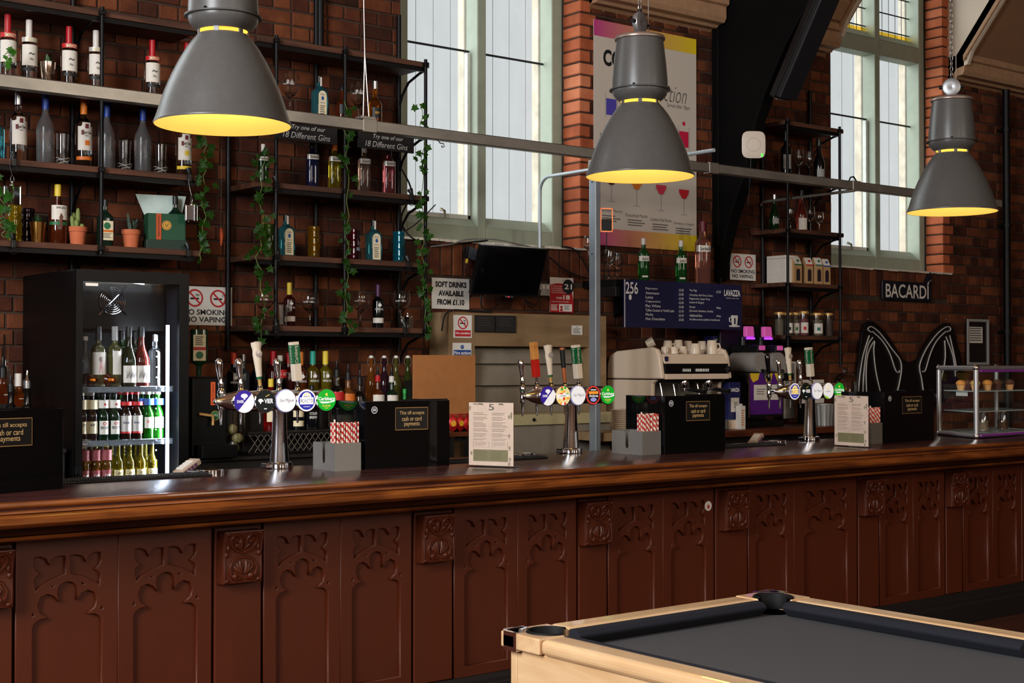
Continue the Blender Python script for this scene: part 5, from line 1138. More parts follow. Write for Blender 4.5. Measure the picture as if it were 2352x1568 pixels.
for z_ in (.168, .30): B().prism(ins, ZB + z_, ZB + z_ + .006, 'XY').obj('glass_shelf', SHG, t)
B().prism(ins, ZB + .012, ZB + .02, 'XY').obj('floor_panel', M('cabinet_floor', (196, 200, 198), .3), t); B().prism(FP, zc1 - .004, zc1, 'XY').obj('glass_top', ICE, t)
tagp = B().box(-.09, .06, -.001, 0, -.035, 0).obj('price_strip', WHITE, t, (8.16, 5.50, ZB + .305), (0, 0, 1.1))
MUF = M('muffin_top', (232, 150, 70), .8, noise=.25, nscale=60, bump=.5); MUFC = M('muffin_case', (232, 170, 110), .7); CHO = M('choc_muffin', (104, 64, 46), .8, noise=.4, nscale=50, bump=.5); CHOC = M('choc_case', (92, 52, 44), .7); PALE = M('pale_muffin', (214, 170, 96), .8, noise=.25, nscale=60, bump=.5)
def muffin(label, px, py, Y_, topm, casem):
    q = aty(px, py, Y_); t2 = thing('muffin', label, 'muffin', (q.x, Y_, ZB + .3065), 0, 'muffins on the upper glass shelf')
    n = 28; v = []
    for j, (r0, z_) in enumerate(((.020, 0), (.0265, .036))):
        for i in range(n): a = 2 * PI * i / n; rr = r0 * (1 + .05 * (i % 2)); v.append((rr * math.cos(a), rr * math.sin(a), z_))
    B().add(v, [(i, (i + 1) % n, n + (i + 1) % n, n + i) for i in range(n)] + [tuple(range(n))[::-1]]).obj('paper_case', casem, t2)
    B().lathe([(.025, .033), (.031, .037), (.033, .046), (.028, .058), (.015, .067), (0, .069)], 20).obj('crumb', topm, t2, smooth=60)
for px, Y_, a_, c_, lb in ((2207, 5.50, MUF, MUFC, 'golden muffin nearest the end glass of the cabinet'), (2240, 5.45, PALE, MUFC, 'pale muffin just behind the cabinet corner post'), (2268, 5.47, MUF, MUFC, 'golden muffin just past the cabinet corner post'), (2291, 5.47, CHO, CHOC, 'chocolate muffin with dark paper case'), (2319, 5.47, CHO, MUFC, 'chocolate muffin with pale topping, farthest along'), (2224, 5.60, CHO, CHOC, 'chocolate muffin at the back of the shelf')):
    muffin(lb, px, 893, Y_, a_, c_)
for px, lb, cm in ((2303, 'tall glass jar of brown biscuits on the cabinet floor', M('biscuits', (120, 78, 46), .9, noise=.6, nscale=60)), (2258, 'glass jar of pale sweets on the cabinet floor', M('sweets', (196, 160, 130), .9, noise=.5, nscale=60))):
    q = aty(px, 990, 5.58); t2 = thing('biscuit_jar', lb, 'jar', (q.x, 5.58, ZB + .021), 0, 'jars inside the cake cabinet')
    B().lathe([(0, 0), (.035, 0), (.037, .10), (.030, .125), (.030, .14), (.028, .14), (.028, .124), (.035, .1), (.033, .004), (0, .004)], 20, cap=False).obj('glass', jar_glass(), t2, smooth=50)
    B().lathe([(0, .005), (.032, .005), (.034, .075), (0, .08)], 16, cap=False).obj('contents', cm, t2, smooth=40); B().lathe([(.031, .126), (.031, .143), (0, .144)], 20).obj('lid', CHROME, t2, smooth=40)

# ================================================================ BEHIND THE BAR
# ---------------------------------------------------------------- drinks fridge
FRB = M('fridge_black', (8, 8, 9), .38, spec=.25); FRI = M('fridge_liner', (24, 25, 30), .4); LED = M('led_white', (240, 246, 255), .5, emit=(225, 238, 255), es=14.0); FGL = pane_mat('fridge_glass', (.96, .98, 1.0))
fx0, fx1, fy0, fy1, fz0, fz1 = 2.695, 3.30, 6.85, 7.60, .30, 2.07
t = thing('drinks_fridge', 'tall black glass door fridge full of bottles, lit by a white light strip', 'fridge')
B().box(fx0, fx0 + .03, fy0 + .03, fy1, fz0, fz1).obj('side_wall', FRB, t, bevel=.006); B().box(fx1 - .03, fx1, fy0 + .03, fy1, fz0, fz1).obj('side_wall', FRB, t, bevel=.006)
B().box(fx0 + .03, fx1 - .03, fy1 - .04, fy1, fz0, fz1).obj('rear_wall', FRI, t); B().box(fx0 + .03, fx1 - .03, fy0 + .03, fy1 - .04, fz1 - .05, fz1).obj('roof', FRB, t, bevel=.006); B().box(fx0 + .03, fx1 - .03, fy0 + .03, fy1 - .04, fz0, fz0 + .12).obj('floor_panel', FRI, t)
B().box(fx1 - .034, fx1 - .0305, fy0 + .035, fy1 - .045, fz0 + .12, fz1 - .05).obj('liner_side', FRI, t); B().box(fx0 + .0305, fx0 + .034, fy0 + .035, fy1 - .045, fz0 + .12, fz1 - .05).obj('liner_side', FRI, t)
B().box(fx0 + .035, fx1 - .035, fy0 + .20, fy1 - .045, fz1 - .30, fz1 - .055).obj('fan_housing', M('fan_housing', (7, 7, 9), .5, spec=.25), t, bevel=.01)
dr = B(); dr.box(fx0, fx0 + .035, fy0, fy0 + .028, fz0, fz1); dr.box(fx1 - .055, fx1, fy0, fy0 + .028, fz0, fz1); dr.box(fx0 + .035, fx1 - .055, fy0, fy0 + .028, fz1 - .06, fz1); dr.box(fx0 + .035, fx1 - .055, fy0, fy0 + .028, fz0, fz0 + .1)
door = dr.obj('door', FRB, t); B().box(fx0 + .035, fx1 - .055, fy0 + .008, fy0 + .012, fz0 + .1, fz1 - .06).obj('door_glass', FGL, door); B().box(fx0 + .05, fx0 + .115, fy0 + .006, fy0 + .008, fz1 - .082, fz1 - .068).obj('maker_plate', SILCAP, door)
B().box(fx0 - .012, fx0 + .02, fy0 - .03, fy0 - .004, 1.05, 1.09).obj('door_handle', FRB, door, bevel=.006)
fc = Vector((fx0 + .27, fy0 + .195, fz1 - .145)); fan = None
for k in range(6): o = B().tube([(fc.x + (.014 + .011 * k) * math.cos(a), fc.y, fc.z + (.014 + .011 * k) * math.sin(a)) for a in [2 * PI * i / 28 for i in range(29)]], .003, 5).obj('fan_ring', CHROME, t, smooth=60)
for s_ in (-1, 1): B().tube([(fc.x - .075, fc.y - .004, fc.z - .075 * s_), (fc.x + .075, fc.y - .004, fc.z + .075 * s_)], .004, 6).obj('fan_arm', CHROME, t)
lx = fx1 - .105
B().box(lx, lx + .012, fy0 + .035, fy0 + .05, fz0 + .14, 1.80).obj('light_strip', LED, t)
for k in range(24): B().box(lx - .035, lx - .031, fy0 + .09, fy0 + .095, .5 + k * .054, .506 + k * .054).obj('light_dot', LED, t)
for k in range(5): B().box(fx0 + .33 + k * .02, fx0 + .34 + k * .02, fy0 + .06 + k * .02, fy0 + .067 + k * .02, fz1 - .058, fz1 - .053).obj('light_dot', LED, t)
l = lamp('fridge_light', 'AREA', (lx - .01, fy0 + .05, 1.15), 16.0, (.86, .93, 1.0), (-1, .45, 0), shape='RECTANGLE', size=1.2, size_y=.03); l.rotation_euler = Vector((-1, .45, 0)).to_track_quat('-Z', 'X').to_euler(); l.parent = t
l = lamp('fridge_top_light', 'AREA', (fx0 + .36, fy0 + .10, fz1 - .07), .25, (.86, .93, 1.0), (0, .25, -1), shape='RECTANGLE', size=.3, size_y=.05); l.parent = t
FS = [1.485, 1.215, .985]
for z_ in FS:
    for k in range(3): B().tube([(fx0 + .04, fy0 + .045 + k * .0, z_ - .004 - k * .011), (fx1 - .07, fy0 + .045, z_ - .004 - k * .011)], .003, 6).obj('shelf_wire', CHROME, t)
    for k in range(13): x = fx0 + .06 + k * .035; B().tube([(x, fy0 + .05, z_ - .004), (x, fy1 - .06, z_ - .004)], .0022, 5).obj('shelf_wire', CHROME, t)
    B().box(fx0 + .04, fx1 - .07, fy0 + .041, fy0 + .043, z_ - .030, z_ - .002).obj('price_rail', M('price_rail', (190, 200, 210), .15, trans=.7, ior=1.3), t)
ORD = ['first', 'second', 'third', 'fourth', 'fifth', 'sixth', 'seventh', 'eighth']
def frow(z, pxs, kinds, Y_, grp, tail):
    cnt = {}
    for px, kd in zip(pxs, kinds):
        cnt[kd] = cnt.get(kd, -1) + 1; o = ORD[cnt[kd]]
        if kd == 'mor': bottle('%s dark beer bottle with cream oval label %s' % (o, tail), px, 0, z, Y_, 'beer', M('beer_brown', (40, 20, 10), .06, trans=.5), WHCAP, .05, [(.14, .40, 55, LABC), (.66, .86, 80, LABC)], [('MORETTI', .3, .35, .03, BLACKP)], group=grp, h=.235, name='beer_bottle')
        if kd == 'beck': bottle('%s green beer bottle with red and white oval label %s' % (o, tail), px, 0, z, Y_, 'beer', BOTG, BLKCAP, .05, [(.12, .42, 52, LAB), (.70, .88, 80, LAB)], [("BECK'S", .24, .30, .042, BLACKP), ('\u25cf', .33, .39, .022, LABR), ('\u25cf', .76, .81, .012, LABR)], group=grp, h=.228, name='beer_bottle')
        if kd == 'bud': bottle('%s brown beer bottle with white and red label %s' % (o, tail), px, 0, z, Y_, 'beer', M('beer_brown', (40, 20, 10), .06, trans=.5), LABR, .05, [(.16, .50, 75, LAB2), (.12, .16, 75, LABR), (.72, .80, 80, LABR)], [('Budweiser', .33, .38, .045, M('navy_print', (40, 44, 90), .6))], group=grp, h=.238, name='beer_bottle')
        if kd == 'per': bottle('%s bright green beer bottle with blue neck label %s' % (o, tail), px, 0, z, Y_, 'beer', M('beer_green', (50, 150, 40), .05, trans=.85, ior=1.36), WHCAP, .05, [(.22, .46, 50, LAB), (.72, .86, 80, M('blue_print', (40, 84, 150), .6))], [('PERONI', .33, .39, .032, LABR)], group=grp, h=.238, name='beer_bottle')
        if kd == 'pink': bottle('%s amber beer bottle with dusty pink label %s' % (o, tail), px, 0, z, Y_, 'beer', M('beer_amber', (226, 150, 60), .05, trans=.92, ior=1.36), YCAP, .05, [(.10, .38, 70, M('dusty_pink', (150, 70, 74), .55)), (.62, .88, 70, M('dusty_pink', (150, 70, 74), .55))], [('CAPE', .2, .28, .03, WHITEP)], group=grp, h=.203, name='beer_bottle')
        if kd == 'cor': bottle('%s clear bottle of yellow beer with pale printed label %s' % (o, tail), px, 0, z, Y_, 'beer', M('beer_yellow', (244, 214, 50), .05, trans=.95, ior=1.36), SILCAP, .05, [(.10, .36, 60, M('corona_label', (226, 206, 150), .5))], [('Corona', .24, .33, .042, BLACKP), ('Extra', .16, .21, .022, BLACKP)], group=grp, h=.206, name='beer_bottle')
frow(FS[1], [189, 212, 238, 264, 290, 315, 341, 364], ['mor', 'mor', 'beck', 'beck', 'bud', 'bud', 'per', 'per'], 6.95, 'beers on the middle fridge shelf', 'front row, middle fridge shelf')
frow(FS[1], [199, 225, 250, 275, 302, 328, 352], ['mor', 'beck', 'beck', 'bud', 'bud', 'per', 'per'], 7.04, 'beers on the middle fridge shelf', 'second row, middle fridge shelf')
frow(FS[2], [196, 221, 246, 273, 299, 325, 351], ['pink', 'pink', 'pink', 'cor', 'cor', 'cor', 'cor'], 6.95, 'beers on the lowest fridge shelf', 'front row, lowest fridge shelf')
frow(FS[2], [207, 232, 258, 285, 311, 336], ['pink', 'pink', 'cor', 'cor', 'cor', 'cor'], 7.04, 'beers on the lowest fridge shelf', 'second row, lowest fridge shelf')
FW = 'wines on the top fridge shelf'
WHG = M('white_wine', (214, 206, 130), .05, trans=.92, ior=1.36)
b_ = bottle('white wine bottle with big pink letter label in the fridge', 227, 752, FS[0], 6.97, 'wine', WHG, BLKCAP, .22, [(.20, .58, 70, LAB)], [('A', .22, .5, .022, M('pink_print', (214, 150, 150), .6)), ('NOVO', .42, .5, .02, GREYP)], group=FW)
bottle('white wine bottle with grey foil and small text label in the fridge', 265, 752, FS[0], 6.97, 'wine', WHG, LABGR, .22, [(.20, .60, 35, LAB)], group=FW)
bottle('green wine bottle with plain label behind the letter label bottle', 282, 750, FS[0], 7.08, 'wine', GREENG, BLKCAP, .22, [(.2, .5, 60, LAB)], group=FW)
for px, gm, lb in ((297, M('pinot_glass', (60, 66, 40), .05, trans=.8), 'sloping dark wine bottle with black and white picture label'), (326, ROSEG, 'sloping rose wine bottle with sunburst picture label')):
    b_ = bottle(lb, px, 752, FS[0], 6.955, 'burg', gm, BLKCAP, .16, [(.06, .35, 60, LAB)], group=FW)
    q = B(); rr = .043
    for i in range(9): a_ = -PI / 2 - .6 + i * .14; q.add([(rr * math.cos(a_), rr * math.sin(a_), .04 + .012 * (i % 3)), (rr * math.cos(a_ + .1), rr * math.sin(a_ + .1), .04), (rr * math.cos(a_ + .06), rr * math.sin(a_ + .06), .09 - .008 * (i % 2))], [(0, 1, 2)])
    q.obj('picture_print', BLACKP, b_)
bottle('wine bottle with tall stopper behind the rose in the fridge', 312, 722, FS[0], 7.08, 'wine', M('pinot_glass', (60, 66, 40), .05, trans=.8), BLKCAP, .2, group=FW, h=.30)
bottle('frosted carafe at the dark edge of the top fridge shelf', 197, 775, FS[0], 7.0, 'swing', FROST, WHCAP, .06, group=FW)
bottle('clear glass stoppered decanter beside the light strip', 357, 770, FS[0], 6.96, 'gin', CLEAR, SILCAP, .12, group=FW)
for px, lb in ((205, 'bottle lying on its side, cork outward, under the carafe'), (247, 'bottle lying on its side, cork outward, under the wine labels')):
    q = aty(px, 872, 6.93); t2 = thing('lying_bottle', lb, 'bottle', (q.x, 6.94, FS[0] + .034), 0, 'bottles lying on the top fridge shelf'); m_ = Matrix.Rotation(PI / 2, 4, 'X') @ Matrix.Rotation(.25, 4, 'Y')
    B().lathe(lin_prof(.09, .033, .012, .03, .07), 18, mtx=Matrix.Translation((0, .04, 0)) @ m_).obj('glass', BROWNG, t2, smooth=50); B().lathe([(0, 0), (.007, 0), (.007, .03), (0, .03)], 10, mtx=Matrix.Translation((0, -.03, 0)) @ m_).obj('cork', ORCAP, t2, smooth=40)

# ---------------------------------------------------------------- back counters
BBW = wood('back_bar_wood', (66, 30, 16), (110, 54, 28), .4, 1.8, 'X'); BBD = M('back_bar_dark', (22, 18, 16), .5)
t = thing('back_bar', 'dark stepped back bar crowded with spirit bottles behind the nearest tap', 'back bar')
B().box(3.33, 5.0, 6.93, 7.64, .1, 1.08).obj('carcass', BBD, t); B().box(3.33, 5.0, 6.9, 7.64, 1.08, 1.10).obj('worktop', BBD, t, bevel=.003); B().box(3.62, 4.98, 7.26, 7.64, 1.10, 1.36).obj('riser', BBD, t, bevel=.003)
B().box(3.70, 4.62, 6.95, 7.16, 1.205, 1.225).obj('bottle_tray', BBD, t)
MESHM = M('expanded_metal', (120, 112, 104), .4, .6)
for k in range(24):
    for s_ in (-1, 1):
        x = 3.70 + k * .038
        B().tube([(x, 6.948 + .002 * s_, 1.115 if s_ > 0 else 1.215), (x + .075, 6.948 + .002 * s_, 1.215 if s_ > 0 else 1.115)], .0022, 4).obj('mesh_strand', MESHM, t)
for z_ in (1.113, 1.217): B().box(3.70, 4.68, 6.944, 6.952, z_ - .004, z_ + .004).obj('mesh_frame', BLACKM, t)
t = thing('far_back_bar', 'brown wooden back counter under the coffee machine and drinks dispensers', 'counter')
B().box(6.86, 9.5, 7.0, 7.64, .1, 1.075).obj('carcass', BBD, t); B().box(6.86, 9.5, 6.94, 7.64, 1.076, 1.125).obj('worktop', BBW, t, bevel=.006)
for x in (7.2, 8.0, 8.8): B().box(x, x + .01, 6.998, 7.0, .12, 1.07).obj('door_gap', BLACKP, t)

BR_ = 'spirit bottles on the back bar riser'
for px, yt, gm, cap, cp, lb, wn in ((537, 812, BLACKG, M('red_orange_foil', (206, 64, 30), .4), .2, 'black spirit bottle with red orange foil at the end of the riser', 1), (559, 815, M('pale_blue_gin', (150, 180, 200), .05, trans=.9, ior=1.36), SILCAP, .12, 'clear blue tinted gin bottle with silver top', 0), (594, 812, BLACKG, BLKCAP, .2, 'black bottle with white label behind the cream tap handle', 0), (628, 808, M('dark_red_glass', (52, 14, 12), .06), REDCAP, .24, 'dark red bottle with red foil between the tap handles', 0), (644, 818, CLEAR, WHCAP, .1, 'clear bottle with red and white neck label', 2), (663, 812, M('dark_red_glass', (52, 14, 12), .06), REDCAP, .2, 'dark red bottle hidden by the green tap handle', 0), (691, 810, M('brown_gin', (150, 70, 24), .05, trans=.8), M('orange_foil', (214, 120, 40), .4), .24, 'brown orange gin bottle with orange foil', 1), (719, 808, M('olive_gin', (170, 140, 40), .05, trans=.85), TEALCAP, .24, 'golden gin bottle with teal foil and teal band', 3), (748, 808, M('lemon_gin', (190, 170, 40), .05, trans=.85), YCAP, .24, 'golden gin bottle with yellow foil and white tree', 1)):
    lb_ = [(.12, .24, 70, LABT if wn == 3 else LAB)] if wn != 2 else [(.55, .72, 70, LABR), (.6, .66, 72, LAB)]
    bottle(lb, px, yt, 1.36, 7.46 if wn else 7.50, 'whit', gm, cap, cp, lb_, [('WHITLEY NEILL', .42, .46, .062, WHITEP), ('\u2663', .5, .58, .025, WHITEP)] if wn in (1, 3) else (), group=BR_)
SG = 'swing top bottles of syrup on the back bar riser'
for px, gm, lb in ((853, M('orange_syrup', (214, 130, 50), .06, trans=.85), 'swing top bottle of orange syrup'), (883, M('plum_syrup', (50, 24, 36), .06, trans=.4), 'swing top bottle of dark plum syrup'), (910, M('olive_syrup', (120, 116, 50), .06, trans=.7), 'swing top bottle of olive syrup'), (937, M('green_syrup', (70, 84, 30), .06, trans=.6), 'swing top bottle of green syrup by the brown board')):
    b_ = bottle(lb, px, 822, 1.36, 7.36, 'swing', gm, None, 0, group=SG, name='syrup_bottle'); hh = aty(px, 822, 7.36).z - 1.36
    B().lathe([(.012, hh), (.014, hh + .004), (.012, hh + .014), (0, hh + .017)], 12).obj('stopper', WHITE, b_, smooth=40)
    for s_ in (-1, 1): B().tube([(s_ * .015, 0, hh - .05), (s_ * .024, 0, hh - .03), (s_ * .018, 0, hh + .006), (0, 0, hh + .012)], .0014, 4).obj('wire_bail', ROPE, b_)
FG = 'bottles on the front tray of the back bar'
bottle('short bottle with red lower half and pale label', 623, 872, 1.226, 7.06, 'round', M('red_liqueur', (150, 20, 20), .05, trans=.7), YCAP, .14, [(.18, .5, 50, LABC)], group=FG)
bottle('dark aperitif bottle with cream label lettered in red', 684, 880, 1.226, 7.06, 'tall', BLACKG, BLKCAP, .1, [(.28, .62, 60, LABC), (.08, .2, 60, LABC)], [("PIMM'S", .42, .52, .055, LABR)], group=FG)
bottle('flat black coffee liqueur bottle lettered in white', 717, 886, 1.226, 7.06, 'sq2', BLACKG, BLKCAP, .1, (), [('COLD', .34, .40, .045, WHITEP), ('BREW', .25, .31, .045, WHITEP)], group=FG)
for px, yt, gm, cp, lb, lab_ in ((774, 850, CLEAR, BLKCAP, 'clear spirit bottle with black pourer and red label', LABR), (800, 858, M('orange_syrup', (214, 130, 50), .06, trans=.85), BLKCAP, 'slim orange bottle with tall black pourer', LABO), (827, 870, CLEAR, BLKCAP, 'squat clear bottle with fat black stopper', None), (868, 862, M('brown_gin', (150, 70, 24), .05, trans=.8), REDCAP, 'brown bottle with red cap and white label behind the till', LAB), (900, 864, BOTG, WHCAP, 'green bottle with white neck behind the till', LAB)):
    bottle(lb, px, yt, 1.23, 7.2 if px < 840 else 7.12, 'whit', gm, cp, .12, [(.45, .62, 60, lab_)] if lab_ else (), group=FG, pour=BLKCAP)
bottle('bright green plastic lemon juice bottle beside the brown board', 930, 895, 1.23, 7.1, 'round', M('juice_green', (30, 130, 50), .3), M('juice_cap', (40, 150, 60), .4), .1, name='juice_bottle')
t = thing('glass_vase', 'tall clear glass jar of pale lemons beside the frozen shot machine', 'jar', (aty(540, 1000, 6.98).x, 6.98, 1.10), 0)
B().lathe([(0, .001), (.055, 0), (.055, .34), (.052, .34), (.052, .008), (0, .008)], 28, cap=False).obj('glass', jar_glass(), t, smooth=50)
for k, (x, y, z_) in enumerate(((-.015, -.01, .045), (.018, .008, .095), (-.014, .01, .145))):
    o = B().ball((0, 0, 0), (.033, .028, .028), 14, 10).obj('lemon', M('pale_lemon', (150, 134, 84), .5, bump=.2, nscale=60), None, tuple(Vector(t.location) + Vector((x, y, z_))), smooth=60)
    tag(o, ('pale lemon at the bottom of the tall glass jar', 'pale lemon in the middle of the tall glass jar', 'topmost pale lemon in the tall glass jar')[k], 'lemon', 'lemons in the glass jar')

# shot machine with an upturned bottle
t = thing('shot_machine', 'black frozen shot machine with orange label and green temperature badge', 'machine')
x0, x1 = aty(441, 900, 6.95).x, aty(524, 900, 6.95).x
B().box(x0, x1, 6.95, 7.5, 1.10, 1.53).obj('body', FRB, t, bevel=.012); B().box(x0 + .01, x1 + .01, 6.85, 6.95, 1.10, 1.17).obj('drip_tray', FRB, t, bevel=.006)
lb0 = aty(484, 877, 6.949); lb1 = aty(494, 930, 6.949)
B().box(lb0.x, lb1.x, 6.947, 6.949, lb1.z, lb0.z).obj('orange_label', M('orange_label2', (206, 84, 36), .5, emit=(206, 84, 36), es=.15), t); q = B(); letters(q, 'Jägermeister', lb0.x + .003, lb1.x - .003, lb1.z + .005, lb0.z - .005, 6.9465, vertical=True); q.obj('lettering', LABK, t)
c_ = aty(493, 954, 6.94); q = B(); q.lathe([(0, 0), (.026, 0), (.026, .006), (0, .007)], 28, mtx=Matrix.Translation(c_) @ Matrix.Rotation(PI / 2, 4, 'X')); bd = q.obj('temperature_badge', LABGN, t, smooth=40); q = B(); ring(q, c_.x, c_.z, .023, .026, c_.y - .0075); q.obj('badge_ring', LABG, bd); q = B(); letters(q, '-18\u00b0C', c_.x - .017, c_.x + .017, c_.z - .005, c_.z + .007, c_.y - .0076); q.obj('lettering', WHITEP, bd)
B().tube([(c_.x - .09, 6.94, c_.z + .01), (c_.x - .02, 6.92, c_.z), (c_.x - .02, 6.92, c_.z - .05)], .009, 8).obj('spout', BRASS, t, smooth=60)
q0 = aty(457, 800, 7.05); t = thing('upturned_bottle', 'green herbal liqueur bottle standing upside down on the shot machine', 'bottle', (q0.x, 7.05, 1.531), -.35)
B().lathe([(r_, .255 - z_) for r_, z_ in lin_prof(.255, .045, .014, .165, .205)], 24, p=4.5, sy=.6).obj('glass', M('herb_green2', (18, 54, 34), .08), t, smooth=40)
q = B(); q.box(-.033, .033, -.0295, -.0287, .085, .225); q.obj('label', LABC, t); q = B(); q.box(-.034, .034, -.0305, -.0297, .142, .158); q.obj('label_band', LABR, t); q = B(); disc(q, 0, .115, .02, -.031); q.obj('label_seal', LABGN, t); q = B(); lines(q, -.022, .022, .165, .215, 5, -.031); q.obj('label_print', GREYP, t)

# bottles at the picture edge, on a low table behind the nearest till
t = thing('side_counter', 'dark low counter behind the till at the picture edge', 'counter'); B().box(1.9, 2.66, 6.9, 7.6, .1, 1.16).obj('carcass', BBD, t); B().box(1.9, 2.66, 6.88, 7.6, 1.161, 1.18).obj('worktop', BBD, t)
EG = 'bottles behind the till at the picture edge'
b_ = bottle('empty clear swing top bottle against the bricks beside the fridge', 16, 768, 1.181, 7.40, 'swing', CLEAR, None, group=EG); 
bottle('square black labelled whiskey bottle at the picture edge', 8, 845, 1.181, 7.1, 'square', BROWNG, BLKCAP, .12, [(.2, .55, 50, LABK)], [("Jack Daniel's", .42, .5, .05, WHITEP)], group=EG, pour=BLKCAP)
bottle('square honey whiskey bottle with cream label', 43, 860, 1.181, 7.15, 'square', AMBG, WHCAP, .16, (), [("JACK DANIEL'S", .5, .56, .06, BLACKP)], group=EG)
bottle('black bottle with tall pourer between the whiskeys', 26, 885, 1.181, 7.0, 'vodka', BLACKG, BLKCAP, .1, group=EG, pour=BLKCAP)
bottle('dark round liqueur bottle with chrome pourer by the fridge', 64, 876, 1.181, 7.0, 'round', DARKG, SILCAP, .1, [(.5, .6, 40, LABGR)], group=EG, pour=CHROME)

# ---------------------------------------------------------------- brown board, crisps
KBOX = M('brown_board', (172, 112, 62), .7, noise=.06, nscale=20)
t = thing('brown_board', 'plain brown hardboard sheet leaning above the crisps', 'board'); q0, q1 = aty(950, 815, 6.95), aty(1092, 815, 6.95)
B().box(q0.x, q1.x, 6.95, 6.962, 1.21, q0.z).obj('sheet', KBOX, t, bevel=.001); B().box(q0.x, q1.x + .02, 6.94, 7.12, 1.13, 1.16).obj('ledge', BBD, t)
for x in (q0.x + .05, q1.x - .05): B().box(x, x + .03, 6.965, 7.12, 1.16, 1.5).obj('stay', BBD, t)
t2 = thing('snack_shelf', 'low wooden snack shelf under the brown board', 'shelf'); q0, q1 = aty(1030, 990, 6.93), aty(1082, 990, 6.93)
B().box(q0.x - .1, q1.x + .02, 6.90, 6.94, 1.16, 1.19).obj('shelf_board', BBW, t2, bevel=.003)
for x in (q0.x, q1.x - .05): B().box(x, x + .025, 6.905, 6.94, .9, 1.16).obj('bracket', BBD, t2)
CRM = M('crisp_packet', (176, 26, 30), .3, .2, noise=.8, nscale=30)
for k in range(3):
    px = 1040 + k * 17; q = aty(px, 985, 6.92); t2 = thing('crisp_packet', ('shiny red crisp packet nearest the till', 'shiny red crisp packet in the middle of three', 'shiny red crisp packet by the menu')[k], 'crisps', (q.x, 6.92, 1.191), .3 * (k - 1), 'crisp packets')
    B().lathe([(.002, 0), (.03, .02), (.034, .05), (.028, .08), (.002, .10)], 14, sy=.4).obj('packet', CRM, t2, smooth=40)
    B().box(-.03, .03, -.0015, .0015, .099, .107).obj('crimp', CRM, t2); q = B(); disc(q, 0, .05, .018, -.0145); q.obj('packet_emblem', M('crisp_yellow', (226, 160, 40), .4), t2)

# ---------------------------------------------------------------- serving hatch
PLY = wood('hatch_plywood', (126, 100, 70), (150, 122, 88), .6, 1.2, 'X'); SHUT = M('shutter_grey', (132, 122, 108), .55, noise=.06, nscale=20)
hx0, hx1, hy = aty(1031, 800, 7.42).x, aty(1393, 800, 7.42).x, 7.42
hz1 = 1.935; ox0, ox1 = aty(1091, 800, hy).x, aty(1352, 800, hy).x
t = thing('serving_hatch', 'plywood serving hatch with grey louvred shutter below the television', 'hatch')
B().box(hx0, ox0, hy, 7.64, .3, hz1).obj('side_board', PLY, t, bevel=.003); B().box(ox1, hx1, hy, 7.64, .3, hz1).obj('side_board', PLY, t, bevel=.003); B().box(ox0, ox1, hy + .001, 7.64, 1.715, hz1).obj('head_board', PLY, t, bevel=.002)
for k, (z0, z1) in enumerate(((1.60, 1.714), (1.455, 1.60), (1.27, 1.455))): B().prism([(hy + .10 - .0 * k, z1), (hy + .12, z1), (hy + .09, z0), (hy + .06, z0)], ox0, ox1, 'YZ').obj('shutter_slat', SHUT, t, bevel=.004)
B().box(ox0, ox1, 7.62, 7.64, .9, 1.72).obj('back_panel', BBD, t)
LEDG = M('hatch_ledge', (176, 164, 124), .5); lz = aty(1270, 950, 7.12).z
B().box(ox0 + .02, ox1 + .02, 7.12, hy + .1, lz - .07, lz).obj('ledge', LEDG, t, bevel=.004); B().ball((ox0 + .25, 7.118, lz - .035), .012, 10, 6).obj('bolt', BLACKM, t)
B().box(ox0 - .12, ox1 - .05, 7.14, hy - .002, .4, lz - .072).obj('lower_cabinet', SHUT, t, bevel=.004); B().prism([(7.0, lz - .05), (7.12, lz - .05), (7.12, lz + .02)], ox1 + .02, ox1 + .12, 'YZ').obj('ledge_bracket', LEDG, t)
B().box(6.15, 6.62, 6.78, 7.11, 1.10, 1.155).obj('end_shelf', PLY, t, bevel=.004)
def sign(name, label, p0, p1, Y_, m, cat='sign', th=.004):
    a, c = aty(p0[0], p0[1], Y_), aty(p1[0], p1[1], Y_); t = thing(name, label, cat, (a.x, Y_, c.z)); w, h = c.x - a.x, a.z - c.z
    B().box(0, w, 0, th, 0, h).obj('plate', m, t, bevel=.001)
    return t, w, h
NOBK = M('prohibit_red', (190, 34, 44), .5)
def nosmoke(q, qk, cx, cz, r, y, vape):
    ring(q, cx, cz, r * .8, r, y - .0004); bar2(q, (cx - r * .62, cz + r * .62), (cx + r * .62, cz - r * .62), r * .2, y - .0005)
    rect(qk, cx - r * .55, cx + r * .5, cz - r * .16, cz + r * .04, y)
    if not vape:
        for k in range(4): bar2(qk, (cx + r * (.1 + .12 * k), cz + r * (.5 - .12 * (k % 2))), (cx + r * (.22 + .12 * k), cz + r * (.38 + .12 * (k % 2) - .2)), r * .07, y)
    else:
        for k in range(3): bar2(qk, (cx + r * .5, cz + r * (.18 + .12 * k)), (cx + r * .62, cz + r * (.28 + .08 * k)), r * .05, y)
def smoking_sign(label, p0, p1, Y_):
    t, w, h = sign('no_smoking_sign', label, p0, p1, Y_, WHITE)
    q, k = B(), B(); r = min(w * .21, h * .23); nosmoke(q, k, w * .27, h * .70, r, -.001, False); nosmoke(q, k, w * .72, h * .70, r, -.001, True)
    word(t, BLACKP, 'NO SMOKING', w * .04, w * .95, h * .27, h * .41, -.001, .02); word(t, BLACKP, 'NO VAPING', w * .08, w * .88, h * .08, h * .22, -.001, .02)
    q.obj('prohibition_rings', NOBK, t); k.obj('cigarette_print', BLACKP, t)
smoking_sign('white no smoking no vaping sign half behind the fridge', (415, 656), (533, 748), 7.64); smoking_sign('white no smoking no vaping sign below the roof truss', (1677, 581), (1736, 645), 7.62)
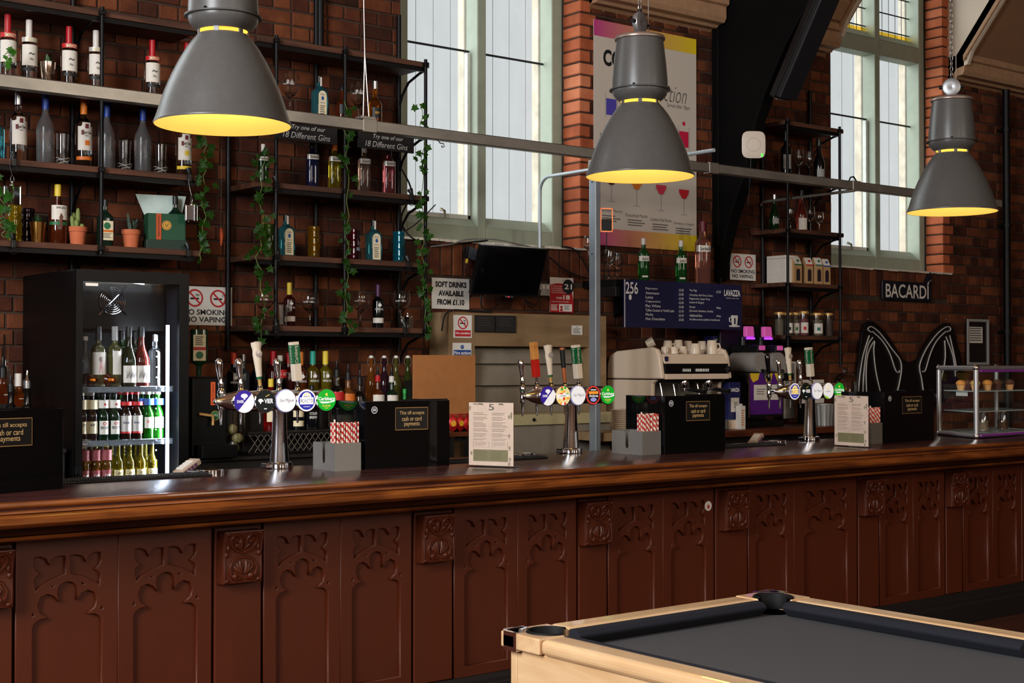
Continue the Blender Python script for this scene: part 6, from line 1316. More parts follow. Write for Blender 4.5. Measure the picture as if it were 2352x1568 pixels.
t, w, h = sign('soft_drinks_sign', 'white sign with black capitals about soft drinks beside the television', (992, 637), (1078, 711), 7.64, WHITE)
word(t, BLACKP, 'SOFT DRINKS', w * .09, w * .92, h * .70, h * .89, -.001, .045); word(t, BLACKP, 'AVAILABLE', w * .17, w * .84, h * .42, h * .60, -.001, .045); word(t, BLACKP, 'FROM \u00a31.10', w * .14, w * .86, h * .13, h * .32, -.001, .045)
t, w, h = sign('age_poster', 'red and white age check poster with big numbers beside the socket', (1263, 636), (1317, 718), 7.64, WHITE)
q = B(); poly(q, [(0, 0), (w, 0), (w, h * .35), (w * .93, h * .6), (w * .75, h * .78), (w * .5, h * .83), (w * .25, h * .83), (0, h * .78)], -.001); q.obj('red_field', REDP, t)
q = B(); disc(q, w * .77, h * .74, w * .24, -.0016); q.obj('black_disc', BLACKP, t)
q = B(); letters(q, '21', w * .6, w * .93, h * .67, h * .82, -.0022, .02); letters(q, '18', w * .56, w * .84, h * .37, h * .50, -.0018, .03); letters(q, 'OVER', w * .26, w * .52, h * .38, h * .44, -.0018, .02); letters(q, 'IF YOU ARE', w * .05, w * .5, h * .73, h * .76, -.0018, .01); letters(q, 'LUCKY ENOUGH', w * .05, w * .5, h * .67, h * .70, -.0018, .01); letters(q, 'TO LOOK UNDER 21', w * .05, w * .56, h * .61, h * .64, -.0018, .01); letters(q, 'YOU WILL BE ASKED TO', w * .05, w * .68, h * .55, h * .58, -.0018, .01); letters(q, 'WHEN YOU BUY ALCOHOL', w * .06, w * .8, h * .29, h * .32, -.0018, .01); rect(q, w * .38, w * .93, h * .03, h * .24, -.0018); lines(q, w * .04, w * .33, h * .04, h * .22, 5, -.0018, .5, .2); q.obj('white_lettering', WHITEP, t)
q = B(); letters(q, 'CHALLENGE', w * .52, w * .9, h * .90, h * .94, -.001); q.obj('red_lettering', REDP, t); q = B(); lines(q, w * .6, w * .85, h * .06, h * .2, 4, -.0024, .4, .3); q.obj('card_print', GREYP, t); q = B(); disc(q, w * .48, h * .15, w * .05, -.0024); rect(q, w * .42, w * .54, h * .04, h * .1, -.0024); q.obj('figure_print', REDP, t)
t, w, h = sign('no_smoking_notice', 'small white and red no smoking notice on the plywood hatch', (1042, 723), (1084, 776), hy - .004, WHITE)
q, k = B(), B(); nosmoke(q, k, w * .5, h * .66, w * .28, -.001, False); rect(q, w * .07, w * .93, h * .06, h * .34, -.001); q.obj('prohibition_ring', NOBK, t); k.obj('cigarette_print', BLACKP, t); q = B(); letters(q, 'No smoking', w * .11, w * .89, h * .13, h * .26, -.002, .02); q.obj('lettering', WHITEP, t)
t, w, h = sign('fire_notice', 'small white and blue fire action notice on the plywood hatch', (1040, 787), (1083, 845), hy - .004, WHITE)
q = B(); disc(q, w * .5, h * .84, w * .09, -.001); rect(q, w * .04, w * .96, h * .1, h * .72, -.001); q.obj('blue_panel', M('notice_blue', (36, 70, 140), .5), t); q = B(); letters(q, 'Fire action', w * .07, w * .93, h * .54, h * .67, -.002, .02); rect(q, w * .49, w * .51, h * .82, h * .89, -.002); q.obj('lettering', WHITEP, t)
for k, (pa, pb) in enumerate((((1092, 723), (1137, 763)), ((1139, 724), (1185, 764)))):
    t, w, h = sign('black_plaque', ('dark engraved plaque next to the no smoking notice', 'dark engraved plaque over the hatch shutter')[k], pa, pb, hy - .012, M('plaque_black', (26, 24, 24), .4), th=.012)
    B().box(.006, w - .006, -.002, -.0003, .006, h - .006).obj('plaque_face', M('plaque_face', (34, 31, 30), .5), t); q = B(); lines(q, w * .15, w * .85, h * .3, h * .85, 4, -.0025, .35, .3, k); q.obj('engraving', M('engraving', (54, 50, 48), .6), t)
t, w, h = sign('white_notice', 'tiny white sticker at the far end of the hatch head', (1313, 747), (1338, 769), hy - .004, WHITE, th=.002); q = B(); lines(q, w * .12, w * .88, h * .1, h * .7, 5, -.001, .4, .3); disc(q, w * .5, h * .84, h * .07, -.001); q.obj('notice_print', GREYP, t)
t, w, h = sign('wall_socket', 'grey metal wall socket half behind the television', (1240, 651), (1265, 679), 7.64, M('socket_grey', (168, 166, 160), .4), 'socket', .02)
for x in (.32, .7): B().box(w * x - .012, w * x + .012, -.004, 0, h * .55, h * .9).obj('switch', WHITE, t, bevel=.002)
for dx, dz in ((-.012, .2), (.012, .2), (0, .42)): B().box(w * .7 + dx - .003, w * .7 + dx + .003, -.001, .0, h * dz - .002, h * dz + .006).obj('socket_hole', BLACKP, t)

# television, tilted down from the wall
t = thing('television', 'black flat television tilted down below the first window', 'television')
a, c = aty(1108, 562, 7.30), aty(1262, 570, 7.30); zb = aty(1090, 676, 7.30 * 1.0).z
d = math.atan2(.115, a.z - zb); mt = Matrix.Translation((a.x, 7.31, a.z)) @ Matrix.Rotation(d, 4, 'X')
hT = (a.z - zb) / math.cos(d) * .985; wT = c.x - a.x
B().box(0, wT, 0, .035, -hT, 0, mt).obj('casing', M('tv_black', (12, 12, 13), .25), t, bevel=.006); B().box(.012, wT - .012, -.0015, -.0002, -hT + .02, -.012, mt).obj('screen', M('tv_screen', (6, 6, 8), .12), t)
B().box(wT * .52, wT * .62, -.003, .01, -hT - .008, -hT + .002, mt).obj('badge_strip', SILCAP, t); B().box(wT * .545, wT * .56, -.004, .0, -hT - .0085, -hT - .002, mt).obj('standby_light', M('standby_red', (220, 30, 50), .4, emit=(255, 30, 60), es=2), t)
B().box(wT * .4, wT * .6, .036, .30, -hT * .6, -hT * .4, mt).obj('wall_bracket', BLACKM, t)
t = thing('adaptor_box', 'small grey video adaptor hanging by its cable beside the television', 'adaptor', tuple(aty(1083, 582, 7.58)), 0)
B().box(-.035, .035, -.012, .012, -.04, .04, Matrix.Rotation(.25, 4, 'Y')).obj('box', M('adaptor_grey', (62, 64, 70), .5), t, bevel=.004); B().box(-.052, -.03, -.012, .02, -.045, .04, Matrix.Rotation(.25, 4, 'Y')).obj('back_box', BLKCAP, t, bevel=.004); B().box(-.032, -.018, -.008, .008, -.075, -.045, Matrix.Rotation(.25, 4, 'Y')).obj('yellow_plug', YCAP, t, bevel=.003)
CAB = M('cable_black', (16, 16, 17), .5); CABG = M('cable_grey', (120, 118, 114), .5)
def cable(label, pts, Y_, r=.004, m=None): 
    P = [aty(x, y, Y_) for x, y in pts]; F_ = []
    for i in range(len(P) - 1):
        p0_, p1_, p2_, p3_ = P[max(0, i - 1)], P[i], P[i + 1], P[min(len(P) - 1, i + 2)]
        for k in range(6): u = k / 6; F_.append(.5 * ((2 * p1_) + (p2_ - p0_) * u + (2 * p0_ - 5 * p1_ + 4 * p2_ - p3_) * u * u + (3 * p1_ - p0_ - 3 * p2_ + p3_) * u ** 3))
    F_.append(P[-1]); o = B().tube(F_, r, 6).obj('cable', m or CAB, None, smooth=60); tag(o, label, 'cable', 'cables on the wall')
cable('thick black cable running from the shelf unit along the sill', [(918, 380), (945, 440), (922, 500), (945, 545), (1000, 562), (1060, 558), (1120, 552)], 7.62, .006)
cable('grey cable looping along the brick sill above the adaptor', [(990, 566), (1040, 560), (1070, 550), (1130, 549), (1190, 560), (1230, 570)], 7.60, .0045, CABG)
cable('thin black cable sagging from the shelf pipe to the window corner', [(1000, 470), (960, 510), (930, 530), (926, 520)], 7.62, .004)
cable('black cable from the television up to the sill by the post', [(1262, 590), (1290, 615), (1330, 634), (1355, 636), (1340, 600), (1318, 572), (1290, 566)], 7.60, .006)
cable('black cable loop hanging below the television', [(1105, 675), (1105, 700), (1125, 712), (1150, 692), (1160, 678)], 7.58, .0035)
cable('black knotted cable below the television beside the socket', [(1205, 678), (1212, 700), (1225, 708), (1208, 690), (1232, 700), (1242, 665)], 7.58, .004)
cable('black cable from the adaptor down behind the soft drinks sign', [(1070, 600), (1070, 625), (1085, 640), (1100, 655)], 7.6, .0035)
cable('dark cable draped over the hatch corner', [(1015, 760), (1022, 725), (1040, 712), (1080, 714), (1130, 716)], 7.405, .006)

# ---------------------------------------------------------------- gin shelf, coffee board, poster
t = thing('gin_shelf', 'short black wall shelf with green gin bottles between the poster and coffee board', 'shelf'); gx0, gx1 = aty(1342, 640, 7.62).x, aty(1704, 650, 7.3).x; GZ = 2.19
B().box(gx0, gx1, 7.3, 7.64, GZ - .05, GZ).obj('shelf_board', BLACKM, t, bevel=.003); B().box(gx0, gx0 + .12, 7.29, 7.5, GZ - .12, GZ - .051).obj('bracket_box', BLKCAP, t, bevel=.004)
for x in (gx0 + .3, gx1 - .3): B().prism([(7.64, GZ - .051), (7.40, GZ - .051), (7.64, GZ - .25)], x, x + .02, 'YZ').obj('bracket', BLACKM, t)
GNG = M('gin_green', (30, 110, 44), .05, trans=.75, ior=1.38)
bottle('slim green gin bottle on the short shelf, nearer the steel post', 1478, 549, GZ, 7.42, 'gin', GNG, WHCAP, .13, [(.48, .60, 70, LAB), (.1, .14, 30, LAB)], [("Gordon's", .5, .57, .045, BLACKP)], group='green gin bottles on the short shelf')
bottle('slim green gin bottle on the short shelf, beside the big pink one', 1564, 554, GZ, 7.42, 'gin', GNG, WHCAP, .13, [(.48, .60, 70, LAB), (.1, .14, 30, LAB)], [("Gordon's", .5, .57, .045, BLACKP)], group='green gin bottles on the short shelf')
b_ = bottle('oversized pink gin bottle with maroon cap on the short shelf', 1614, 510, GZ, 7.42, 'gin', M('big_pink_gin', (240, 160, 140), .05, trans=.9, ior=1.36), M('maroon_cap', (104, 20, 44), .4), .15, [(.52, .62, 72, LAB2)], [("Gordon's", .54, .6, .06, BLACKP)]); b_.scale = (1.35, 1.35, 1)
t = thing('drinks_display', 'small black wire stand with copper framed card on the short shelf', 'stand', (aty(1393, 600, 7.36).x, 7.36, GZ), -.5)
B().tube([(0, 0, 0), (0, 0, .33)], .004, 6).obj('stem', BLACKM, t)
for z_ in (.06, .17): B().tube([(.11 * math.cos(a), .07 * math.sin(a), z_) for a in [2 * PI * i / 24 for i in range(25)]], .003, 5).obj('wire_ring', BLACKM, t)
for a in (0, PI / 2, PI, 1.5 * PI): B().tube([(.11 * math.cos(a), .07 * math.sin(a), 0), (.11 * math.cos(a), .07 * math.sin(a), .17)], .003, 5).obj('wire_leg', BLACKM, t)
fr = B()
for q in ((-.045, .045, .49, .498), (-.045, .045, .33, .338), (-.045, -.038, .33, .498), (.038, .045, .33, .498)): fr.box(q[0], q[1], -.005, .005, q[2], q[3])
cf = fr.obj('copper_frame', HCOP, t); B().box(-.04, .04, -.003, .003, .335, .42).obj('display_card', BLACKP, cf)
for k, (px, yt, Y_) in enumerate(((1400, 552, 7.30), (1418, 541, 7.44), (1352, 505, 7.5))):
    q = aty(px, yt, Y_); z_ = GZ + (.004 if k < 2 else .12); h = .20 if k < 2 else .19; t2 = thing('gin_glass', ('stemmed glass nearest the steel post on the wire display', 'stemmed glass behind on the wire display', 'stemmed glass half hidden behind the steel post')[k], 'glass', (q.x, Y_, z_), 0, 'stemmed glasses on the wire display')
    B().lathe([(0, .002), (.034, 0), (.034, .002), (.008, .006), (.004, .014), (.004, h * .42), (.016, h * .47), (.034, h * .60), (.038, h * .76), (.032, h), (.0305, h), (.0362, h * .76), (.0325, h * .61), (0, h * .49)], 24, cap=False).obj('bowl', GLASS, t2, smooth=50)
BOARDB = M('coffee_board', (28, 28, 66), .5)
t, w, h = sign('coffee_board', 'navy coffee price board hanging under the gin bottles', (1434, 641), (1704, 757), 7.24, BOARDB, th=.012)
h0 = h
q = B(); rect(q, 0, .006, 0, h, -.001); word(t, WHITEP, '256', .012, .13, h * .70, h * .95, -.001, .01); word(t, WHITEP, 'LAVAZZA', w * .84, w * .985, h * .74, h * .88, -.001, .03); word(t, WHITEP, 'TORINO, ITALIA, 1895', w * .855, w * .97, h * .68, h * .705, -.001); B().ball((.055, -.001, h * .63), (.014, .0005, .02), 12, 8).obj('swirl_print', WHITEP, t)
for i, (s_, pr_) in enumerate((('Espresso', '\u00a32.50'), ('Americano', '\u00a32.85'), ('Latte', '\u00a32.95'), ('Cappuccino', '\u00a32.95'), ('Flat White', '\u00a33.00'), ('Toffee Caramel or Vanilla Latte', '\u00a33.10'), ('Mocha', '\u00a33.10'), ('Hot Chocolate', '\u00a33.20'))):
    z_ = h * (.80 - i * .091); word(t, WHITEP, s_, w * .17, w * (.17 + min(.235, .0122 * len(s_))), z_, z_ + h * .055, -.001); word(t, WHITEP, pr_, w * .445, w * .485, z_, z_ + h * .05, -.001)
for s_, z_, u in (('Tea Pigs', .80, .60), ('( Everyday, Earl Grey, Green,', .70, .74), ('Peppermint, Super Fruit,', .62, .715), ('Lemon & Ginger)', .54, .66), ('Syrups', .44, .585), ('(Caramel, Hazelnut, Vanilla)', .355, .74), ('Additional Shot', .26, .645), ('All coffee products available in decaffeinated', .17, .80)): word(t, WHITEP, s_, w * .535, w * u, h * z_, h * (z_ + .055), -.001)
for s_, z_ in (('\u00a32.50', .80), ('50p', .44), ('50p', .26)): word(t, WHITEP, s_, w * .77, w * .81, h * z_, h * (z_ + .05), -.001)
q.obj('edge_print', WHITEP, t)
cup = B().lathe([(0, 0), (.028, 0), (.038, .075), (.036, .075), (.027, .006), (0, .006)], 24, (w * .93, -.004, .03), sy=.06, cap=False).obj('cup_picture', WHITE, t, smooth=40); B().lathe([(0, 0), (.055, .002), (.058, .012), (0, .008)], 24, (w * .93, -.003, .018), sy=.04, cap=False).obj('saucer_picture', WHITE, t, smooth=40); q = B(); rect(q, w * .93 - .008, w * .93 + .008, .04, .085, -.0068); q.obj('cup_stripe', BOARDB, cup); B().tube([(w * .93 - .034, -.003, .09), (w * .93 - .055, -.003, .085), (w * .93 - .052, -.003, .06), (w * .93 - .03, -.003, .055)], .004, 6).obj('handle_picture', WHITE, cup)
for x in (.1, w - .1): B().box(x - .004, x + .004, .001, .06, h - .012, h + .004).obj('hook', BLACKM, t)

PW = M('poster_white', (206, 196, 184), .5)
RB = M('rainbow_print', (200, 60, 120), .5); nt = RB.node_tree; tcn = nt.nodes.new('ShaderNodeTexCoord'); sx = nt.nodes.new('ShaderNodeSeparateXYZ'); crn = nt.nodes.new('ShaderNodeValToRGB'); mr = nt.nodes.new('ShaderNodeMapRange'); mr.inputs[2].default_value = 1.07
for i, (p_, c_) in enumerate(((0, (190, 60, 130)), (.12, (140, 90, 150)), (.30, (60, 150, 180)), (.45, (120, 70, 140)), (.62, (190, 20, 110)), (.82, (220, 130, 60)), (1, (226, 200, 20)))):
    e_ = crn.color_ramp.elements[0] if i == 0 else (crn.color_ramp.elements[1] if i == 6 else crn.color_ramp.elements.new(p_)); e_.position = p_; e_.color = (*lin(c_), 1)
nt.links.new(tcn.outputs['Object'], sx.inputs[0]); nt.links.new(sx.outputs[0], mr.inputs[0]); nt.links.new(mr.outputs[0], crn.inputs[0]); nt.links.new(crn.outputs[0], nt.nodes['Principled BSDF'].inputs['Base Color'])
p_a = aty(1364, 43, 7.636); p_b = aty(1600, 578, 7.636)
t = thing('cocktail_poster', 'tall white cocktail poster with rainbow bands behind the middle lamp', 'poster', (p_a.x, 7.636, p_b.z)); w, h = p_b.x - p_a.x, p_a.z - p_b.z
B().box(0, w, 0, .006, 0, h).obj('sheet', PW, t)
q = B(); rect(q, 0, w, h * .928, h, -.001); q.obj('rainbow_band', RB, t); q = B(); rect(q, 0, w, 0, h * .075, -.001); q.obj('rainbow_band', RB, t)
q = B(); letters(q, 'COCKTAIL', .09, w * .64, h * .80, h * .875, -.001, .04); q.obj('headline', BLACKP, t); q = B(); letters(q, 'Selection', w * .48, w * .90, h * .685, h * .765, -.001, -.012, .35); letters(q, 'Served after 10pm', w * .70, w * .93, h * .655, h * .68, -.001); q.obj('lettering', GREYP, t)
def drink(x, z_, s_, col, nm, sub, wide=False):
    m = M('drink_%d%d%d' % col, col, .5); q = B()
    if wide: poly(q, [(x - .055 * s_, z_ + .05 * s_), (x + .055 * s_, z_ + .05 * s_), (x + .05 * s_, z_ + .02), (x + .02, z_ - .02), (x - .02, z_ - .02), (x - .05 * s_, z_ + .02)], -.0014)
    else: rect(q, x - .05, x + .05, z_ - .06, z_ + .06, -.0014); disc(q, x, z_ + .12, .016, -.0014)
    g = q.obj('drink_print', m, t)
    q = B(); (rect(q, x - .003, x + .003, z_ - .14, z_ - .02, -.0014), rect(q, x - .035, x + .035, z_ - .145, z_ - .14, -.0014), ring(q, x, z_ + .035, .058, .0605, -.0014, 20, PI, 2 * PI)) if wide else (rect(q, x - .06, x - .056, z_ - .08, z_ + .1, -.0014), rect(q, x + .056, x + .06, z_ - .08, z_ + .1, -.0014))
    q.obj('glass_print', M('glass_print', (160, 154, 148), .5), t)
    q = B(); letters(q, nm, x - .11, x + .11, z_ - .225, z_ - .20, -.001); lines(q, x - .09, x + .09, z_ - .30, z_ - .245, 3, -.001, .4, .3, int(x * 90)); q.obj('caption', GREYP, t)
drink(w * .16, h * .62, 1, (80, 70, 170), 'Purple Rain', ''); drink(w * .87, h * .52, 1, (200, 30, 70), 'Cherry Bakewell', ''); drink(w * .5, h * .58, 1, (90, 160, 190), 'Blue Lagoon', '')
drink(w * .16, h * .285, 1, (70, 20, 26), 'Espresso Martini', '', True); drink(w * .40, h * .275, 1, (214, 120, 40), 'Passionfruit Martini', '', True); drink(w * .64, h * .265, 1, (206, 60, 80), "Gordon's Pink Martini", '', True); drink(w * .87, h * .255, 1, (196, 40, 50), 'Strawberry Daiquiri', '', True)
q0 = aty(1730, 333, 7.13); t = thing('wifi_box', 'white rounded wireless access point with green light on the truss', 'router', tuple(q0), -.62)
B().lathe([(0, 0), (.084, 0), (.088, .006), (.088, .018), (.080, .022), (0, .022)], 40, p=4.5, sy=1.14, mtx=Matrix.Rotation(PI / 2, 4, 'X')).obj('case', M('ap_white', (222, 208, 192), .4), t, smooth=40); B().box(.055, .068, -.0235, -.022, -.088, -.066).obj('status_light', M('ap_green', (60, 230, 60), .4, emit=(60, 240, 60), es=2.0), t); q = B(); ring(q, 0, 0, .050, .052, -.0226); q.obj('groove', LABGR, t); B().tube([(-.02, -.006, -.1), (-.02, .0, -.2), (-.03, .05, -.45)], .004, 5).obj('cable', CAB, t); B().box(-.04, .04, 0, .09, -.04, .04).obj('bracket', BLACKM, t)

# ---------------------------------------------------------------- coffee corner
CMW = M('machine_white', (226, 204, 180), .35); CMB = M('machine_black', (14, 14, 15), .2)
t = thing('coffee_machine', 'white two group coffee machine with cups on its top', 'coffee machine'); mx0, mx1 = aty(1520, 870, 7.0).x, aty(1680, 868, 7.0).x; mz = 1.126
upc = [(7.0, 1.495), (7.56, 1.495), (7.555, 1.60), (7.535, 1.66), (7.46, 1.69), (7.10, 1.715), (7.055, 1.70), (7.03, 1.66)]; loc_ = [(7.11, 1.135), (7.56, 1.135), (7.57, 1.30), (7.56, 1.488), (7.06, 1.488), (7.10, 1.46)]
for x in (mx0, mx1 - .03): B().prism(upc, x, x + .04, 'YZ').obj('side_panel', CMW, t, bevel=.012, seg=3); B().prism(loc_, x + .003, x + .037, 'YZ').obj('side_panel', CMW, t, bevel=.008)
B().prism([(7.005, 1.60), (7.02, 1.60), (7.055, 1.665), (7.04, 1.668)], mx0 + .04, mx1 - .03, 'YZ').obj('upper_fascia', CMW, t, bevel=.003); B().prism([(6.998, 1.53), (7.02, 1.53), (7.02, 1.60), (7.005, 1.60)], mx0 + .041, mx1 - .031, 'YZ').obj('control_strip', CMB, t); B().prism([(6.995, 1.492), (7.03, 1.492), (7.02, 1.53), (6.998, 1.53)], mx0 + .04, mx1 - .03, 'YZ').obj('lower_fascia', CMW, t, bevel=.003)
B().box(mx0 + .04, mx1 - .03, 7.04, 7.54, 1.655, 1.668).obj('cup_tray', STEEL, t); B().box(mx0 + .04, mx1 - .03, 7.36, 7.54, 1.2, 1.655).obj('rear_panel', STEEL, t); B().box(mx0 + .02, mx1, 7.02, 7.54, mz, 1.2).obj('drip_tray', STEEL, t, bevel=.01); B().box(mx0 + .04, mx1 - .03, 7.05, 7.36, 1.47, 1.50).obj('group_housing', CMB, t)
for gx in (.36, .62):
    for k in range(5): B().box(mx0 + (mx1 - mx0) * gx - .05 + k * .017, mx0 + (mx1 - mx0) * gx - .042 + k * .017, 6.9935, 6.997, 1.545, 1.565).obj('button', WHITEP, t)
for k in range(3): B().box(mx0 + (mx1 - mx0) * .50 - .02 + k * .02, mx0 + (mx1 - mx0) * .50 - .008 + k * .02, 6.9935, 6.997, 1.545, 1.565).obj('button', WHITEP, t)
B().lathe([(0, 0), (.024, 0), (.022, .025), (.012, .03), (0, .03)], 20, mtx=Matrix.Translation((mx1 - .05, 6.998, 1.56)) @ Matrix.Rotation(PI / 2, 4, 'X')).obj('steam_knob', BLKCAP, t, smooth=40); B().box(mx0 + .045, mx0 + .075, 7.012, 7.016, 1.615, 1.65, ).obj('maker_badge', BOARDB, t)
for px in (1570, 1625):
    gx = aty(px, 880, 7.07).x
    B().lathe([(.03, 1.43), (.037, 1.44), (.037, 1.475), (.033, 1.492), (0, 1.492)], 24, (gx, 7.07, 0)).obj('group_head', CHROME, t, smooth=40); B().lathe([(0, 1.40), (.02, 1.402), (.032, 1.41), (.034, 1.43), (0, 1.43)], 24, (gx, 7.07, 0)).obj('filter_basket', CHROME, t, smooth=40); B().tube([(gx, 7.04, 1.42), (gx + .0, 6.98, 1.418), (gx, 6.86, 1.405)], [.008, .014, .017], 12).obj('filter_handle', BLKCAP, t, smooth=60)
for px in (1520, 1550, 1605): gx = aty(px, 900, 7.06).x; B().tube([(gx, 7.08, 1.48), (gx, 7.06, 1.40), (gx + .01, 7.05, 1.26)], .006, 8).obj('steam_pipe', CHROME, t, smooth=60)
CUPW = M('cup_white', (226, 206, 182), .3)
def mug(label, px, py, Y_, z, r, h, flip=True, rz=-.6, name='coffee_cup'):
    q = aty(px, py, Y_); t2 = thing(name, label, 'cup', (q.x, Y_, z), rz, 'white cups on the coffee machine')
    pr = [(0, .002), (r * .72, 0), (r * .8, .004), (r * .98, h * .6), (r, h), (r - .003, h), (r * .95 - .004, h * .6), (r * .7, .012), (0, .01)]
    if flip: pr = [(a, h - z_) for a, z_ in pr]
    B().lathe(pr, 24, cap=False).obj('cup_body', CUPW, t2, smooth=45); B().tube([(r * .92, 0, h * .25), (r * 1.35, 0, h * .22), (r * 1.55, 0, h * .5), (r * 1.35, 0, h * .76), (r * .9, 0, h * .72)], .0055, 8).obj('cup_handle', CUPW, t2, smooth=60)
for px, Y_, z, r, h, lb in ((1534, 7.42, 1.669, .037, .10, 'upturned white mug at the back, nearest the side panel'), (1558, 7.38, 1.669, .037, .105, 'upturned white mug leaning second along the back'), (1580, 7.45, 1.669, .037, .10, 'upturned white mug third along the back'), (1612, 7.42, 1.669, .036, .10, 'upturned white mug fourth along the back'), (1635, 7.14, 1.669, .042, .10, 'large white mug at the end with its handle outward'), (1597, 7.12, 1.669, .042, .075, 'wide low white cup near the end of the tray'), (1548, 7.10, 1.669, .034, .05, 'small white espresso cup in front, second along'), (1528, 7.12, 1.669, .034, .05, 'small white espresso cup in front, first along'), (1568, 7.18, 1.669, .034, .055, 'small white cup between the front mugs')):
    mug(lb, px, 815, Y_, z, r, h, True, -1.2 if px == 1635 else .4 + px * .13)
q = aty(1487, 800, 7.46); t2 = thing('coffee_cup', 'white cup lying on its side over the machine corner', 'cup', (q.x, 7.47, 1.722), .8, 'white cups on the coffee machine'); m_ = Matrix.Rotation(1.1, 4, 'X'); B().lathe([(0, .002), (.026, 0), (.034, .03), (.036, .06), (.033, .06), (.03, .03), (.022, .008), (0, .008)], 24, mtx=Matrix.Translation((0, 0, .015)) @ m_, cap=False).obj('cup_body', CUPW, t2, smooth=45); B().tube([(.03, -.02, .03), (.052, -.025, .04), (.055, -.04, .05), (.034, -.045, .045)], .005, 8).obj('cup_handle', CUPW, t2, smooth=60)
q = aty(1428, 985, 6.92); zz = 1.156
SAU = B().lathe([(0, .003), (.045, 0), (.05, .003), (.075, .012), (.078, .014), (.075, .016), (.048, .007), (0, .006)], 32, cap=False).mesh('saucer', 40); SAU.materials.append(CUPW)
for k in range(11):
    o = put('saucer', SAU, None, None, (q.x + random.uniform(-.002, .002), 6.92, zz + k * .0125)); tag(o, 'white saucer number %s from the bottom of the saucer stack' % ('one', 'two', 'three', 'four', 'five', 'six', 'seven', 'eight', 'nine', 'ten', 'eleven')[k], 'saucer', 'stacked white saucers')
LVB = M('coffee_box_blue', (30, 34, 84), .45)
def lav(label, px, Y_, z, w, h, d, rz=0.0):
    q = aty(px, 900, Y_); t2 = thing('coffee_box', label, 'box', (q.x, Y_, z), rz, 'blue coffee boxes'); B().box(-w / 2, w / 2, 0, d, 0, h).obj('carton', LVB, t2, bevel=.003)
    k = B(); letters(k, 'LAVAZZA', -w * .4, w * .4, h * .74, h * .84, -.001, .03); k.obj('lettering', WHITEP, t2); B().box(-w * .36, w * .36, -.001, -.0002, h * .2, h * .58).obj('white_label', LAB, t2); k = B(); lines(k, -w * .1, w * .25, h * .28, h * .46, 4, -.0016, .4, .3); k.obj('label_print', GREYP, t2)
t2 = thing('white_carton', 'low white carton under the blue coffee boxes', 'box', (aty(1688, 960, 7.05).x, 7.05, 1.126), 0); B().box(-.09, .085, 0, .16, 0, .07).obj('carton', CMW, t2, bevel=.004); B().box(-.09, .085, -.001, 0, .066, .07).obj('lid_edge', LABGR, t2)
lav('blue coffee box nearest the dispensers, on the low white carton', 1688, 7.06, 1.197, .12, .27, .13); lav('blue coffee box half hidden behind the first one', 1668, 7.22, 1.126, .12, .32, .13); lav('blue coffee box peeping above the coffee machine cups', 1652, 7.43, 1.669, .13, .14, .1)
t2 = thing('syrup_carton', 'slim white patterned carton beside the blue coffee box', 'box', (aty(1707, 960, 7.0).x, 7.0, 1.126), 0); B().box(-.025, .025, 0, .05, 0, .17).obj('carton', LAB, t2, bevel=.002); k = B(); lines(k, -.018, .018, .02, .14, 7, -.001, .4, .5); k.obj('carton_print', LABO, t2); B().box(-.012, .012, .015, .035, .17, .185).obj('cap', WHITE, t2, bevel=.003)

# frozen drink machine and leaflet stand
PGL = M('pink_glow', (214, 90, 170), .4, emit=(214, 90, 170), es=.25); VGL = M('violet_glow', (150, 50, 230), .4, emit=(150, 50, 230), es=2.0)
t = thing('slush_machine', 'black frozen drink machine with clear barrels and pink lit lids', 'machine'); sx0, sx1 = aty(1700, 900, 7.2).x, aty(1806, 900, 7.2).x
B().box(sx0, sx1, 7.40, 7.60, 1.126, 1.90).obj('back_body', BLKCAP, t, bevel=.01); B().box(sx0, sx1, 7.12, 7.40, 1.47, 1.53).obj('barrel_base', BLKCAP, t, bevel=.01); B().box(sx0 + .05, sx1 - .02, 7.2, 7.4, 1.126, 1.17).obj('drip_tray', BLKCAP, t, bevel=.008)
for px in (1748, 1789):
    bx_ = aty(px, 820, 7.12).x
    B().lathe([(0, 0), (.075, 0), (.078, .02), (.078, .26), (.074, .26), (.073, .008), (0, .008)], 32, mtx=Matrix.Translation((bx_, 7.12, 1.61)) @ Matrix.Rotation(-PI / 2, 4, 'X'), cap=False).obj('clear_barrel', M('cloudy_barrel', (206, 196, 188), .16, trans=.55, ior=1.2), t, smooth=50)
    B().tube([(bx_ + .055 * math.cos(a * .9), 7.14 + a * .018, 1.61 + .055 * math.sin(a * .9)) for a in [i * .5 for i in range(27)]], .006, 6).obj('auger', CUPW, t, smooth=60)
    B().prism([(bx_ - .05, 1.69), (bx_ + .05, 1.69), (bx_ + .035, 1.74), (bx_ - .035, 1.74)], 7.11, 7.38).obj('barrel_lid', BLKCAP, t, bevel=.006); B().box(bx_ - .032, bx_ + .032, 7.105, 7.12, 1.70, 1.735).obj('lit_panel', PGL, t, bevel=.004)
    B().prism([(bx_ - .045, 1.80), (bx_ + .045, 1.80), (bx_ + .035, 1.88), (bx_ - .045, 1.88)], 7.22, 7.26).obj('lit_lid', PGL, t, bevel=.008); B().box(bx_ - .04, bx_ + .04, 7.215, 7.23, 1.782, 1.798).obj('violet_light', VGL, t)
    B().tube([(bx_, 7.30, 1.74), (bx_, 7.30, 1.80)], .03, 12).obj('neck', CMB, t, smooth=50); B().tube([(bx_, 7.11, 1.55), (bx_, 7.08, 1.55), (bx_, 7.08, 1.49)], .012, 8).obj('tap', BLKCAP, t, smooth=60)
PUR = M('leaflet_purple', (84, 30, 120), .45)
t, w, h = sign('leaflet_stand', 'purple poster with yellow swirls and white panels under the frozen drink machine', (1722, 857), (1797, 950), 7.09, PUR, 'poster', .01)
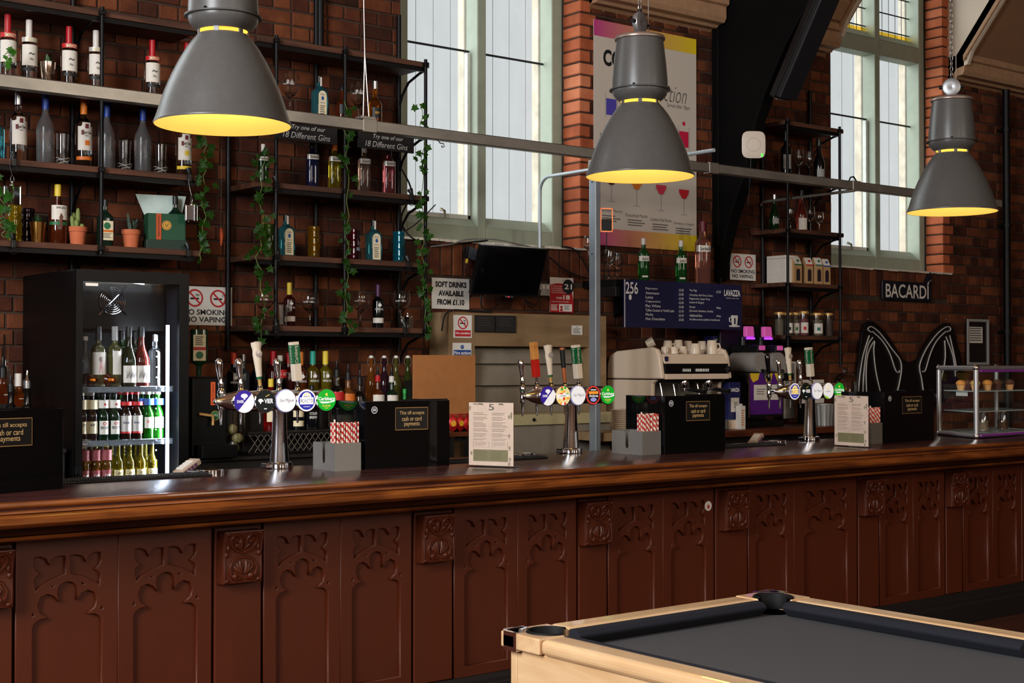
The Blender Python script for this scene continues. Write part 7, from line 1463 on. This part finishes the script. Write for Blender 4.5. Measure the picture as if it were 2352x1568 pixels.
q = B(); rect(q, w * .12, w * .55, h * .35, h * .72, -.001); rect(q, w * .6, w * .95, h * .35, h * .72, -.001); q.obj('white_panel', LAB, t); q = B(); lines(q, w * .2, w * .5, h * .45, h * .62, 3, -.002, .3, .3); q.obj('panel_print', GREYP, t); q = B(); lines(q, w * .65, w * .9, h * .45, h * .62, 3, -.002, .3, .3); q.obj('panel_print', GREYP, t)
q = B(); poly(q, [(0, h), (w * .3, h), (w * .25, h * .84), (w * .1, h * .78), (w * .03, h * .88)], -.001); q.obj('yellow_swirl', LABY, t); q = B(); poly(q, [(w * .45, h * .97), (w * .7, h), (w * .66, h * .85), (w * .5, h * .78)], -.001); q.obj('yellow_swirl', LABY, t); q = B(); poly(q, [(w * .75, h), (w, h), (w, h * .86), (w * .85, h * .8)], -.001); q.obj('yellow_swirl', LABY, t)
B().box(-.02, -.005, -.004, .012, -.02, h).obj('chrome_edge', CHROME, t); B().box(0, w, .0, .02, -.02, -.001).obj('base', BLKCAP, t)
t, w, h = sign('notice_panel', 'white framed panel half hidden behind the farthest tap handles', (1800, 830), (1828, 960), 7.5, LABGR, 'frame', .01); B().box(0, .015, -.004, 0, 0, h).obj('frame_edge', WHITE, t); B().box(w - .015, w, -.004, 0, 0, h).obj('frame_edge', WHITE, t); B().box(.015, w - .015, -.004, 0, h - .015, h).obj('frame_edge', WHITE, t)
t, w, h = sign('water_sign', 'small white free water sign behind the farthest tap', (1838, 872), (1893, 925), 7.30, LAB, 'sign', .01); k = B(); letters(k, 'FREE WATER', w * .08, w * .85, h * .70, h * .84, -.001, .02); k.obj('lettering', BLACKP, t); B().box(w * .3, w * .7, .002, .1, 1.126 - aty(1838, 925, 7.3).z, 0.001).obj('stand', BBD, t)
q = aty(1941, 950, 7.25); t = thing('glass_dispenser', 'tall clear glass water dispenser with lid beside the bat wings', 'dispenser', (q.x, 7.25, 1.126), 0)
B().lathe([(0, .06), (.10, .06), (.105, .08), (.105, .30), (.09, .33), (.087, .33), (.101, .298), (.101, .085), (0, .07)], 28, cap=False).obj('glass', GLASS, t, smooth=50); B().lathe([(.092, .331), (.085, .36), (.06, .39), (.025, .40), (.02, .42), (.03, .44), (0, .445)], 24, cap=False).obj('glass_lid', GLASS, t, smooth=50); B().lathe([(0, 0), (.11, 0), (.11, .058), (0, .058)], 24, cap=False).obj('stand', STEEL, t, smooth=40); B().tube([(0, -.10, .09), (0, -.14, .09), (0, -.14, .07)], .01, 8).obj('spigot', CHROME, t, smooth=50)
q = aty(1893, 950, 7.1); t = thing('steel_bucket', 'ribbed metal bucket behind the farthest tap column', 'bucket', (q.x, 7.1, 1.126), 0)
n = 40; v = []
for z_ in (0, .16):
    for i in range(n): a = 2 * PI * i / n; rr = (.085 + .015 * z_ / .16) * (1 + .03 * (i % 2)); v.append((rr * math.cos(a), rr * math.sin(a), z_))
B().add(v, [(i, (i + 1) % n, n + (i + 1) % n, n + i) for i in range(n)] + [tuple(range(n))[::-1]]).obj('bucket_wall', STEEL, t); B().tube([(.101 * math.cos(a), .101 * math.sin(a), .16) for a in [2 * PI * i / 30 for i in range(31)]], .004, 6).obj('rim', STEEL, t, smooth=60)

# ---------------------------------------------------------------- bat wing sign, brand sign, framed notice
def cpx(x, y): return aty(1680 + .2933 * x, 600 + .2933 * y, 7.62)
out = [(965, 1250), (965, 1000), (975, 850), (990, 700), (1010, 560), (1030, 490), (1060, 468), (1105, 472), (1160, 520), (1220, 590), (1280, 680), (1330, 768), (1385, 790), (1440, 768), (1480, 700), (1530, 610), (1590, 530), (1650, 487), (1695, 482), (1722, 520), (1750, 620), (1790, 760), (1805, 900), (1790, 1010), (1600, 1130), (1400, 1250)]
P = [cpx(x, y) for x, y in out]; t = thing('bat_wing_sign', 'large black bat wing wall sign with white tube outlines', 'sign', (P[0].x, 7.60, P[0].z)); o = Vector((P[0].x, 0, P[0].z))
B().prism([(p_.x - o.x, p_.z - o.z) for p_ in P], 0, .02).obj('board', M('sign_black', (12, 11, 12), .35), t, bevel=.004)
TUBE = M('neon_tube_off', (206, 200, 192), .35)
for ln in ([(975, 1020), (985, 900), (1010, 740), (1060, 580)], [(1010, 1020), (1018, 860), (1045, 670), (1088, 595)], [(1038, 1020), (1035, 860), (1050, 720), (1100, 625), (1095, 700), (1110, 850), (1145, 1015)], [(1075, 555), (1050, 535), (1060, 515), (1090, 518), (1150, 570), (1240, 690), (1300, 770), (1312, 840), (1300, 930), (1280, 1020)], [(1085, 550), (1160, 620), (1220, 720), (1265, 850), (1290, 868), (1298, 855)],
           [(1745, 860), (1730, 760), (1690, 580)], [(1735, 900), (1715, 740), (1660, 590)], [(1600, 1010), (1640, 850), (1655, 740), (1650, 620)], [(1670, 550), (1695, 540), (1690, 515), (1655, 518), (1590, 570), (1510, 680), (1460, 790), (1455, 850), (1470, 920), (1482, 1010)], [(1660, 548), (1590, 620), (1540, 720), (1500, 850), (1478, 862)], [(1585, 1040), (1600, 1090), (1625, 1050)]):
    L_ = [cpx(x, y) for x, y in ln]; F_ = []
    for i in range(len(L_) - 1):
        a_, b2, c2, d2 = L_[max(0, i - 1)], L_[i], L_[i + 1], L_[min(len(L_) - 1, i + 2)]
        for kk in range(5): u = kk / 5; F_.append(.5 * (2 * b2 + (c2 - a_) * u + (2 * a_ - 5 * b2 + 4 * c2 - d2) * u * u + (3 * b2 - a_ - 3 * c2 + d2) * u ** 3))
    F_.append(L_[-1]); B().tube([(p_.x - o.x, -.006, p_.z - o.z) for p_ in F_], .006, 6).obj('neon_tube', TUBE, t, smooth=60)
for x in (1053, 1668): p_ = cpx(x, 455); B().ball((p_.x - o.x, .0, p_.z - o.z), .008, 8, 6).obj('hook', ROPE, t)
a, c = aty(2026, 643, 7.62), aty(2140, 693, 7.62)
t = thing('brand_sign', 'dark navy enamel sign with cream capitals on the far brick wall', 'sign', (a.x, 7.615, c.z)); w, h = c.x - a.x, a.z - c.z
B().box(0, w, 0, .02, 0, h).obj('plate', M('enamel_navy', (24, 26, 36), .35), t, bevel=.008); q = B(); letters(q, 'BACARD\u00cd', w * .06, w * .94, h * .13, h * 1.02, -.001, .012); q.obj('lettering', LAB, t); B().prism([(w * .86, h), (w, h), (w, h + .07), (w * .97, h + .10), (w * .9, h + .05)], .0, .02).obj('accent_tab', M('enamel_navy', (24, 26, 36), .35), t, bevel=.003); q = B(); poly(q, [(w * .9, h * 1.0), (w * .985, h * 1.12), (w * .995, h * 1.18), (w * .93, h * 1.08)], -.001); q.obj('accent_print', LABGR, t)
a, c = aty(2220, 732, 7.62), aty(2270, 838, 7.62); t = thing('framed_mirror', 'narrow white framed mirror with a taped notice on the far wall', 'mirror', (a.x, 7.61, c.z)); w, h = c.x - a.x, a.z - c.z
B().box(0, w, .01, .02, 0, h).obj('mirror_glass', M('dim_mirror', (70, 66, 66), .15, .8), t)
for q_ in ((0, .025, 0, h), (w - .025, w, 0, h), (.025, w - .025, h - .025, h), (.025, w - .025, 0, .025)): B().box(q_[0], q_[1], -.004, .02, q_[2], q_[3]).obj('frame_side', LABGR, t, bevel=.003)
B().box(.03, w * .72, .006, .008, h * .48, h * .83).obj('notice', LAB, t); q = B(); lines(q, .045, w * .68, h * .5, h * .81, 6, .0055, .5, .1); q.obj('notice_print', GREYP, t)
q = aty(2312, 500, 7.56); t = thing('wall_pipe', 'black vertical pipe on the far brick wall', 'pipe', (q.x, 7.56, 0)); B().tube([(0, 0, .0), (0, 0, 4.18)], .035, 14).obj('pipe', BLACKM, t, smooth=60)
for z_ in (1.9, 2.9, 3.8): B().lathe([(.045, -.02), (.045, .02)], 14, (0, 0, z_)).obj('pipe_collar', BLACKM, t, smooth=40); B().box(-.02, .02, .03, .085, z_ - .012, z_ + .012).obj('pipe_bracket', BLACKM, t)
for px, lb in ((1652, 'thin dark conduit beside the roof truss'),): q = aty(px, 500, 7.63); tag(B().tube([(q.x, 7.625, .9), (q.x, 7.625, 4.18)], .012, 8).obj('wall_conduit', BLACKM, None, smooth=60), lb, 'pipe')
# stretch of ventilation pipe above the middle unit and a hanging pool ball clip by the first window
q = aty(736, 60, YB - .03); tag(B().tube([(q.x, YB - .03, 3.49), (q.x, YB - .03, 3.56), (q.x, YB - .03, 3.561), (q.x, YB - .03, 4.18)], [.014, .014, .022, .022], 10).obj('support_pipe', BLACKM, None, smooth=50), 'black support pipe rising from the middle shelf unit', 'pipe')
# orange cable tie hanging between the two shelf units
q = aty(508, 540, 7.45); t = thing('orange_lighter', 'slim orange pendant hanging in the gap between shelf units', 'tag', (q.x, 7.45, q.z)); B().tube([(0, 0, -.06), (.003, 0, 0), (-.002, 0, .04)], [.004, .012, .006], 10).obj('body', M('orange_plastic', (196, 76, 24), .5), t, smooth=60); B().tube([(-.002, 0, .04), (0, 0, .5)], .0012, 4).obj('string', ROPE, t)
